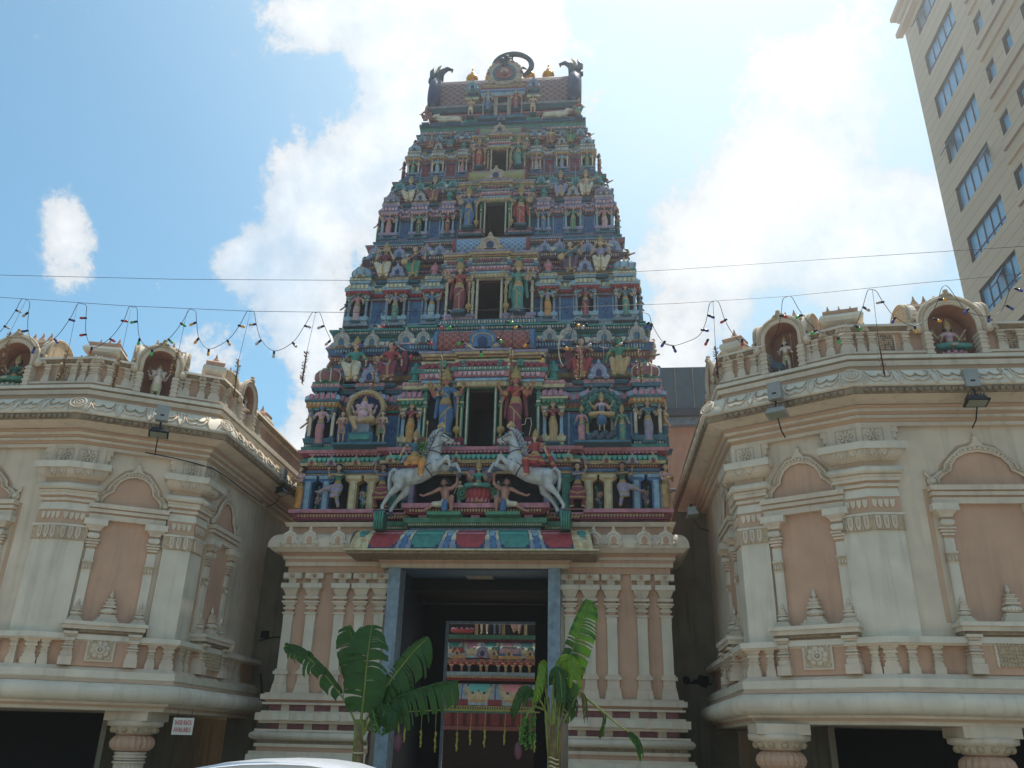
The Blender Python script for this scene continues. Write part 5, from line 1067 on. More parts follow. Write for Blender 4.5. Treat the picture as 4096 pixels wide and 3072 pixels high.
        for (a,b),(c,d) in zip(tt[:-1],tt[1:]):
            for q in (.0,.33,.66): g.ball((a+(c-a)*q,-.075,b+(d-b)*q),.017,CR2,4,T=T)
        g.ext(trace(.17)[::-1],-.006,.0,PEAB,T)
        for s in (-1,1):
            a_,b_=sorted((s*(hw+.03),s*(hw+.11))); g.box(a_,b_,-.006,0,3.42,5.5,PEAB,T)
            g.lathe([(.085,0),(.085,.03),(.05,.045),(.05,.06),(.02,.07)],CREAM,n=12,T=T@Matrix.Translation((s*(h+.07),-.02,5.62))@Matrix.Rotation(PI/2,4,'X'))
            g.tube([(s*(h+.10),-.04,5.68),(s*(h+.16),-.04,5.74),(s*(h+.17),-.04,5.82)],[.03,.025,.008],CREAM,5,T)
        for a,b,w in ((6.22,6.26,.09),(6.26,6.29,.06),(6.29,6.35,.04),(6.35,6.37,.05)): g.box(-w,w,-.06,0,a,b,CREAM,T)
        g.lathe([(.03,6.37),(.012,6.40),(.02,6.42),(.002,6.46)],CREAM,(0,-.03,0),8,T); B(g,'niche_arch')
        for s in (-1,1):
            g=N(); X=s*(hw-.13)
            def b(z0,z1,w,d,m=CREAM): g.box(X-w,X+w,-d,0,z0,z1,m,T)
            b(3.40,4.30,.075,.06,WHITE); b(4.33,4.46,.085,.07,CR2); b(4.46,4.49,.095,.08); b(4.30,4.33,.08,.065); b(4.49,4.70,.075,.06,WHITE); b(4.70,4.74,.07,.05,PEAB); b(4.74,4.77,.095,.08); b(4.77,4.79,.08,.07,PEAB); b(4.79,4.82,.11,.09); b(4.82,4.84,.09,.08,PEAB); b(4.84,4.87,.125,.10)
            g.lathe([(.09,4.88),(.13,4.90),(.145,4.935),(.13,4.97),(.09,4.99)],WHITE,(X,-.04,0),4,T,False,rot=PI/4); b(4.99,5.02,.085,.08,PEAB)
            g.box(X-.19,X+.19,-.16,0,5.02,5.13,CREAM,T,0,0) if False else g.lathe([(.13,5.02),(.15,5.06),(.24,5.12)],CREAM,(X,-.05,0),4,T,False,rot=PI/4,sy=.8)
            b(5.12,5.235,.20,.17,WHITE)
            for jj in (-1,0,1): g.ball((X+jj*.045,-.072,4.375),.02,CREAM,5,T=T,sz=2)
            B(g,'niche_pilaster')
            place('stupa_ornament',STUP,i,sc+X*1.,3.40,.85,off=.075)
        place('stupa_ornament',STUP,i,sc,3.40,1.25,off=.06)
        g=N(); g.box(-hw-.02,hw+.02,-.30,0,3.27,3.34,CREAM,T); g.box(-hw-.05,hw+.05,-.33,0,3.34,3.40,WHITE,T,.0,.0); g.box(-hw+.0,hw-.0,-.26,0,3.22,3.27,CREAMD,T); g.box(-hw+.06,hw-.06,-.20,.0,2.67,3.22,PEACH,T)
        B(g,'sill')
        for s in (-1,1): place('baluster',BALM,i,sc+s*(hw-.13),2.67,(1.45,2.3,1.38),off=.12)
        if fl==1: place('rosette_panel',ROSM,i,sc,2.945,(1.15,1,1.0),off=.212)
        else:
            g=N(); g.box(-.42,.42,-.222,-.2,2.77,3.13,CREAM,T); rr=random.Random(3)
            for a in range(16):
                for b_ in range(6): g.ball((-.36+.048*a,-.225,2.80+.056*b_),.026+.008*rr.random(),CR2,5,T=T,sy=.7)
            B(g,'carved_panel')
    b0=-1.80; hw0=.83
    bay(1,L1*.49,.65,1); bay(0,b0,hw0,2); bay(2,1.35,.62,2)
    bay(0,-5.4,hw0,2)
    for i,s,w in ((1,.0,1.5),(1,.22,1),(0,-.24,1),(0,-.60,1),(1,L1-.30,1),(1,L1-.02,1.5),(2,.22,1),(2,.45,1),(0,-2.95,1),(0,-3.3,1),(0,-3.65,1),(0,-4.0,1),(2,2.3,1),(2,2.6,1),(2,2.9,1)):
        place('baluster',BALM,i,s,2.67,(w*1.05,1.0,1.0),off=.08)
    # main cornice
    g=N(); layers(g,path,[(6.56,6.62,.10,.10,CREAM),(6.62,6.68,.08,.12,PEAB),(6.68,6.73,.16,.16,CREAM),(6.73,6.78,.13,.17,PEAB),(6.78,6.83,.21,.21,CREAM),(6.83,6.87,.20,.26,PEAB)])
    g.sweep(path,[(.20,6.87),(.52,6.97)],CREAM)
    layers(g,path,[(6.965,7.08,.54,.55,BEAD)])
    for T,w in along(path,.105,.55): g.lathe([(.045,0),(.045,.02),(.02,.035),(.0,.036)],BEAD,n=8,T=T@Matrix.Translation((0,.0,7.02))@Matrix.Rotation(PI/2,4,'X')); 
    g.sweep(path,[(.50,7.08),(.60,7.085),(.59,7.13),(.545,7.24),(.47,7.35),(.36,7.44),(.20,7.47)],WHITE,True)
    layers(g,path,[(7.46,7.50,.26,.26,CREAM),(7.50,7.58,.20,.22,PEAB),(7.58,7.66,.26,.28,CREAM),(7.66,7.70,.22,.22,PEAB),(7.70,7.76,.30,.30,WHITE)])
    B(g,'cornice')
    g=N() # raised cusped lobes on the curved cornice
    def cv(t): 
        q=[(.60,7.10),(.565,7.22),(.49,7.34),(.40,7.42)]; t=t*3; j=min(int(t),2); a,b=q[j],q[j+1]; t-=j; return (-(a[0]+(b[0]-a[0])*t)-.008,a[1]+(b[1]-a[1])*t)
    for T,w in along(path,.56,0):
        for sg in (1,-1):
            out=[(-.50,.0),(-.46,.10),(-.40,.35),(-.40,.75),(-.44,1.0)] if sg<0 else [(.50,.0),(.46,.10),(.40,.35),(.40,.75),(.44,1.0)]
            g.tube([(a*w,*cv(b)) for a,b in out],.016,CREAM,5,T)
            mid=[(sg*.34,.98),(sg*.34,.70),(sg*.27,.48),(sg*.15,.42),(sg*.05,.50),(0,.62)]
            g.tube([(a*w,*cv(b)) for a,b in mid],.014,CR2,5,T)
            lo=[(sg*.36,.55),(sg*.28,.28),(sg*.15,.16),(0,.24)]
            g.tube([(a*w,*cv(b)) for a,b in lo],.017,CREAM,5,T)
    for C in ((c1,(Vector((0,-1))+Vector((u.y,-u.x))).normalized()),(c2,(Vector((u.y,-u.x))+Vector((1,0))).normalized())):
        q,n=C
        for R in (.14,.08,.035):
            d=n*.60; t1=Vector((-n.y,n.x,0)); cc=Vector((q.x+d.x,q.y+d.y,7.27))
            g.tube([cc+t1*R*math.cos(a)+Vector((-n.x*.5,-n.y*.5,.86))*R*math.sin(a) for a in [j*2*PI/14 for j in range(14)]],.018,CREAM,5,close=True)
    B(g,'cornice_relief')
    # parapet
    n0=-1.76; n1=L1*.49
    def pt(i,s): x,y,a,z=F(i,s); return (x,y)
    pieces=[[(X0,C1[1]),pt(0,n0-.44)],[pt(0,n0+.44),C1,pt(1,n1-.33)],[pt(1,n1+.33),C2,pt(2,1.2-.33)],[pt(2,1.2+.33),(C2[0],7.5)]]
    for q in pieces:
        g=N(); layers(g,q,[(7.76,7.80,.22,.22,CREAM),(7.80,7.84,.16,.18,PEAB),(7.84,7.88,.20,.20,CREAM),(7.88,8.27,.06,.06,PEACH),(8.27,8.30,.12,.12,CREAM),(8.30,8.35,.14,.20,CREAMD),(8.35,8.40,.22,.20,CREAM)])
        g.sweep(q,[(.2,8.40),(-.36,8.41),(-.36,7.76)],WHITE); B(g,'parapet')
    def pb(i,s,w=1.): place('baluster',BALM,i,s,7.88,(w,1.2,.98),off=.06)
    for i,s,w in ((0,-.22,1),(0,-.0,1.6),(1,.22,1),(0,-.42,1.0),(0,n0+.78,1),(0,n0-.78,1),(1,n1-.56,1),(1,n1+.56,1),(1,n1-.44,.8),(1,n1+.44,.8),(1,L1-.28,1),(1,L1-.03,1.5),(2,.24,1),(2,.7,1.2),(2,1.7,1.2),(2,2.1,1),(0,n0-1.1,1),(0,n0-2.2,1),(0,n0-2.6,1),(0,n0-3.0,1)): pb(i,s,w)
    for s in (-.62,n0-.98,n0-2.4):
        g=N(); T=FM(0,s-.05); g.box(-.15,.15,-.075,-.06,7.90,8.25,CREAM,T); rr=random.Random(5)
        for a in range(7):
            for b_ in range(8): g.ball((-.11+.037*a,-.08,7.93+.042*b_),.020,PEAB if rr.random()<.5 else CREAMD,4,T=T)
        B(g,'lattice_panel')
    # niches with arch hoods and vaulted roofs
    def niche(i,s,w,nf):
        T=FM(i,s); g=N(); zc=8.76-w*1.0; ez=1.0
        if w>.36: zc=8.36
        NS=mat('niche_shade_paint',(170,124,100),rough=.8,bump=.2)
        D0=-.17; D1=.26; ri=w; ro=w*1.28
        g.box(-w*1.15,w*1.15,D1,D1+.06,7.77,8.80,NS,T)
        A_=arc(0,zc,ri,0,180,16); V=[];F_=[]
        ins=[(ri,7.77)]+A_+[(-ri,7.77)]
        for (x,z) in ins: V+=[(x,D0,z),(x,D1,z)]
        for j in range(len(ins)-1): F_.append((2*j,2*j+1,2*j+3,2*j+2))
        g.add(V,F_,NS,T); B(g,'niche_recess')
        g=N(); out=[(ro,7.77)]+arc(0,zc,ro,0,180,16)+[(-ro,7.77)]; V=[]
        for (x,z),(x2,z2) in zip(ins,out): V+=[(x,D0,z),(x2,D0,z2),(x2,D1,z2)]
        F_=[]
        for j in range(len(ins)-1): F_+=[(3*j,3*j+3,3*j+4,3*j+1),(3*j+1,3*j+4,3*j+5,3*j+2)]
        g.add(V,F_,CREAM,T)
        for r,rad,m,yo in ((ri*1.06,.022,CREAM,0),(ri*1.15,.03,CREAM,.01),(ri*1.30,.036,CR2,.02),(ri*1.42,.026,CREAM,.0)):
            g.tube([(r,D0-.01,8.22)]+[(x,D0-.01-yo,z) for x,z in arc(0,zc,r,0,180,18)]+[(-r,D0-.01,8.22)],rad,m,6,T)
        for q in (-1,1):
            g.box(q*ri*1.12-.055,q*ri*1.12+.055,D0-.06,.0,7.78,8.22,CREAM,T)
            for z in (7.80,7.90,8.0,8.08,8.16): g.box(q*ri*1.12-.07,q*ri*1.12+.07,D0-.075,0,z,z+.03,CREAM,T)
            g.lathe([(.085,0),(.085,.03),(.05,.05),(.05,.06),(.02,.07)],CREAM,n=12,T=T@Matrix.Translation((q*ri*1.48,D0-.0,8.30))@Matrix.Rotation(PI/2,4,'X'))
            g.tube([(q*ri*1.55,D0,8.32),(q*ri*1.72,D0,8.36),(q*ri*1.74,D0,8.46),(q*ri*1.6,D0,8.48)],[.035,.035,.03,.015],CR2,6,T)
        zt=zc+ri*1.42; g.ball((0,D0-.03,zt+.02),.06,CR2,8,T=T); g.ball((0,D0-.02,zt+.09),.045,CR2,8,T=T); g.tube([(-.13,D0,zt-.03),(-.06,D0-.03,zt+.03),(0,D0-.05,zt-.01),(.06,D0-.03,zt+.03),(.13,D0,zt-.03)],.028,CR2,6,T); B(g,'niche_hood')
        g=N(); hw=w*1.72; dp=.40; n=12
        pr=[(-dp*math.cos(PI*j/n)*(1+.10*math.sin(PI*j/n))+.30, 8.42+.53*math.sin(PI*j/n)**.75) for j in range(n+1)]
        for xa,xb,q in ((-hw,-ro*.96,pr),(ro*.96,hw,pr),(-ro*.96,ro*.96,[p_ for p_ in pr if p_[0]>=.29])):
            m=len(q); V=[(X,a,b) for X in (xa,xb) for a,b in q]
            g.add(V,[(j,m+j,m+j+1,j+1) for j in range(m-1)]+[tuple(range(m)),tuple(range(m,2*m))[::-1]],[WHITE]*(m-1)+[CR2]*2,T,False)
        for X in (-hw,-hw+.07,hw-.07,hw):
            g.tube([(X,a-.005,b+.005) for a,b in pr],.028,CR2 if abs(X)==hw else CREAM,6,T)
        for z in (8.50,8.60):
            for q in (-1,1): a_,b_=sorted((q*ro,q*hw*.98)); g.box(a_,b_,-.135+(z-8.5)*.3,0,z,z+.025,CR2,T)
        g.box(-hw*.85,hw*.85,.18,.42,8.93,8.975,CREAM,T); rf=B(g,'vault_roof')
        for j in range(nf): place('finial',FINM,i,s+(j-(nf-1)/2)*(.18 if nf>3 else .16),8.97,1.05,off=-.28,par=rf)
    niche(0,n0,.395,5); niche(1,n1,.30,3); niche(2,1.2,.30,3)
    # corner cupolas
    def cup(x,y,a,s,nf,h):
        g=N(); T=fr(x,y,a); 
        pr=[(.44,8.40),(.44,8.46),(.38,8.48),(.38,8.52),(.50,8.56),(.54,8.62),(.50,8.68),(.40,8.71),(.43,8.76),(.44,8.78),(.30,8.82)]
        g.lathe([(r*s,8.40+(z-8.40)*h) for r,z in pr],PEACH,n=4,T=T,sm=False,rot=PI/4); g.lathe([(r*s*1.01,8.40+(z-8.40)*h) for r,z in pr[3:7]],WHITE,n=4,T=T,sm=False,rot=PI/4)
        o=B(g,'cupola')
        if nf: 
            for j in range(nf): put('finial',FINM,o,M=fr(k*(x+(j-(nf-1)/2)*.20),y,0,8.40+.42*h)@Matrix.Scale(.85,4))
        else: put('finial',FINM,o,M=fr(k*x,y,0,8.40+.42*h)@Matrix.Scale(1.,4))
    mm=(Vector((0,1))+Vector((-u.y,u.x))).normalized()
    cup(c1.x+mm.x*.25,c1.y+mm.y*.25,ang*.5,.95,3,1.0)
    mm=(Vector((-u.y,u.x))+Vector((-1,0))).normalized(); cup(c2.x+mm.x*.20,c2.y+mm.y*.20,ang,.62,0,1.05); cup(c2.x-.25,c2.y+3.0,0,.62,0,1.05)
    for i,s in ((0,-.3),(0,.0),(1,.3),(1,L1-.30),(1,L1-.03),(2,.25),(0,n0+.68),(0,n0-.68),(1,.02)):
        place('arch_ornament',KUDU,i,s,8.27,(.15,.3,.17),off=.16,mats=(CREAM,PEAB,CREAM))
    return root,F,place,k
def column(x,y):
    g=G(); T=Matrix.Translation((x,y,0))
    g.box(-.40,.40,-.40,.40,1.82,1.97,CREAM,T); g.lathe([(.30,1.60),(.36,1.66),(.40,1.72),(.47,1.74),(.48,1.82)],CREAM,n=20,T=T)
    g.lathe([(.30,1.585),(.27,1.59),(.27,1.60)],PEACH,n=20,T=T)
    for i in range(12): a=i*PI/6; g.ball((.36*math.cos(a),.36*math.sin(a),1.675),.06,CR2,6,T=T)
    g.lathe([(.22,1.32),(.30,1.34),(.35,1.39),(.37,1.45),(.35,1.52),(.30,1.57),(.25,1.59)],PEACH,n=44,T=T,sm=False,flute=.035)
    for z,r in ((1.30,.26),(1.27,.24),(1.24,.27),(1.20,.25),(1.15,.27)): g.lathe([(r,z-.02),(r+.01,z-.01),(r,z+.015)],CREAM,n=24,T=T)
    g.lathe([(.24,.12),(.24,1.14)],CREAM,n=44,T=T,sm=False,flute=.03); g.lathe([(.34,0),(.34,.12),(.26,.14)],CREAM,n=20,T=T)
    return g
rl,FL,PLc,kl=side(False,(-7.2,-3.4),(-5.24,-2.34),'cream and peach temple pavilion with carved pilasters, left of the gateway tower')
rr_,FR,PRc,kr=side(True,(-6.91,-4.06),(-5.09,-2.98),'cream and peach temple pavilion with carved pilasters, below the high-rise')
for x,y in ((-5.75,-2.10),(-9.6,-3.1)): column(x,y).build('column',rl)
for px_,py_,Y in ((3125,3040,-3.1),(3945,3040,-3.75)):
    q=at(px_,py_,Y); column(q.x,q.y).build('column',rr_)
# niche statues
NB='painted deity statues in the pavilion parapet niches'
def nst(t,F,k,i,s,h,c,label,acc,kind='stand',off=-.02,z=7.79,mir=False):
    x,y,a,_=F(i,s); return statue(t,(k*(x+math.sin(a)*off),y-math.cos(a)*off,z),h,c,label,acc,rz=k*a,kind=kind,group=NB,name='niche_statue',mir=mir)
PALE=p('pale_skin',(214,190,170))
nst('elephant_headed_standing',FL,1,1,1.09,.68,(PALE,PALE,YEL),'pale elephant headed statue in yellow shorts in arched niche of left pavilion',('crown','emblems'),kind='el')
def lot(o,x,y,z,w,cols):
    g=G(); g.lathe([(w*.8,0),(w,.05),(w*.95,.10),(w*.7,.12)],cols[0],(x,y,z),14,sy=.6)
    for i in range(12): a=i*PI/6; g.ball((x+w*.85*math.cos(a),y+w*.5*math.sin(a),z+.11),.05,cols[1],6)
    g.build('lotus_seat',o)
for F,k,lb,c,tag_ in ((FL,1,'left',(SKIN,GRND,GRN),'seated statue in dark green on a blue-white lotus in the leftmost parapet niche'),(FR,-1,'right',(SKIN,ROSE,TEAL),'seated goddess in turquoise trousers on pink lotus, right pavilion niche')):
    x,y,a,_=F(0,-1.76); o=nst('cross_legged',F,k,0,-1.76,.52,c,tag_,('crown','emblems'),kind='lotus',z=7.93,off=-.02); lot(o,k*x,y+.02,7.77,.24,(ROSE,PINK) if k<0 else (SKYB,CRM))
o=nst('staff_god',FR,-1,1,1.04,.68,(PALE,PALE,YEL),'pale standing youth with spear and small peacock in right pavilion niche',('crown','spear'))
x,y,a,_=FR(1,1.04); put('peacock',PK,o,M=fr(-(x)-.17,y-.08,-a-.9,7.90)@Matrix.Scale(.75,4),mats=(HORNM,)*3+(OCH,))
nst('attendant',FL,1,2,1.2,.66,(PALE,PALE,ROSE),'pale pink standing statue in shaded niche on inner side of left pavilion',('crown','emblems'),off=.10)
# floodlights
def flood(base,dirn,label,glass,arm_len=.5,box=True,housing=BLACK,tilt=-.28):
    "junction box on the cornice, bracket and lamp head below it"
    t=thing('floodlight',label,'floodlight',base,dirn,'floodlights on the pavilion cornices'); T=t.matrix_basis
    if box:
        g=G(); g.box(-.11,.11,-.05,.10,.04,.34,mat('grey_metal',(150,150,144),rough=.45,bump=0,metal=.3),T); g.box(-.035,.035,-.055,-.05,.12,.15,BLACK,T); g.build('control_box',t)
    g=G(); g.tube([(0,-.02,0),(0,-.04,-.22)],.02,BLACK,6,T); g.tube([(0,.0,-.30),(0,.12,-.48),(.0,.3,-.55)],.012,BLACK,5,T); g.build('bracket',t)
    H=T@Matrix.Translation((0,-.03,-.20))@Matrix.Rotation(tilt,4,'X')@Matrix.Scale(.8,4)
    g=G(); g.box(-.20,.20,-.09,.14,-.02,.09,housing,H,.03,.03); g.box(-.22,.22,-.11,.16,-.06,-.02,housing,H)
    for i in range(6): g.box(-.15+.06*i,-.14+.06*i,-.08,.14,.10,.13,housing,H)
    g.build('lamp_housing',t); g=G(); g.box(-.18,.18,-.08,.13,-.068,-.0585,glass,H); g.build('glass',t)
LG_=mat('floodlight_glass',(128,134,118),rough=.15,var=.05,bump=0,spec=.6)
q=at(575,1850,-3.95); flood((q.x-.02,-3.62,6.98),math.radians(28),'black floodlight under the grey box on the front of the left pavilion',LG_)
flood((-4.62,.35,6.98),PI/2,'black floodlight on the shaded inner side of the left pavilion',LG_)
q=at(3100,1600,-4.2); flood((q.x,-4.25,6.98),-math.radians(30),'grey-topped floodlight on the angled side of the right pavilion',LG_,housing=mat('grey_metal',(150,150,144),rough=.45,bump=0))
q=at(3885,1520,-4.66); flood((q.x,-4.66,6.98),0,'black floodlight hanging on the front of the right pavilion',LG_)
q=at(2800,1905,-1.2); flood((4.45,-1.2,5.75+.3),-PI/2,'small grey floodlight on the gap side of the right pavilion',LG_,box=False,housing=mat('grey_metal',(150,150,144),rough=.45,bump=0),tilt=.1)
# wires along the architrave
g=G(); pts=[(-6.1,-3.02,6.60),(-5.6,-2.75,6.56),(-5.32,-2.60,6.52),(-5.05,-2.3,6.50),(-5.06,-1.6,6.54),(-5.06,-.6,6.52),(-5.0,.3,6.5)]
g.tube(pts,.012,BLACK,5); tag(g.build('cable'),'black cable running along the frieze of the left pavilion','cable')
# sign
t=thing('shoe_rack_sign','small white notice with red letters reading SHOE RACK AVAILABLE below the left pavilion','sign',(-5.25,-2.5,1.78),math.radians(8))
SG_=mat('sign_white',(200,196,186),bump=0,rough=.5); RDL=mat('sign_red',(176,30,50),bump=0,rough=.5)
q=at(731,2905,-2.75); T=fr(q.x,-2.75,math.radians(6),q.z)@Matrix.Scale(.84,4)
g=G(); g.box(-.21,.21,0,.012,-.16,.16,SG_,T); g.build('board',t)
def text(s,size,T,m,par,nm='lettering',ext=.002,wid=None):
    c=bpy.data.curves.new('txt','FONT'); c.body=s; c.size=size; c.align_x='CENTER'; c.align_y='CENTER'; c.extrude=ext; ob=bpy.data.objects.new('t',c); COL.objects.link(ob)
    dg=bpy.context.evaluated_depsgraph_get(); dg.update(); me=bpy.data.meshes.new_from_object(ob.evaluated_get(dg)); bpy.data.objects.remove(ob)
    me.materials.clear(); me.materials.append(m); xs=[v.co.x for v in me.vertices]; w=max(xs)-min(xs); sx=(wid/w) if wid else 1
    put(nm,me,par,M=T@Matrix.Rotation(PI/2,4,'X')@Matrix.Diagonal((sx,1,1,1)))
text('SHOE RACK',.13,T@Matrix.Translation((0,-.004,.065)),RDL,t,wid=.35); text('AVAILABLE',.13,T@Matrix.Translation((0,-.004,-.07)),RDL,t,wid=.35)
g=G(); g.tube([tuple(T@Vector((-.15,.006,.16))),tuple(T@Vector((-.15,.006,.34)))],.004,BLACK,4); g.tube([tuple(T@Vector((.15,.006,.16))),tuple(T@Vector((.15,.006,.34)))],.004,BLACK,4); g.build('wire',t)
GLARE_DENSITY=.0016
# ------------------------------------------------------------------ inner shrine seen through the gateway
t=thing('inner_shrine','brightly painted inner shrine front glimpsed through the gateway opening','shrine',(-1,12,0))
YS=12.
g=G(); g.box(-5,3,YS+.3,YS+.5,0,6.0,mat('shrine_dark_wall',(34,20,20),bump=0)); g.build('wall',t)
g=G()
def sb(z0,z1,o,m,deco=None,m2=None,pit=.2): layers(g,[(-5,YS),(3,YS)],[(z0,z1,o,o,m)+((deco,m2,pit) if deco else ())])
sb(4.86,5.0,.25,GRN,'dent',TEAL,.3); sb(4.78,4.86,.15,MAR)
sb(4.12,4.21,.3,PINK,'dent',TEAL,.45); sb(4.03,4.12,.22,RED,'dent',CRM,.3)
sb(3.67,3.79,.3,SKYB); sb(3.60,3.67,.22,OCH,'petal',CRM,.12); sb(3.53,3.60,.2,RED); sb(2.56,2.72,.45,YEL,'dent',GRN,.12); sb(2.50,2.56,.4,TEAL); sb(2.1,2.5,.3,p('deep_maroon',(84,24,30)),'block',MAR,.4); sb(1.98,2.1,.34,BROWN)
g.build('moulding',t)
def swag(z0,z1,pit,ph,y,colA,colB,nm):
    g=G(); nx=150;nz=12;V=[];F=[];Ms=[]
    for i in range(nx+1):
        for j in range(nz+1):
            a=PI/2*j/nz; V.append((-4.2+6.4*i/nx,y-.5*math.cos(a),z0+(z1-z0)*math.sin(a)))
    for i in range(nx):
        for j in range(nz):
            x=-4.2+6.4*(i+.5)/nx; tt=(j+.5)/nz; u=((x+ph)/pit); n=math.floor(u); q=abs(u-n-.5)*2; k=n%2
            lobe=.30+.10*abs(math.cos(q*PI))+1.6*max(0,q-.30)**1.6; ring=.10+1.35*max(0,q-.30)**2.2; blue=.02+1.2*max(0,q-.55)**2.0
            if q<.66 and tt>lobe+.06*(1-q): m=(colA,colB)[k]
            elif q<.69 and tt>lobe: m=NAVY
            elif tt>ring+.05 and q<.86: m=YEL
            elif tt>ring and q<.9: m=OCH
            elif q>.95 and tt<.34: m=MAR
            elif tt<.16 and q>.60: m=MAR
            else: m=SKYB if q<.95 else BLUE
            a=i*(nz+1)+j; F.append((a,a+nz+1,a+nz+2,a+1)); Ms.append(m)
    g.add(V,F,Ms,None,True); g.build(nm,t)
swag(4.22,4.78,.62,.1,YS-.05,TEAL,PINK,'painted_cornice'); swag(2.72,3.41,1.13,.755,YS-.35,mat('soft_pink_paint',(232,150,150),rough=.4),mat('aqua_paint',(110,200,184),rough=.4),'painted_awning')
for i,x in enumerate((-2.35,-2.0,-1.75,-1.35,-1.15,-.75,-.5,-.25,0,.3)):
    g=G(); m=[PINK,PINK,GREYB,OCH,OCH,GREYB,YEL,OCH,YEL,OCH][i]; g.box(x-.04,x+.04,YS-.2,YS-.1,3.79,4.03,m); g.box(x-.07,x+.07,YS-.24,YS-.1,3.99,4.035,CRM); g.build('column',t)
for x,w,c,c2 in ((-2.1,.26,RED,SKYB),(-.35,.42,ROSE,BLUE),(.35,.15,TEAL,GRN),(-.85,.13,GRN,YEL)):
    g=G(); g.box(x-w,x+w,YS-.62,YS-.2,4.21,4.28,OCH); g.box(x-w*.95,x+w*.95,YS-.60,YS-.2,4.28,4.36,c2); g.box(x-w*.8,x+w*.8,YS-.58,YS-.2,4.36,4.54,c,None,.04,.04); g.box(x-w*.6,x+w*.6,YS-.55,YS-.2,4.54,4.58,GRN); g.build('miniature_roof',t)
    put('arch_ornament',KUDU,t,M=fr(x,YS-.66,0,4.27)@Matrix.Scale(.26,4),mats=(OCH,NAVY,YEL))
put('arch_ornament',KUDU,t,M=fr(-1.25,YS-.62,0,4.2)@Matrix.Scale(.5,4),mats=(LAV,NAVY,GREYB))
for x,c in ((-1.55,OCH),(-.62,OCH),(.15,YEL)):
    g=G(); g.box(x-.05,x+.05,YS-.2,YS-.1,5.0,6.2,c); g.build('column',t)
statue('cross_legged',(-2.0,YS-.35,5.42),.7,(SKIN,ROSE,PINK),'pink cross-legged statue on a lotus, left end of the inner shrine ledge',('crown',),kind='lotus',name='shrine_statue'); 
lot(bpy.data.objects[[o.name for o in bpy.data.objects if o.name.startswith('shrine_statue')][-1]],-2.0,YS-.35,5.05,.42,(RED,PINK))
statue('attendant',(-1.25,YS-.35,5.0),1.3,(WHITE,WHITE,CRM),'white-legged standing statue on the inner shrine ledge',('crown',),name='shrine_statue')
statue('attendant',(-.80,YS-.35,5.0),1.3,(SKINB,SKINB,SKYB),'blue-legged standing statue on the inner shrine ledge',('crown',),name='shrine_statue')
statue('seated_figure',(-.15,YS-.3,5.0),1.1,(SKIN,TEAL,ROSE),'seated statue in a pale pink skirt, right end of the inner shrine ledge',('crown',),kind='seat',name='shrine_statue')
# ------------------------------------------------------------------ gap walls, neighbours
def wall(name,x0,x1,y0,y1,z1,m,label):
    g=G(); g.box(x0,x1,y0,y1,0,z1,m); return tag(g.build(name),label,'wall')
wall('rendered_wall',-5.6,-4.03,1.5,1.75,5.75,GREYW,'stained grey rendered wall in the gap left of the gateway tower')
w=wall('rendered_wall',4.03,5.4,1.5,1.75,6.6,GREYW,'grey rendered wall with black mould in the gap right of the gateway tower')
SOOT=mat('black_mould',(30,28,26),rough=.95,var=.3,bump=.2)
g=G()
r=random.Random(8)
for cx,cz,R in ((4.42,2.93,.09),(4.78,2.92,.13),(4.6,2.90,.05)):
    pts=[(cx+R*(.8+.4*r.random())*math.cos(a),cz+R*(.7+.5*r.random())*math.sin(a)) for a in [i*2*PI/14 for i in range(14)]]
    g.ext(pts,1.488,1.499,SOOT)
g.ext([(4.36,2.86),(4.95,2.83),(4.95,2.87),(4.36,2.90)],1.489,1.499,SOOT)
o=g.build('mould_patch',w)
g=G(); q=at(1060,2538,1.5); g.box(q.x-.10,q.x+.10,1.49,1.5,q.z-.08,q.z+.08,SOOT); g.build('vent_opening',bpy.data.objects['rendered_wall'])
g=G(); g.tube([(-5.1,1.47,3.62),(-4.75,1.46,3.70),(-4.3,1.46,3.68),(-4.0,1.46,3.68)],.012,BLACK,5); g.tube([(-4.93,1.4,2.9),(-4.86,1.4,2.6),(-4.87,1.4,2.35)],.015,BLACK,5); tag(g.build('cable'),'thin black cable crossing the stained wall left of the tower','cable')
t=thing('neighbouring_building','peach building with grey metal roof screen behind right side of tower','building',(6.5,9,0))
PC2=mat('neighbour_wall',(196,150,128),rough=.85,var=.1,dirt=.2); RFM=mat('sheet_metal_roof',(96,108,114),rough=.5,var=.15,metal=.2,dirt=.2,bump=.05)
g=G(); g.box(4.2,11,8,13,0,11.1,PC2); g.build('wall',t); g=G(); g.box(4.1,11.1,7.7,13,11.1,11.35,GREYB); g.box(4.0,11.2,7.55,13,11.35,11.6,mat('dark_fascia',(84,84,88))); g.build('fascia',t)
g=G(); g.box(4.0,11.2,7.6,13,11.6,13.05,RFM)
for i in range(12): g.box(4.1+.57*i,4.12+.57*i,7.575,7.6,11.6,13.05,STONE)
g.build('roof_screen',t)
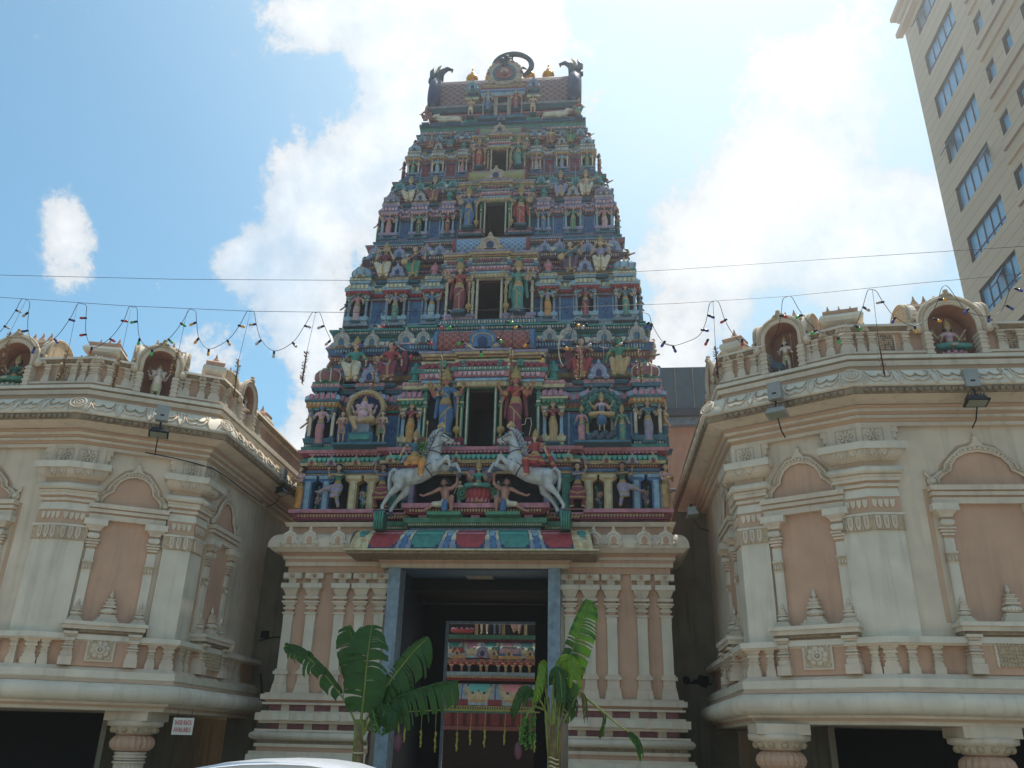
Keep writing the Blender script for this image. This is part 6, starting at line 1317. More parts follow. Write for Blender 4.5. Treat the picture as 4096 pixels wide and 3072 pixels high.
# high-rise
t=thing('high_rise_building','tall beige tiled high-rise with rows of blue windows at the upper right','building',(30,10,0))
def tilemat():
    m=bpy.data.materials.new('beige_tile_cladding'); m.use_nodes=True; n=m.node_tree.nodes; L=m.node_tree.links; b=n['Principled BSDF']; b.inputs['Roughness'].default_value=.7
    ge=n.new('ShaderNodeNewGeometry'); s=n.new('ShaderNodeSeparateXYZ'); c=n.new('ShaderNodeCombineXYZ'); a=n.new('ShaderNodeMath'); a.operation='ADD'
    L.new(ge.outputs['Position'],s.inputs[0]); L.new(s.outputs['X'],a.inputs[0]); L.new(s.outputs['Y'],a.inputs[1]); L.new(a.outputs[0],c.inputs[0]); L.new(s.outputs['Z'],c.inputs[1])
    br=n.new('ShaderNodeTexBrick'); br.inputs['Scale'].default_value=1; br.inputs['Brick Width'].default_value=60; br.inputs['Row Height'].default_value=.62; br.inputs['Mortar Size'].default_value=.02; br.offset=0
    br.inputs['Color1'].default_value=(*lin((190,166,136)),1); br.inputs['Color2'].default_value=(*lin((182,160,130)),1); br.inputs['Mortar'].default_value=(*lin((146,124,102)),1)
    L.new(c.outputs[0],br.inputs['Vector']); no=n.new('ShaderNodeTexNoise'); no.inputs['Scale'].default_value=.25; no.inputs['Detail'].default_value=5; L.new(ge.outputs['Position'],no.inputs['Vector'])
    mr=n.new('ShaderNodeMapRange'); mr.inputs[3].default_value=.85; mr.inputs[4].default_value=1.1; L.new(no.outputs['Fac'],mr.inputs[0]); mx=n.new('ShaderNodeVectorMath'); mx.operation='SCALE'; L.new(br.outputs['Color'],mx.inputs[0]); L.new(mr.outputs[0],mx.inputs['Scale']); L.new(mx.outputs[0],b.inputs['Base Color']); return m
TILE=tilemat(); MUL=mat('dark_window_frame',(52,40,42),bump=0,rough=.5)
GLS=mat('blue_window_glass',(100,158,194),rough=.25,var=.15,scale=.6,bump=0,metal=.0,spec=.5)
def gridwall(g,X,y0,y1,z0,z1,holes,m):
    ys=sorted({y0,y1}|{v for h in holes for v in h[:2] if y0<=v<=y1}); zs=sorted({z0,z1}|{v for h in holes for v in h[2:] if z0<=v<=z1})
    for a,b in zip(ys[:-1],ys[1:]):
        for c,d in zip(zs[:-1],zs[1:]):
            my,mz=(a+b)/2,(c+d)/2
            if any(h[0]<my<h[1] and h[2]<mz<h[3] for h in holes): continue
            g.add([(X,a,c),(X,b,c),(X,b,d),(X,a,d)],[(0,3,2,1)],m)
    for h in holes:
        a,b,c,d=h; D=.22
        g.add([(X,a,c),(X,b,c),(X,b,d),(X,a,d),(X+D,a,c),(X+D,b,c),(X+D,b,d),(X+D,a,d)],[(0,1,5,4),(1,2,6,5),(2,3,7,6),(3,0,4,7)],[TILE,MUL,MUL,MUL])
big=[(16.85,20.7,38.45-3.1*i-1.5,38.45-3.1*i) for i in range(-2,8)]
sm=[(14.4,15.18,35.25-3.1*i-1.0,35.25-3.1*i) for i in range(-3,6)]+[(12.7,13.4,35.3-3.1*i-1.0,35.3-3.1*i) for i in range(-3,6)]+[(10.9,11.6,35.3-3.1*i-1.0,35.3-3.1*i) for i in range(-3,6)]
g=G(); gridwall(g,22.,15.45,22.3,0,46.5,big,TILE); gridwall(g,21.85,2,15.45,0,46.5,sm,TILE)
g.box(22.01,40,22.28,22.3,0,46.5,TILE); g.box(23,40,2,22.2,0,46.4,DARK); g.add([(21.85,15.45,0),(22,15.45,0),(22,15.45,46.5),(21.85,15.45,46.5)],[(0,1,2,3)],TILE); g.box(21.85,40,2,22.3,46.5,46.6,TILE); g.build('wall',t)
for i in range(-3,6):
    z=33.6-3.1*i
    g=G(); g.box(21.72,21.85,4,15.3,z-.12,z,TILE); g.box(21.72,21.85,4,15.3,z-.92,z-.80,TILE); g.build('string_course',t)
g=G(); g.box(21.5,22,15.6,22.8,43.3,43.6,TILE); g.box(21.75,22,15.6,22.5,42.9,43.3,TILE); g.box(21.6,22,15.6,22.7,41.9,42.2,TILE) ; g.box(22,40,22.3,22.8,43.3,43.6,TILE); g.build('ledge',t)
rw=random.Random(2)
for i,(a,b,c,d) in enumerate(big):
    g=G(); X=22.17; g.box(X-.04,X+.04,a,b,c,c+.06,MUL); g.box(X-.04,X+.04,a,b,d-.06,d,MUL)
    for j in range(6): y=a+(b-a)*j/5; g.box(X-.04,X+.04,max(a,y-.035),min(b,y+.035),c,d,MUL)
    tr=i in (0,1,2,6,7,8); 
    if tr: g.box(X-.04,X+.04,a,b,c+.38,c+.43,MUL)
    o=g.build('window',t); g=G(); g.box(X+.0,X+.02,a,b,c,d,GLS); g.build('pane',o)
    if i in (4,5,7,1):
        k={4:.02,5:.8,7:.45,1:.02}[i]; y=a+(b-a)*(1-k)-.75 if i!=4 else b-.76; T=Matrix.Translation((X-.06,y,d-.1))@Matrix.Rotation(.55,4,'Y'); g=G(); g.box(-.02,.02,0,.7,-1.0,0,MUL,T); g.box(-.035,-.021,.05,.65,-.95,-.05,GLS,T); g.build('open_casement',o)
for a,b,c,d in sm:
    g=G(); X=22.03; g.box(X-.03,X+.03,a,a+.06,c,d,MUL); g.box(X-.03,X+.03,b-.06,b,c,d,MUL); g.box(X-.03,X+.03,a,b,d-.06,d,MUL); g.box(X-.03,X+.03,a,b,c,c+.06,MUL); o=g.build('window',t); g=G(); g.box(X,X+.02,a,b,c,d,GLS); g.build('pane',o)
# ------------------------------------------------------------------ ground
def ground():
    g=G(); m=mat('street_asphalt',(112,108,102),rough=.9,var=.25,scale=.8,bump=.4,dirt=.2,streak=False); g.add([(-200,-200,0),(200,-200,0),(200,200,0),(-200,200,0)],[(0,1,2,3)],m); struct(g.build('ground'))
    g=G(); m=mat('forecourt_tiles',(186,172,152),rough=.8,var=.15,scale=2,bump=.2,dirt=.2,streak=False); g.add([(-16,-11,.004),(16,-11,.004),(16,18,.004),(-16,18,.004)],[(0,1,2,3)],m); struct(g.build('pavement'))
ground()
# ------------------------------------------------------------------ banana plants
def leafmat(name,c,tr):
    m=mat(name,c,rough=.42,var=.3,scale=7,bump=.15,fine=90); nt=m.node_tree; n=nt.nodes; L=nt.links; b=n['Principled BSDF']; out=n['Material Output']
    ts=n.new('ShaderNodeBsdfTranslucent'); ts.inputs['Color'].default_value=(*lin(tr),1); mx=n.new('ShaderNodeMixShader'); mx.inputs[0].default_value=.28; L.new(b.outputs[0],mx.inputs[1]); L.new(ts.outputs[0],mx.inputs[2]); L.new(mx.outputs[0],out.inputs['Surface']); return m
BL=leafmat('banana_leaf',(42,84,34),(92,146,28)); BL2=leafmat('lit_banana_leaf',(98,140,34),(190,210,40)); BD=leafmat('dry_banana_leaf',(96,92,56),(120,110,60)); STEM=mat('banana_stem',(120,132,62),rough=.5,var=.3,scale=12,bump=.2); STB=mat('banana_trunk',(122,104,70),rough=.7,var=.4,scale=14,bump=.4);  # brighter second leaf green: lit look of the crumpled leaves put into the colour
def bez(P,n):
    P=[Vector(q) for q in P]; out=[]
    for i in range(n+1):
        t=i/n*(len(P)-1); j=min(int(t),len(P)-2); t-=j; p0=P[max(j-1,0)];p1=P[j];p2=P[j+1];p3=P[min(j+2,len(P)-1)]
        out.append(.5*((2*p1)+(-p0+p2)*t+(2*p0-5*p1+4*p2-p3)*t*t+(-p0+3*p1-3*p2+p3)*t**3))
    return out
def leaf(par,P,start,W,seed,m=BL,drop=(0.35,0.35),side=Vector((0,-1,0)),sw=(1,1),tear=.22,tipc=True):
    "banana leaf: midrib along P, blade from fraction start on, torn into strips, each side drooping"
    r=random.Random(seed); g=G(); n=44; pts=bez(P,n); L=sum((pts[i+1]-pts[i]).length for i in range(n))
    g.tube(pts,[.022*(1-.75*i/n) for i in range(n+1)],STEM,6)
    s0=int(n*start); off=[0,0]; droop=[0,0]
    for sd in (0,1):
        sg=(-1,1)[sd]; i=s0; cur=0; sag=r.uniform(-.1,.1); rows=None
        vs=[];fs=[]
        newstrip=True
        while i<n:
            tt=(i-s0)/max(1,(n-s0)); w=W*sw[sd]*min(1,math.sin(PI*min(1,tt*.86+.14))**.45*1.05)*(1-.0*tt)
            a=pts[i]; d=(pts[i+1]-pts[i]).normalized()
            out=d.cross(side); out=(out.normalized() if out.length>1e-3 else Vector((1,0,0)))*sg
            fwd=d*.30
            ts=[0,.25,.5,.75,1.0]; row=[]
            for q in ts:
                dr=drop[sd]*(1+sag)*w*q*q; pt=a+(out*math.cos(drop[sd]*q)+fwd)*w*q+Vector((0,0,-dr*.9))+side*(.035*math.sin(q*PI)+.02*math.sin(i*1.9)*q)
                row.append(pt)
            if newstrip: prev=row; newstrip=False; base=len(vs); vs+=row; last=base
            else:
                b=len(vs); vs+=row; fs+=[(last+k,b+k,b+k+1,last+k+1) for k in range(4)]; last=b
            i+=1
            if r.random()<tear and i<n-1:
                # finish strip at a slightly pulled-in edge, then start the next with a gap
                newstrip=True; sag=r.uniform(-.35,.6); 
                row2=[q_+d*(L/n)*(.95-.55*k/4) for k,q_ in enumerate(row)]; b=len(vs); vs+=row2; fs+=[(last+k,b+k,b+k+1,last+k+1) for k in range(4)]
        g.add(vs,fs,m,None,True)
    return g.build('leaf',par)
def V3(x,z,y): return (x,y,z)
t=thing('banana_plant','banana plant with broad torn leaves tied to the porch left of the doorway','plant',(-1.25,-3.5,0),group='banana plants by the doorway')
g=G(); g.tube([(-1.22,-3.5,0),(-1.22,-3.5,.8),(-1.25,-3.5,1.4),(-1.27,-3.5,1.85)],[.10,.09,.075,.05],STB,10)
for i in range(5): g.tube([(-1.27+.02*(i-2),-3.5-.03*(i%2),1.25),(-1.27+.03*(i-2),-3.52,1.9)],[.035,.02],STEM,6)
g.build('trunk',t); g=G(); g.tube([(-1.25+.09*math.cos(a),-3.5+.09*math.sin(a),1.42+.01*math.sin(a)) for a in [i*PI/6 for i in range(12)]],.012,YEL,5,close=True); g.build('tie',t)
yl=-3.5
leaf(t,[V3(-1.28,1.7,yl),V3(-1.50,2.12,yl-.05),V3(-1.95,2.62,yl-.15),V3(-2.30,2.90,yl-.25),V3(-2.56,2.98,yl-.3)],.34,.30,1,drop=(1.25,.9),sw=(.5,1.0),tear=.33)
leaf(t,[V3(-1.27,1.7,yl),V3(-1.30,2.3,yl+.1),V3(-1.45,2.9,yl+.05),V3(-1.62,3.36,yl)],.38,.27,2,drop=(.3,.3),sw=(1.1,.4),tear=.28)
leaf(t,[V3(-1.26,1.7,yl),V3(-1.22,2.3,yl-.1),V3(-1.20,2.9,yl-.15),V3(-1.19,3.36,yl-.1)],.20,.38,3,drop=(.35,.45),sw=(1,1),tear=.34)
leaf(t,[V3(-1.25,1.7,yl),V3(-1.05,2.15,yl),V3(-.72,2.62,yl-.05),V3(-.42,2.98,yl-.1),V3(-.22,3.17,yl-.1)],.30,.30,4,drop=(.4,1.0),sw=(.55,1.1),tear=.30)
leaf(t,[V3(-1.24,1.7,yl),V3(-1.0,2.02,yl+.05),V3(-.72,2.32,yl+.05),V3(-.50,2.52,yl+.05)],.30,.24,5,drop=(.3,.9),tear=.1)
leaf(t,[V3(-1.22,1.65,yl),V3(-.98,2.0,yl-.1),V3(-.55,2.28,yl-.15),V3(-.05,2.44,yl-.2),V3(.32,2.50,yl-.2)],.30,.27,6,drop=(1.35,.9),sw=(.35,1.15),tear=.36)
leaf(t,[V3(-1.22,1.7,yl),V3(-1.0,1.98,yl-.15),V3(-.82,2.08,yl-.25),V3(-.60,1.98,yl-.3)],.3,.20,7,drop=(1.2,1.2),tear=.1)
g=G(); g.tube([(-1.05,yl,1.95),(-.80,yl-.1,1.98),(-.62,yl-.15,1.86),(-.60,yl-.15,1.70)],.02,STEM,6); g.ball((-.60,yl-.15,1.58),.07,p('banana_flower',(96,40,60)),8,sz=2.0); g.build('flower_bud',t)
g=G()
for i in range(26):
    a=i*1.3; z=1.98-.012*i; g.tube([(-.90+.05*math.cos(a),yl-.15+.05*math.sin(a),z),(-.90+.14*math.cos(a),yl-.15+.12*math.sin(a),z+.03),(-.90+.17*math.cos(a),yl-.15+.14*math.sin(a),z+.09)],[.02,.02,.008],LEAFG,5)
g.build('fruit_bunch',t)
t=thing('banana_plant','drooping banana plant with one tall upright leaf, right of the doorway','plant',(1.8,-3.2,0),group='banana plants by the doorway')
yl=-3.2
g=G(); g.tube([(1.82,yl,0),(1.82,yl,.9),(1.80,yl,1.4),(1.79,yl,1.9)],[.09,.075,.06,.04],STB,10)
for i in range(6): g.tube([(1.745+.028*i,yl-.03*(i%2),1.2),(1.68+.05*i,yl-.02,1.95),(1.66+.065*i,yl,2.3)],[.026,.020,.010],[STEM,STB][i%2],6)
g.build('trunk',t); g=G()
for z in (1.28,1.34,1.4): g.tube([(1.81+.085*math.cos(a),yl+.085*math.sin(a),z+.02*math.sin(a*2)) for a in [i*PI/6 for i in range(12)]],.012,YEL,5,close=True)
g.build('tie',t)
leaf(t,[V3(1.80,1.8,yl),V3(1.90,2.3,yl),V3(2.05,2.85,yl-.02),V3(2.25,3.4,yl-.05),V3(2.40,3.86,yl-.05)],.24,.27,11,drop=(.25,.35),sw=(.62,1.05),tear=.26)
leaf(t,[V3(1.80,1.8,yl),V3(1.86,2.4,yl-.1),V3(1.96,2.86,yl-.2),V3(2.14,2.82,yl-.3),V3(2.16,2.55,yl-.3)],.35,.22,12,m=BL2,drop=(.9,.9),tear=.1)
leaf(t,[V3(1.80,1.8,yl),V3(1.80,2.4,yl-.1),V3(1.84,2.7,yl-.2),V3(1.92,2.62,yl-.28),V3(1.95,2.2,yl-.3)],.30,.20,13,m=BL,drop=(1.1,1.1),tear=.12)
leaf(t,[V3(1.78,1.8,yl),V3(1.68,2.4,yl-.05),V3(1.64,2.84,yl-.1),V3(1.60,2.6,yl-.2),V3(1.50,2.2,yl-.25)],.30,.17,14,m=BL2,drop=(1.3,1.3),tear=.5)
leaf(t,[V3(1.78,1.8,yl),V3(1.62,2.2,yl-.05),V3(1.42,2.42,yl-.1),V3(1.28,2.40,yl-.15),V3(1.14,2.05,yl-.2)],.40,.15,15,m=BL,drop=(1.35,1.35),tear=.4)
leaf(t,[V3(1.80,1.8,yl),V3(1.98,2.2,yl+.05),V3(2.06,2.35,yl+.05),V3(2.12,2.2,yl)],.2,.20,16,m=BL,drop=(.9,.9),tear=.1)
leaf(t,[V3(1.83,1.7,yl),V3(2.05,2.1,yl),V3(2.22,2.38,yl),V3(2.30,2.30,yl-.05),V3(2.32,2.0,yl-.1)],.62,.10,17,m=BD,drop=(1.3,1.3),tear=.3)
leaf(t,[V3(2.25,2.36,yl),V3(2.52,2.15,yl-.05),V3(2.86,1.88,yl-.1),V3(3.10,1.74,yl-.1),V3(3.18,1.5,yl-.15)],.62,.10,18,m=BL,drop=(1.3,1.3),tear=.2)
leaf(t,[V3(2.62,2.08,yl-.06),V3(2.60,1.95,yl-.1),V3(2.52,1.72,yl-.12)],.05,.05,19,m=BL,drop=(1,1),tear=.1)
g=G()
for i in range(44):
    a=i*1.37+random.uniform(-.5,.5); z=2.0-.010*i+random.uniform(-.02,.02); R=random.uniform(.08,.15); g.tube([(1.42+.04*math.cos(a),yl-.2+.04*math.sin(a),z),(1.40+R*math.cos(a)*.8,yl-.2+R*math.sin(a),z-.03),(1.40+R*math.cos(a),yl-.2+R*math.sin(a),z+.04)],[.02,.022,.008],LEAFG,5)
g.build('fruit_bunch',t)
g=G(); g.tube([(1.70,yl,2.1),(1.5,yl-.15,2.16),(1.40,yl-.2,2.05),(1.30,yl-.2,1.62)],.02,STEM,6); g.ball((1.26,yl-.2,1.50),.065,p('banana_flower',(96,40,60)),8,sz=2.0); g.build('flower_bud',t)
# ------------------------------------------------------------------ yellow strings hanging in the doorway
PALM=leafmat('palm_strip',(196,190,90),(210,200,90))
t=thing('festoon_line','yellow palm cord strung across the porch above the hanging strips','decoration',(0,-.2,2.5)); g=G()
yp=-.25
g.tube([at(1560,2850,yp),at(1800,2838,yp),at(2000,2842,yp),at(2160,2850,yp)],.012,PALM,5); g.build('cord',t)
strs=[(1622,2860,2965,.6),(1688,2850,2985,1),(1745,2840,3005,1.2),(1832,2850,3000,1),(1885,2855,2975,.8),(1942,2845,2985,1),(2022,2855,2975,.8),(2085,2840,2998,1),(2143,2850,3005,1)]
ordn=('leftmost, partly behind the left banana leaves','second from the left','third from the left and longest on the dark side','fourth from the left, just inside the bright opening','fifth from the left','sixth from the left, in the middle of the opening','seventh from the left','third from the right end','rightmost, beside the right banana plant')
ordn=('leftmost','second from the left','third from the left','fourth from the left','fifth from the left','sixth from the left','seventh from the left','eighth from the left','rightmost')
for i,(x,y0,y1,s) in enumerate(strs):
    a=at(x,y0,yp); b=at(x-6,y1,yp); g=G(); g.tube([a,a.lerp(b,.6)],.006,PALM,4)
    r=random.Random(i)
    for j in range(9):
        c=a.lerp(b,.58+.42*j/8); g.ball((c.x+r.uniform(-.008,.008),c.y,c.z),.018+.008*(j%3==0)*s,PALM,5,sz=1.5)
    tag(g.build('palm_festoon'),'yellow plaited palm strip hanging in the gateway doorway, %s'%ordn[i],'decoration','palm strips hanging in the doorway')
# ------------------------------------------------------------------ string lights and wires
WIRE=mat('wire',(30,32,44),bump=0,rough=.5); SOCK=mat('bulb_socket',(24,26,40),bump=0,rough=.4)
BC={'r':mat('red_bulb',(190,30,50),rough=.2,bump=0,spec=.7),'g':mat('green_bulb',(40,170,60),rough=.2,bump=0,spec=.7),'y':mat('yellow_bulb',(230,160,40),rough=.2,bump=0,spec=.7),'b':mat('blue_bulb',(50,60,150),rough=.2,bump=0,spec=.7),'w':mat('clear_bulb',(190,180,176),rough=.2,bump=0,spec=.7)}
YL=-9.
def bulbm(c):
    g=G(); g.lathe([(.010,0),(.014,.005),(.014,.042)],SOCK,n=8); g.lathe([(.010,.042),(.016,.055),(.017,.075),(.012,.088),(.003,.093)],BC[c],n=8); return g.mesh('bulb_mesh_'+c)
BM={c:bulbm(c) for c in BC}
def strand(name,label,pts,bulbs,wires=()):
    t=thing(name,label,'string lights',tuple(at(*pts[0],YL)))
    P=bez([at(x,y,YL) for x,y in pts],len(pts)*5); g=G(); g.tube(P,.0036,WIRE,5); g.build('cable',t)
    for x,y,dx,dy,c in bulbs:
        a=at(x,y,YL); b=at(x+dx,y+dy,YL); d=(b-a).normalized(); put('bulb',BM[c],t,M=Matrix.Translation(a)@d.to_track_quat('Z','Y').to_matrix().to_4x4())
    return t
k=.633
def A(l): return [(x*k,1100+y*k) for x,y in l]
lp=[(-30,390),(30,325),(98,225),(135,156),(165,155),(188,175),(180,240),(178,350),(225,455),(340,405),(440,280),(490,185),(520,183),(546,195),(543,270),(545,375),(590,458),(695,400),(780,290),(815,203),(840,203),(865,212),(870,295),(885,400),(960,470),(1065,405),(1150,300),(1195,220),(1215,220),(1237,232),(1243,300),(1258,400),(1320,468),(1440,410),(1515,315),(1560,232),(1580,232),(1606,235),(1620,310),(1652,410),(1735,480),(1850,425),(1925,320),(1972,240),(1995,238),(2022,240),(2050,320),(2090,410)]
lb=[(25,322,25,12,'w'),(98,222,22,8,'w'),(180,235,-25,18,'w'),(180,350,-30,6,'b'),(222,455,-10,20,'b'),(343,402,15,18,'b'),(435,280,22,6,'b'),(548,272,-35,0,'r'),(548,375,-38,6,'r'),(582,455,-8,28,'r'),(693,402,25,14,'r'),(765,288,30,4,'r'),(868,293,-32,6,'g'),(884,400,-8,28,'g'),(963,468,-5,26,'g'),(1062,404,20,18,'g'),(1140,303,28,18,'g'),(1242,298,-26,12,'y'),(1258,397,-20,24,'y'),(1320,467,-4,28,'y'),(1435,410,14,26,'y'),(1505,318,28,8,'y'),(1620,310,-30,4,'w'),(1652,410,-24,20,'w'),(1733,480,-4,30,'w'),(1847,425,14,16,'w'),(1922,320,28,8,'w'),(2050,320,-30,12,'w'),(2090,412,-22,20,'w')]
strand('string_lights','long looping cable of small coloured bulbs across the sky left of the tower',A(lp),[(x*k,1100+y*k,dx*k,dy*k,c) for x,y,dx,dy,c in lb])
k2=.6103
def A2(l): return [(1350+x*k2,1100+y*k2) for x,y in l]
cp=[(15,395),(60,480),(170,430),(240,330),(275,245),(310,245),(330,340),(370,440),(470,500),(600,430),(660,330),(700,240),(745,245),(790,360),(830,440),(940,495),(1060,415),(1110,300),(1145,235),(1195,240),(1235,380),(1340,525),(1440,500),(1510,440),(1550,330),(1580,280),(1640,320),(1690,450),(1790,480),(1880,440),(1930,330),(1975,250),(2040,260),(2062,325),(2130,435),(2210,462)]
cb=[(170,430,-5,12,'b'),(45,500,0,18,'b'),(240,328,26,8,'w'),(335,335,-30,0,'r'),(372,445,0,15,'r'),(480,500,0,20,'r'),(590,425,22,22,'r'),(655,325,28,22,'r'),(770,335,-26,8,'g'),(830,430,-26,16,'g'),(940,490,0,24,'g'),(1045,410,22,20,'g'),(1105,305,32,6,'g'),(1205,335,-26,6,'y'),(1260,440,-30,22,'y'),(1345,520,0,28,'y'),(1478,455,24,24,'y'),(1545,318,28,10,'y'),(1640,322,-28,18,'w'),(1690,447,-38,10,'w'),(1895,445,-36,6,'w'),(2062,318,-8,30,'b'),(2148,432,-16,24,'b')]
strand('string_lights','looping cable of coloured bulbs hanging in front of the middle of the tower',A2(cp),[(1350+x*k2,1100+y*k2,dx*k2,dy*k2,c) for x,y,dx,dy,c in cb])
k3=.6763
def A3(l): return [(2600+x*k3,950+y*k3) for x,y in l]
rp=[(60,620),(130,640),(210,620),(290,580),(330,500),(350,400),(370,380),(405,382),(440,480),(490,570),(570,640),(680,640),(750,560),(775,450),(785,370),(810,350),(840,355),(890,440),(985,545),(1110,580),(1210,520),(1255,420),(1285,320),(1310,308),(1340,320),(1380,385),(1450,470),(1560,522),(1650,470),(1700,380),(1725,300),(1760,290),(1820,370),(1880,440),(2000,465),(2080,430),(2120,330),(2160,250),(2212,215)]
rb=[(135,640,10,22,'b'),(-5,500,-14,20,'b'),(300,545,38,6,'b'),(338,458,40,16,'b'),(455,482,-36,22,'r'),(345,600,-12,24,'r'),(545,600,0,24,'r'),(765,460,34,8,'r'),(900,455,-30,18,'g'),(985,545,-24,20,'g'),(1112,585,4,22,'g'),(1212,520,24,16,'g'),(1258,410,38,22,'w'),(1385,380,-36,6,'w'),(1450,470,-8,16,'b'),(1565,522,6,26,'y'),(1675,480,28,10,'y'),(1705,365,40,4,'y'),(1885,420,-20,20,'b'),(2005,460,-2,26,'b'),(2105,400,34,20,'b'),(2155,300,40,14,'b')]
strand('string_lights','looping cable of coloured bulbs in front of the right pavilion and its parapet',A3(rp),[(2600+x*k3,950+y*k3,dx*k3,dy*k3,c) for x,y,dx,dy,c in rb])
def wire(name,label,pts,Y,r=.003):
    g=G(); g.tube([at(x,y,Y) for x,y in pts],r,WIRE,5); tag(g.build(name),label,'wire')
wire('overhead_wire','thin straight wire crossing the sky higher up from left edge to right edge',[(-300,1085),(0,1100),(700,1117),(1500,1122),(2200,1105),(2700,1078),(3400,1030),(4096,985),(4400,965)],YL)
wire('overhead_wire','thin support wire the bulb loops hang from',[(-300,1165),(0,1189),(500,1223),(1000,1245),(1400,1250),(2000,1240),(2700,1214),(3150,1185),(3700,1130),(4096,1095),(4400,1070)],YL-.03)
TIN=mat('tinsel_garland',(122,94,58),rough=.7,bump=0,var=.4,scale=60); TIN2=mat('dry_brown_garland',(92,60,48),rough=.8,bump=0,var=.4,scale=60)
def garl(x0,y0,x1,y1,x2,y2,label,m,Y=YL):
    "wire from (x0,y0) to (x1,y1), garland from there to (x2,y2)"
    t=thing('hanging_garland',label,'garland',tuple(at(x1,y1,Y)),group='tinsel garlands on thin wires'); g=G(); g.tube([at(x0,y0,Y),at(x1,y1,Y)],.0025,WIRE,4); g.build('wire',t)
    a=at(x1,y1,Y);b=at(x2,y2,Y);g=G(); r=random.Random(int(x1)); g.tube([a,b],.008,m,5)
    for i in range(90):
        c=a.lerp(b,i/89); d=Vector((r.gauss(0,1),r.gauss(0,1),r.gauss(0,.5))).normalized(); e=d.orthogonal().normalized()*.008
        g.add([c-e,c+d*.028,c+e],[(0,1,2)],m); g.add([c+d*.02-e,c+d*.045+Vector((0,0,.01)),c+d*.03+e],[(0,1,2)],OCH if m is TIN and i%3==0 else m)
    g.build('garland',t)
garl(1262,1253,1228,1405,1208,1532,'dry brown garland hanging against the sky just left of the tower',TIN2)
garl(1000,1253,955,1440,935,1590,'brown and gold garland beside the rightmost roof of the left pavilion',TIN)
garl(750,1240,715,1400,690,1490,'short gold garland over the arched niche of the elephant-headed statue',TIN)
garl(525,1232,480,1440,450,1550,'gold garland over the parapet left of the elephant-headed niche',TIN)
garl(310,1218,272,1410,240,1515,'brown garland with gold tips hanging beside the big arched niche at far left',TIN)
garl(105,1200,40,1330,15,1470,'gold garland in front of the leftmost arched niche',TIN)
garl(1528,1252,1508,1425,1490,1560,'gold garland before the seated king on the left of the tower',TIN)
garl(1778,1250,1770,1430,1762,1585,'gold garland over the crown of the blue guardian',TIN)
garl(2050,1245,2050,1400,2038,1540,'gold garland over the crown of the crimson guardian',TIN)
garl(2325,1235,2320,1385,2318,1525,'gold garland in front of the red woman archer',TIN)
garl(2560,1222,2552,1395,2566,1530,'gold garland right of the green-skinned archer',TIN)
garl(2852,1205,2862,1390,2872,1512,'brown garland against the sky between tower and right pavilion',TIN2)
garl(3490,1160,3515,1370,3540,1505,'thin brown garland hanging before the right pavilion parapet',TIN2)
# ------------------------------------------------------------------ car in front, only its roof shows
def car():
    t=thing('parked_car','white car roof just showing at bottom edge left of the doorway','car',(-.85,-7.0,0))
    CW=mat('white_car_paint',(206,210,216),rough=.22,var=.03,bump=0,spec=.7); CG=mat('car_glass',(20,26,30),rough=.08,var=.05,bump=0,spec=.8); TY=mat('tyre',(22,22,22),rough=.9,bump=0)
    cx=-.85; Y0=-7.85;Y1=-6.15
    lo=[(-2.1,.35),(2.1,.35),(2.2,.55),(2.15,.78),(1.55,.90),(1.25,.93),(-1.5,.95),(-2.05,.90),(-2.2,.7)]
    g=G(); g.ext([(cx+a,b) for a,b in lo],Y0,Y1,CW); g.build('body',t)
    cab=[(-1.55,.94),(1.30,.92),(.80,1.20),(.45,1.30),(.1,1.345),(-.35,1.355),(-.8,1.335),(-1.15,1.27)]
    n=len(cab); vs=[]
    for s,ins in ((0,.0),(1,.0)):
        for a,b in cab: f=(b-.93)/.43*.18; vs.append((cx+a,(Y0+.04+f) if s==0 else (Y1-.04-f),b))
    g=G(); g.add(vs,[tuple(range(n)),tuple(range(n,2*n))[::-1]]+[(i,i+n,(i+1)%n+n,(i+1)%n) for i in range(n)],[CW,CW]+[CG if i in (1,7) else CW for i in range(n)],None,False); g.build('cabin',t)
    m=12; V=[];F=[]
    xs=[(-1.20,1.25),(-.95,1.305),(-.6,1.345),(-.2,1.362),(.15,1.357),(.45,1.325),(.8,1.235)]
    for a,b in xs:
        for j in range(m+1): q=-1+2*j/m; V.append((cx+a,(Y0+Y1)/2+q*.70,b+.028*(1-q*q)-.03*abs(q)**6))
    g=G(); g.add(V,[(i*(m+1)+j,(i+1)*(m+1)+j,(i+1)*(m+1)+j+1,i*(m+1)+j+1) for i in range(len(xs)-1) for j in range(m)],CW,None,True); g.build('roof',t)
    for a in (-1.35,1.35):
        for y in (Y0+.08,Y1-.08):
            g=G(); g.lathe([(.20,-.1),(.31,-.09),(.32,0),(.31,.09),(.20,.1)],TY,n=20,T=Matrix.Translation((cx+a,y,.32))@Matrix.Rotation(PI/2,4,'X')); w_=g.build('wheel',t); g=G(); g.lathe([(.01,-.105),(.19,-.103),(.19,.103),(.01,.105)],GREYB,n=14,T=Matrix.Translation((cx+a,y,.32))@Matrix.Rotation(PI/2,4,'X')); g.build('rim',w_)
    for y in (Y0+.25,Y1-.25):
        g=G(); g.ball((cx+2.12,y,.72),.12,CG,8,sy=1.3,sz=.7); g.build('headlight',t)
car()
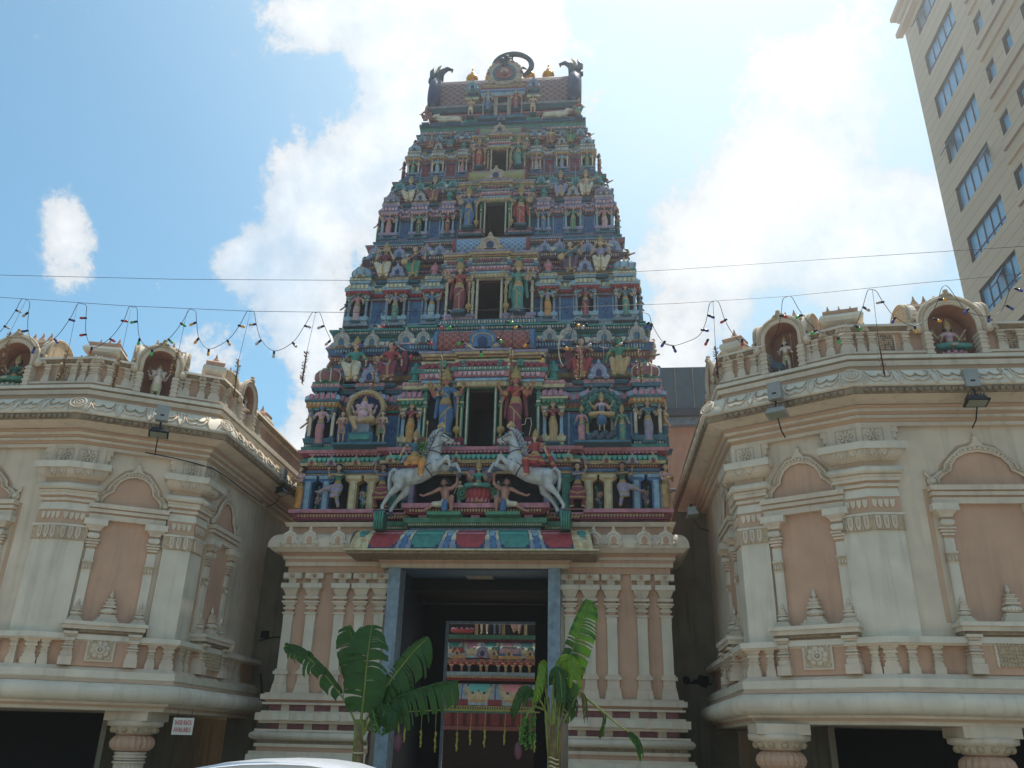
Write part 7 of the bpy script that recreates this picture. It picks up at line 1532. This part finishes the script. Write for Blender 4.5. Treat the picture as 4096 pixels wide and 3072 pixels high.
# ------------------------------------------------------------------ haze volume added to imitate lens glare
g=G(); hm_=bpy.data.materials.new('lens_glare_air'); hm_.use_nodes=True; hn=hm_.node_tree.nodes; hn.clear(); ho=hn.new('ShaderNodeOutputMaterial'); hv=hn.new('ShaderNodeVolumePrincipled'); hv.inputs['Color'].default_value=(.93,.96,1,1); hv.inputs['Density'].default_value=GLARE_DENSITY; hv.inputs['Anisotropy'].default_value=.72; hm_.node_tree.links.new(hv.outputs[0],ho.inputs['Volume'])
g.box(-30,48,-24,44,-1,50,hm_); o=g.build('glare_veil'); o['kind']='stuff'
# ------------------------------------------------------------------ sky, sun, camera
SUN_EL=math.radians(66); SUN_AZ=math.radians(22) # azimuth clockwise from +Y toward +X
sc=bpy.context.scene
w=bpy.data.worlds.new('World'); sc.world=w; w.use_nodes=True; nt=w.node_tree; n=nt.nodes; L=nt.links; n.clear()
out=n.new('ShaderNodeOutputWorld'); bg=n.new('ShaderNodeBackground'); L.new(bg.outputs[0],out.inputs[0]); bg.inputs['Strength'].default_value=.10
sky=n.new('ShaderNodeTexSky'); sky.sky_type='NISHITA'; sky.sun_disc=False; sky.sun_elevation=SUN_EL; sky.sun_rotation=SUN_AZ; sky.air_density=1.0; sky.dust_density=1.2; sky.ozone_density=1.0
tc=n.new('ShaderNodeTexCoord'); nrm=n.new('ShaderNodeVectorMath'); nrm.operation='NORMALIZE'; L.new(tc.outputs['Generated'],nrm.inputs[0]); D=nrm.outputs[0]
def dirp(x,y): return ray(x,y).normalized()
nz=n.new('ShaderNodeTexNoise'); nz.inputs['Scale'].default_value=6.2; nz.inputs['Detail'].default_value=10; nz.inputs['Roughness'].default_value=.62; L.new(D,nz.inputs['Vector'])
nz2=n.new('ShaderNodeTexNoise'); nz2.inputs['Scale'].default_value=19; nz2.inputs['Detail'].default_value=11; nz2.inputs['Roughness'].default_value=.72; L.new(D,nz2.inputs['Vector'])
def mth(op,a,b=None,c=None):
    m=n.new('ShaderNodeMath'); m.operation=op
    for i,v in enumerate((a,b,c)):
        if v is None: continue
        if isinstance(v,(int,float)): m.inputs[i].default_value=v
        else: L.new(v,m.inputs[i])
    return m.outputs[0]
def blob(x,y,r,amp):
    c=dirp(x,y); d=n.new('ShaderNodeVectorMath'); d.operation='DISTANCE'; L.new(D,d.inputs[0]); d.inputs[1].default_value=c
    m=n.new('ShaderNodeMapRange'); m.interpolation_type='SMOOTHSTEP'; m.inputs[1].default_value=0; m.inputs[2].default_value=r/3000; m.inputs[3].default_value=amp; m.inputs[4].default_value=0; L.new(d.outputs['Value'],m.inputs[0]); return m.outputs[0]
BLOBS=[(1180,120,190,.75),(1330,40,160,.5),(1560,110,300,.9),(1800,60,360,1.0),(2120,60,230,.8),(1640,330,260,.8),(1640,560,300,.7),(1400,720,380,.95),(1180,880,330,.95),(960,1060,190,.8),(1180,1250,330,.9),(1300,1500,240,.7),(285,870,150,.52),(225,960,170,.5),(300,1070,180,.42),(250,1130,140,.3),(800,1440,200,.6),(1180,1790,200,1.),(760,560,150,.25),
 (3050,330,300,.6),(3280,640,420,.85),(3500,350,300,.7),(2880,1050,420,.85),(3500,1050,420,.95),(2700,1480,300,.8),(3050,700,300,.5),(3300,150,260,.35),(2450,1250,300,.3),(3700,900,300,.5)]
s=None
for b in BLOBS:
    v=blob(*b); s=v if s is None else mth('ADD',s,v)
s=mth('MINIMUM',s,1.15)
nn=mth('MULTIPLY_ADD',nz.outputs['Fac'],2.6,-1.42); nn2=mth('MULTIPLY_ADD',nz2.outputs['Fac'],1.5,-.75)
dens=mth('ADD',mth('ADD',s,nn),nn2)
up=n.new('ShaderNodeSeparateXYZ'); L.new(D,up.inputs[0])
mr=n.new('ShaderNodeMapRange'); mr.interpolation_type='SMOOTHSTEP'; mr.inputs[1].default_value=.20; mr.inputs[2].default_value=.52; L.new(dens,mr.inputs[0])
# scattered clouds over the rest of the sky, behind and beside the camera
ot=n.new('ShaderNodeMapRange'); ot.interpolation_type='SMOOTHSTEP'; ot.inputs[1].default_value=.50; ot.inputs[2].default_value=.62; L.new(nz.outputs['Fac'],ot.inputs[0])
sepv=n.new('ShaderNodeVectorMath'); sepv.operation='DOT_PRODUCT'; L.new(D,sepv.inputs[0]); sepv.inputs[1].default_value=AF
bm=n.new('ShaderNodeMapRange'); bm.inputs[1].default_value=.55; bm.inputs[2].default_value=.70; bm.inputs[3].default_value=1; bm.inputs[4].default_value=0; L.new(sepv.outputs['Value'],bm.inputs[0])
nz3=n.new('ShaderNodeTexNoise'); nz3.inputs['Scale'].default_value=3.1; nz3.inputs['Detail'].default_value=7; nz3.inputs['Roughness'].default_value=.6; L.new(D,nz3.inputs['Vector'])
thin=n.new('ShaderNodeMapRange'); thin.inputs[1].default_value=.38; thin.inputs[2].default_value=.55; thin.inputs[3].default_value=.40; thin.inputs[4].default_value=1; L.new(nz3.outputs['Fac'],thin.inputs[0])
cl=mth('MAXIMUM',mth('MULTIPLY',mr.outputs[0],thin.outputs[0]),mth('MULTIPLY',ot.outputs[0],bm.outputs[0]))
# glare haze: the sky pales toward the right, round the sun
hz=blob(3500,300,2300,.80); hz2=blob(2500,-900,1800,.40)
hm=mth('MINIMUM',mth('ADD',hz,hz2),.85)
SKYK=1.0
mix1=n.new('ShaderNodeMix'); mix1.data_type='RGBA'; L.new(hm,mix1.inputs['Factor'])
sk=n.new('ShaderNodeVectorMath'); sk.operation='MULTIPLY'; L.new(sky.outputs[0],sk.inputs[0]); sk.inputs[1].default_value=(.78,1.12,1.08)
L.new(sk.outputs[0],mix1.inputs['A']); mix1.inputs['B'].default_value=(4.1,5.3,5.95,1)
cs=n.new('ShaderNodeMapRange'); cs.inputs[1].default_value=.3; cs.inputs[2].default_value=1.5; cs.inputs[3].default_value=4.9; cs.inputs[4].default_value=7.4; L.new(dens,cs.inputs[0])
cc=n.new('ShaderNodeVectorMath'); cc.operation='SCALE'; cc.inputs[0].default_value=(.97,1.0,1.03); L.new(cs.outputs[0],cc.inputs['Scale'])
mix2=n.new('ShaderNodeMix'); mix2.data_type='RGBA'; L.new(cl,mix2.inputs['Factor']); L.new(mix1.outputs['Result'],mix2.inputs['A']); L.new(cc.outputs[0],mix2.inputs['B'])
L.new(mix2.outputs['Result'],bg.inputs['Color'])
sl=bpy.data.lights.new('sun','SUN'); sl.energy=3.6; sl.angle=math.radians(.6); sl.color=(1,.95,.87); so=bpy.data.objects.new('sun',sl); COL.objects.link(so)
sd=Vector((math.cos(SUN_EL)*math.sin(SUN_AZ),math.cos(SUN_EL)*math.cos(SUN_AZ),math.sin(SUN_EL))); so.rotation_euler=(-sd).to_track_quat('-Z','Y').to_euler(); so.location=sd*60
cam=bpy.data.cameras.new('camera'); cam.sensor_width=36; cam.lens=FPX/4096*36; cam.clip_end=1000; cam.clip_start=.05; co=bpy.data.objects.new('camera',cam); COL.objects.link(co)
R3=Matrix((AX,-AD,-AF)).transposed(); co.matrix_world=Matrix.Translation(CAMP)@R3.to_4x4(); sc.camera=co
vs=sc.view_settings; vs.view_transform='Standard'; vs.look='None'; vs.exposure=.66; vs.gamma=1; vs.use_curve_mapping=False
sc.render.engine='CYCLES'; sc.cycles.max_bounces=7; sc.cycles.diffuse_bounces=4; sc.render.resolution_x=1024; sc.render.resolution_y=768
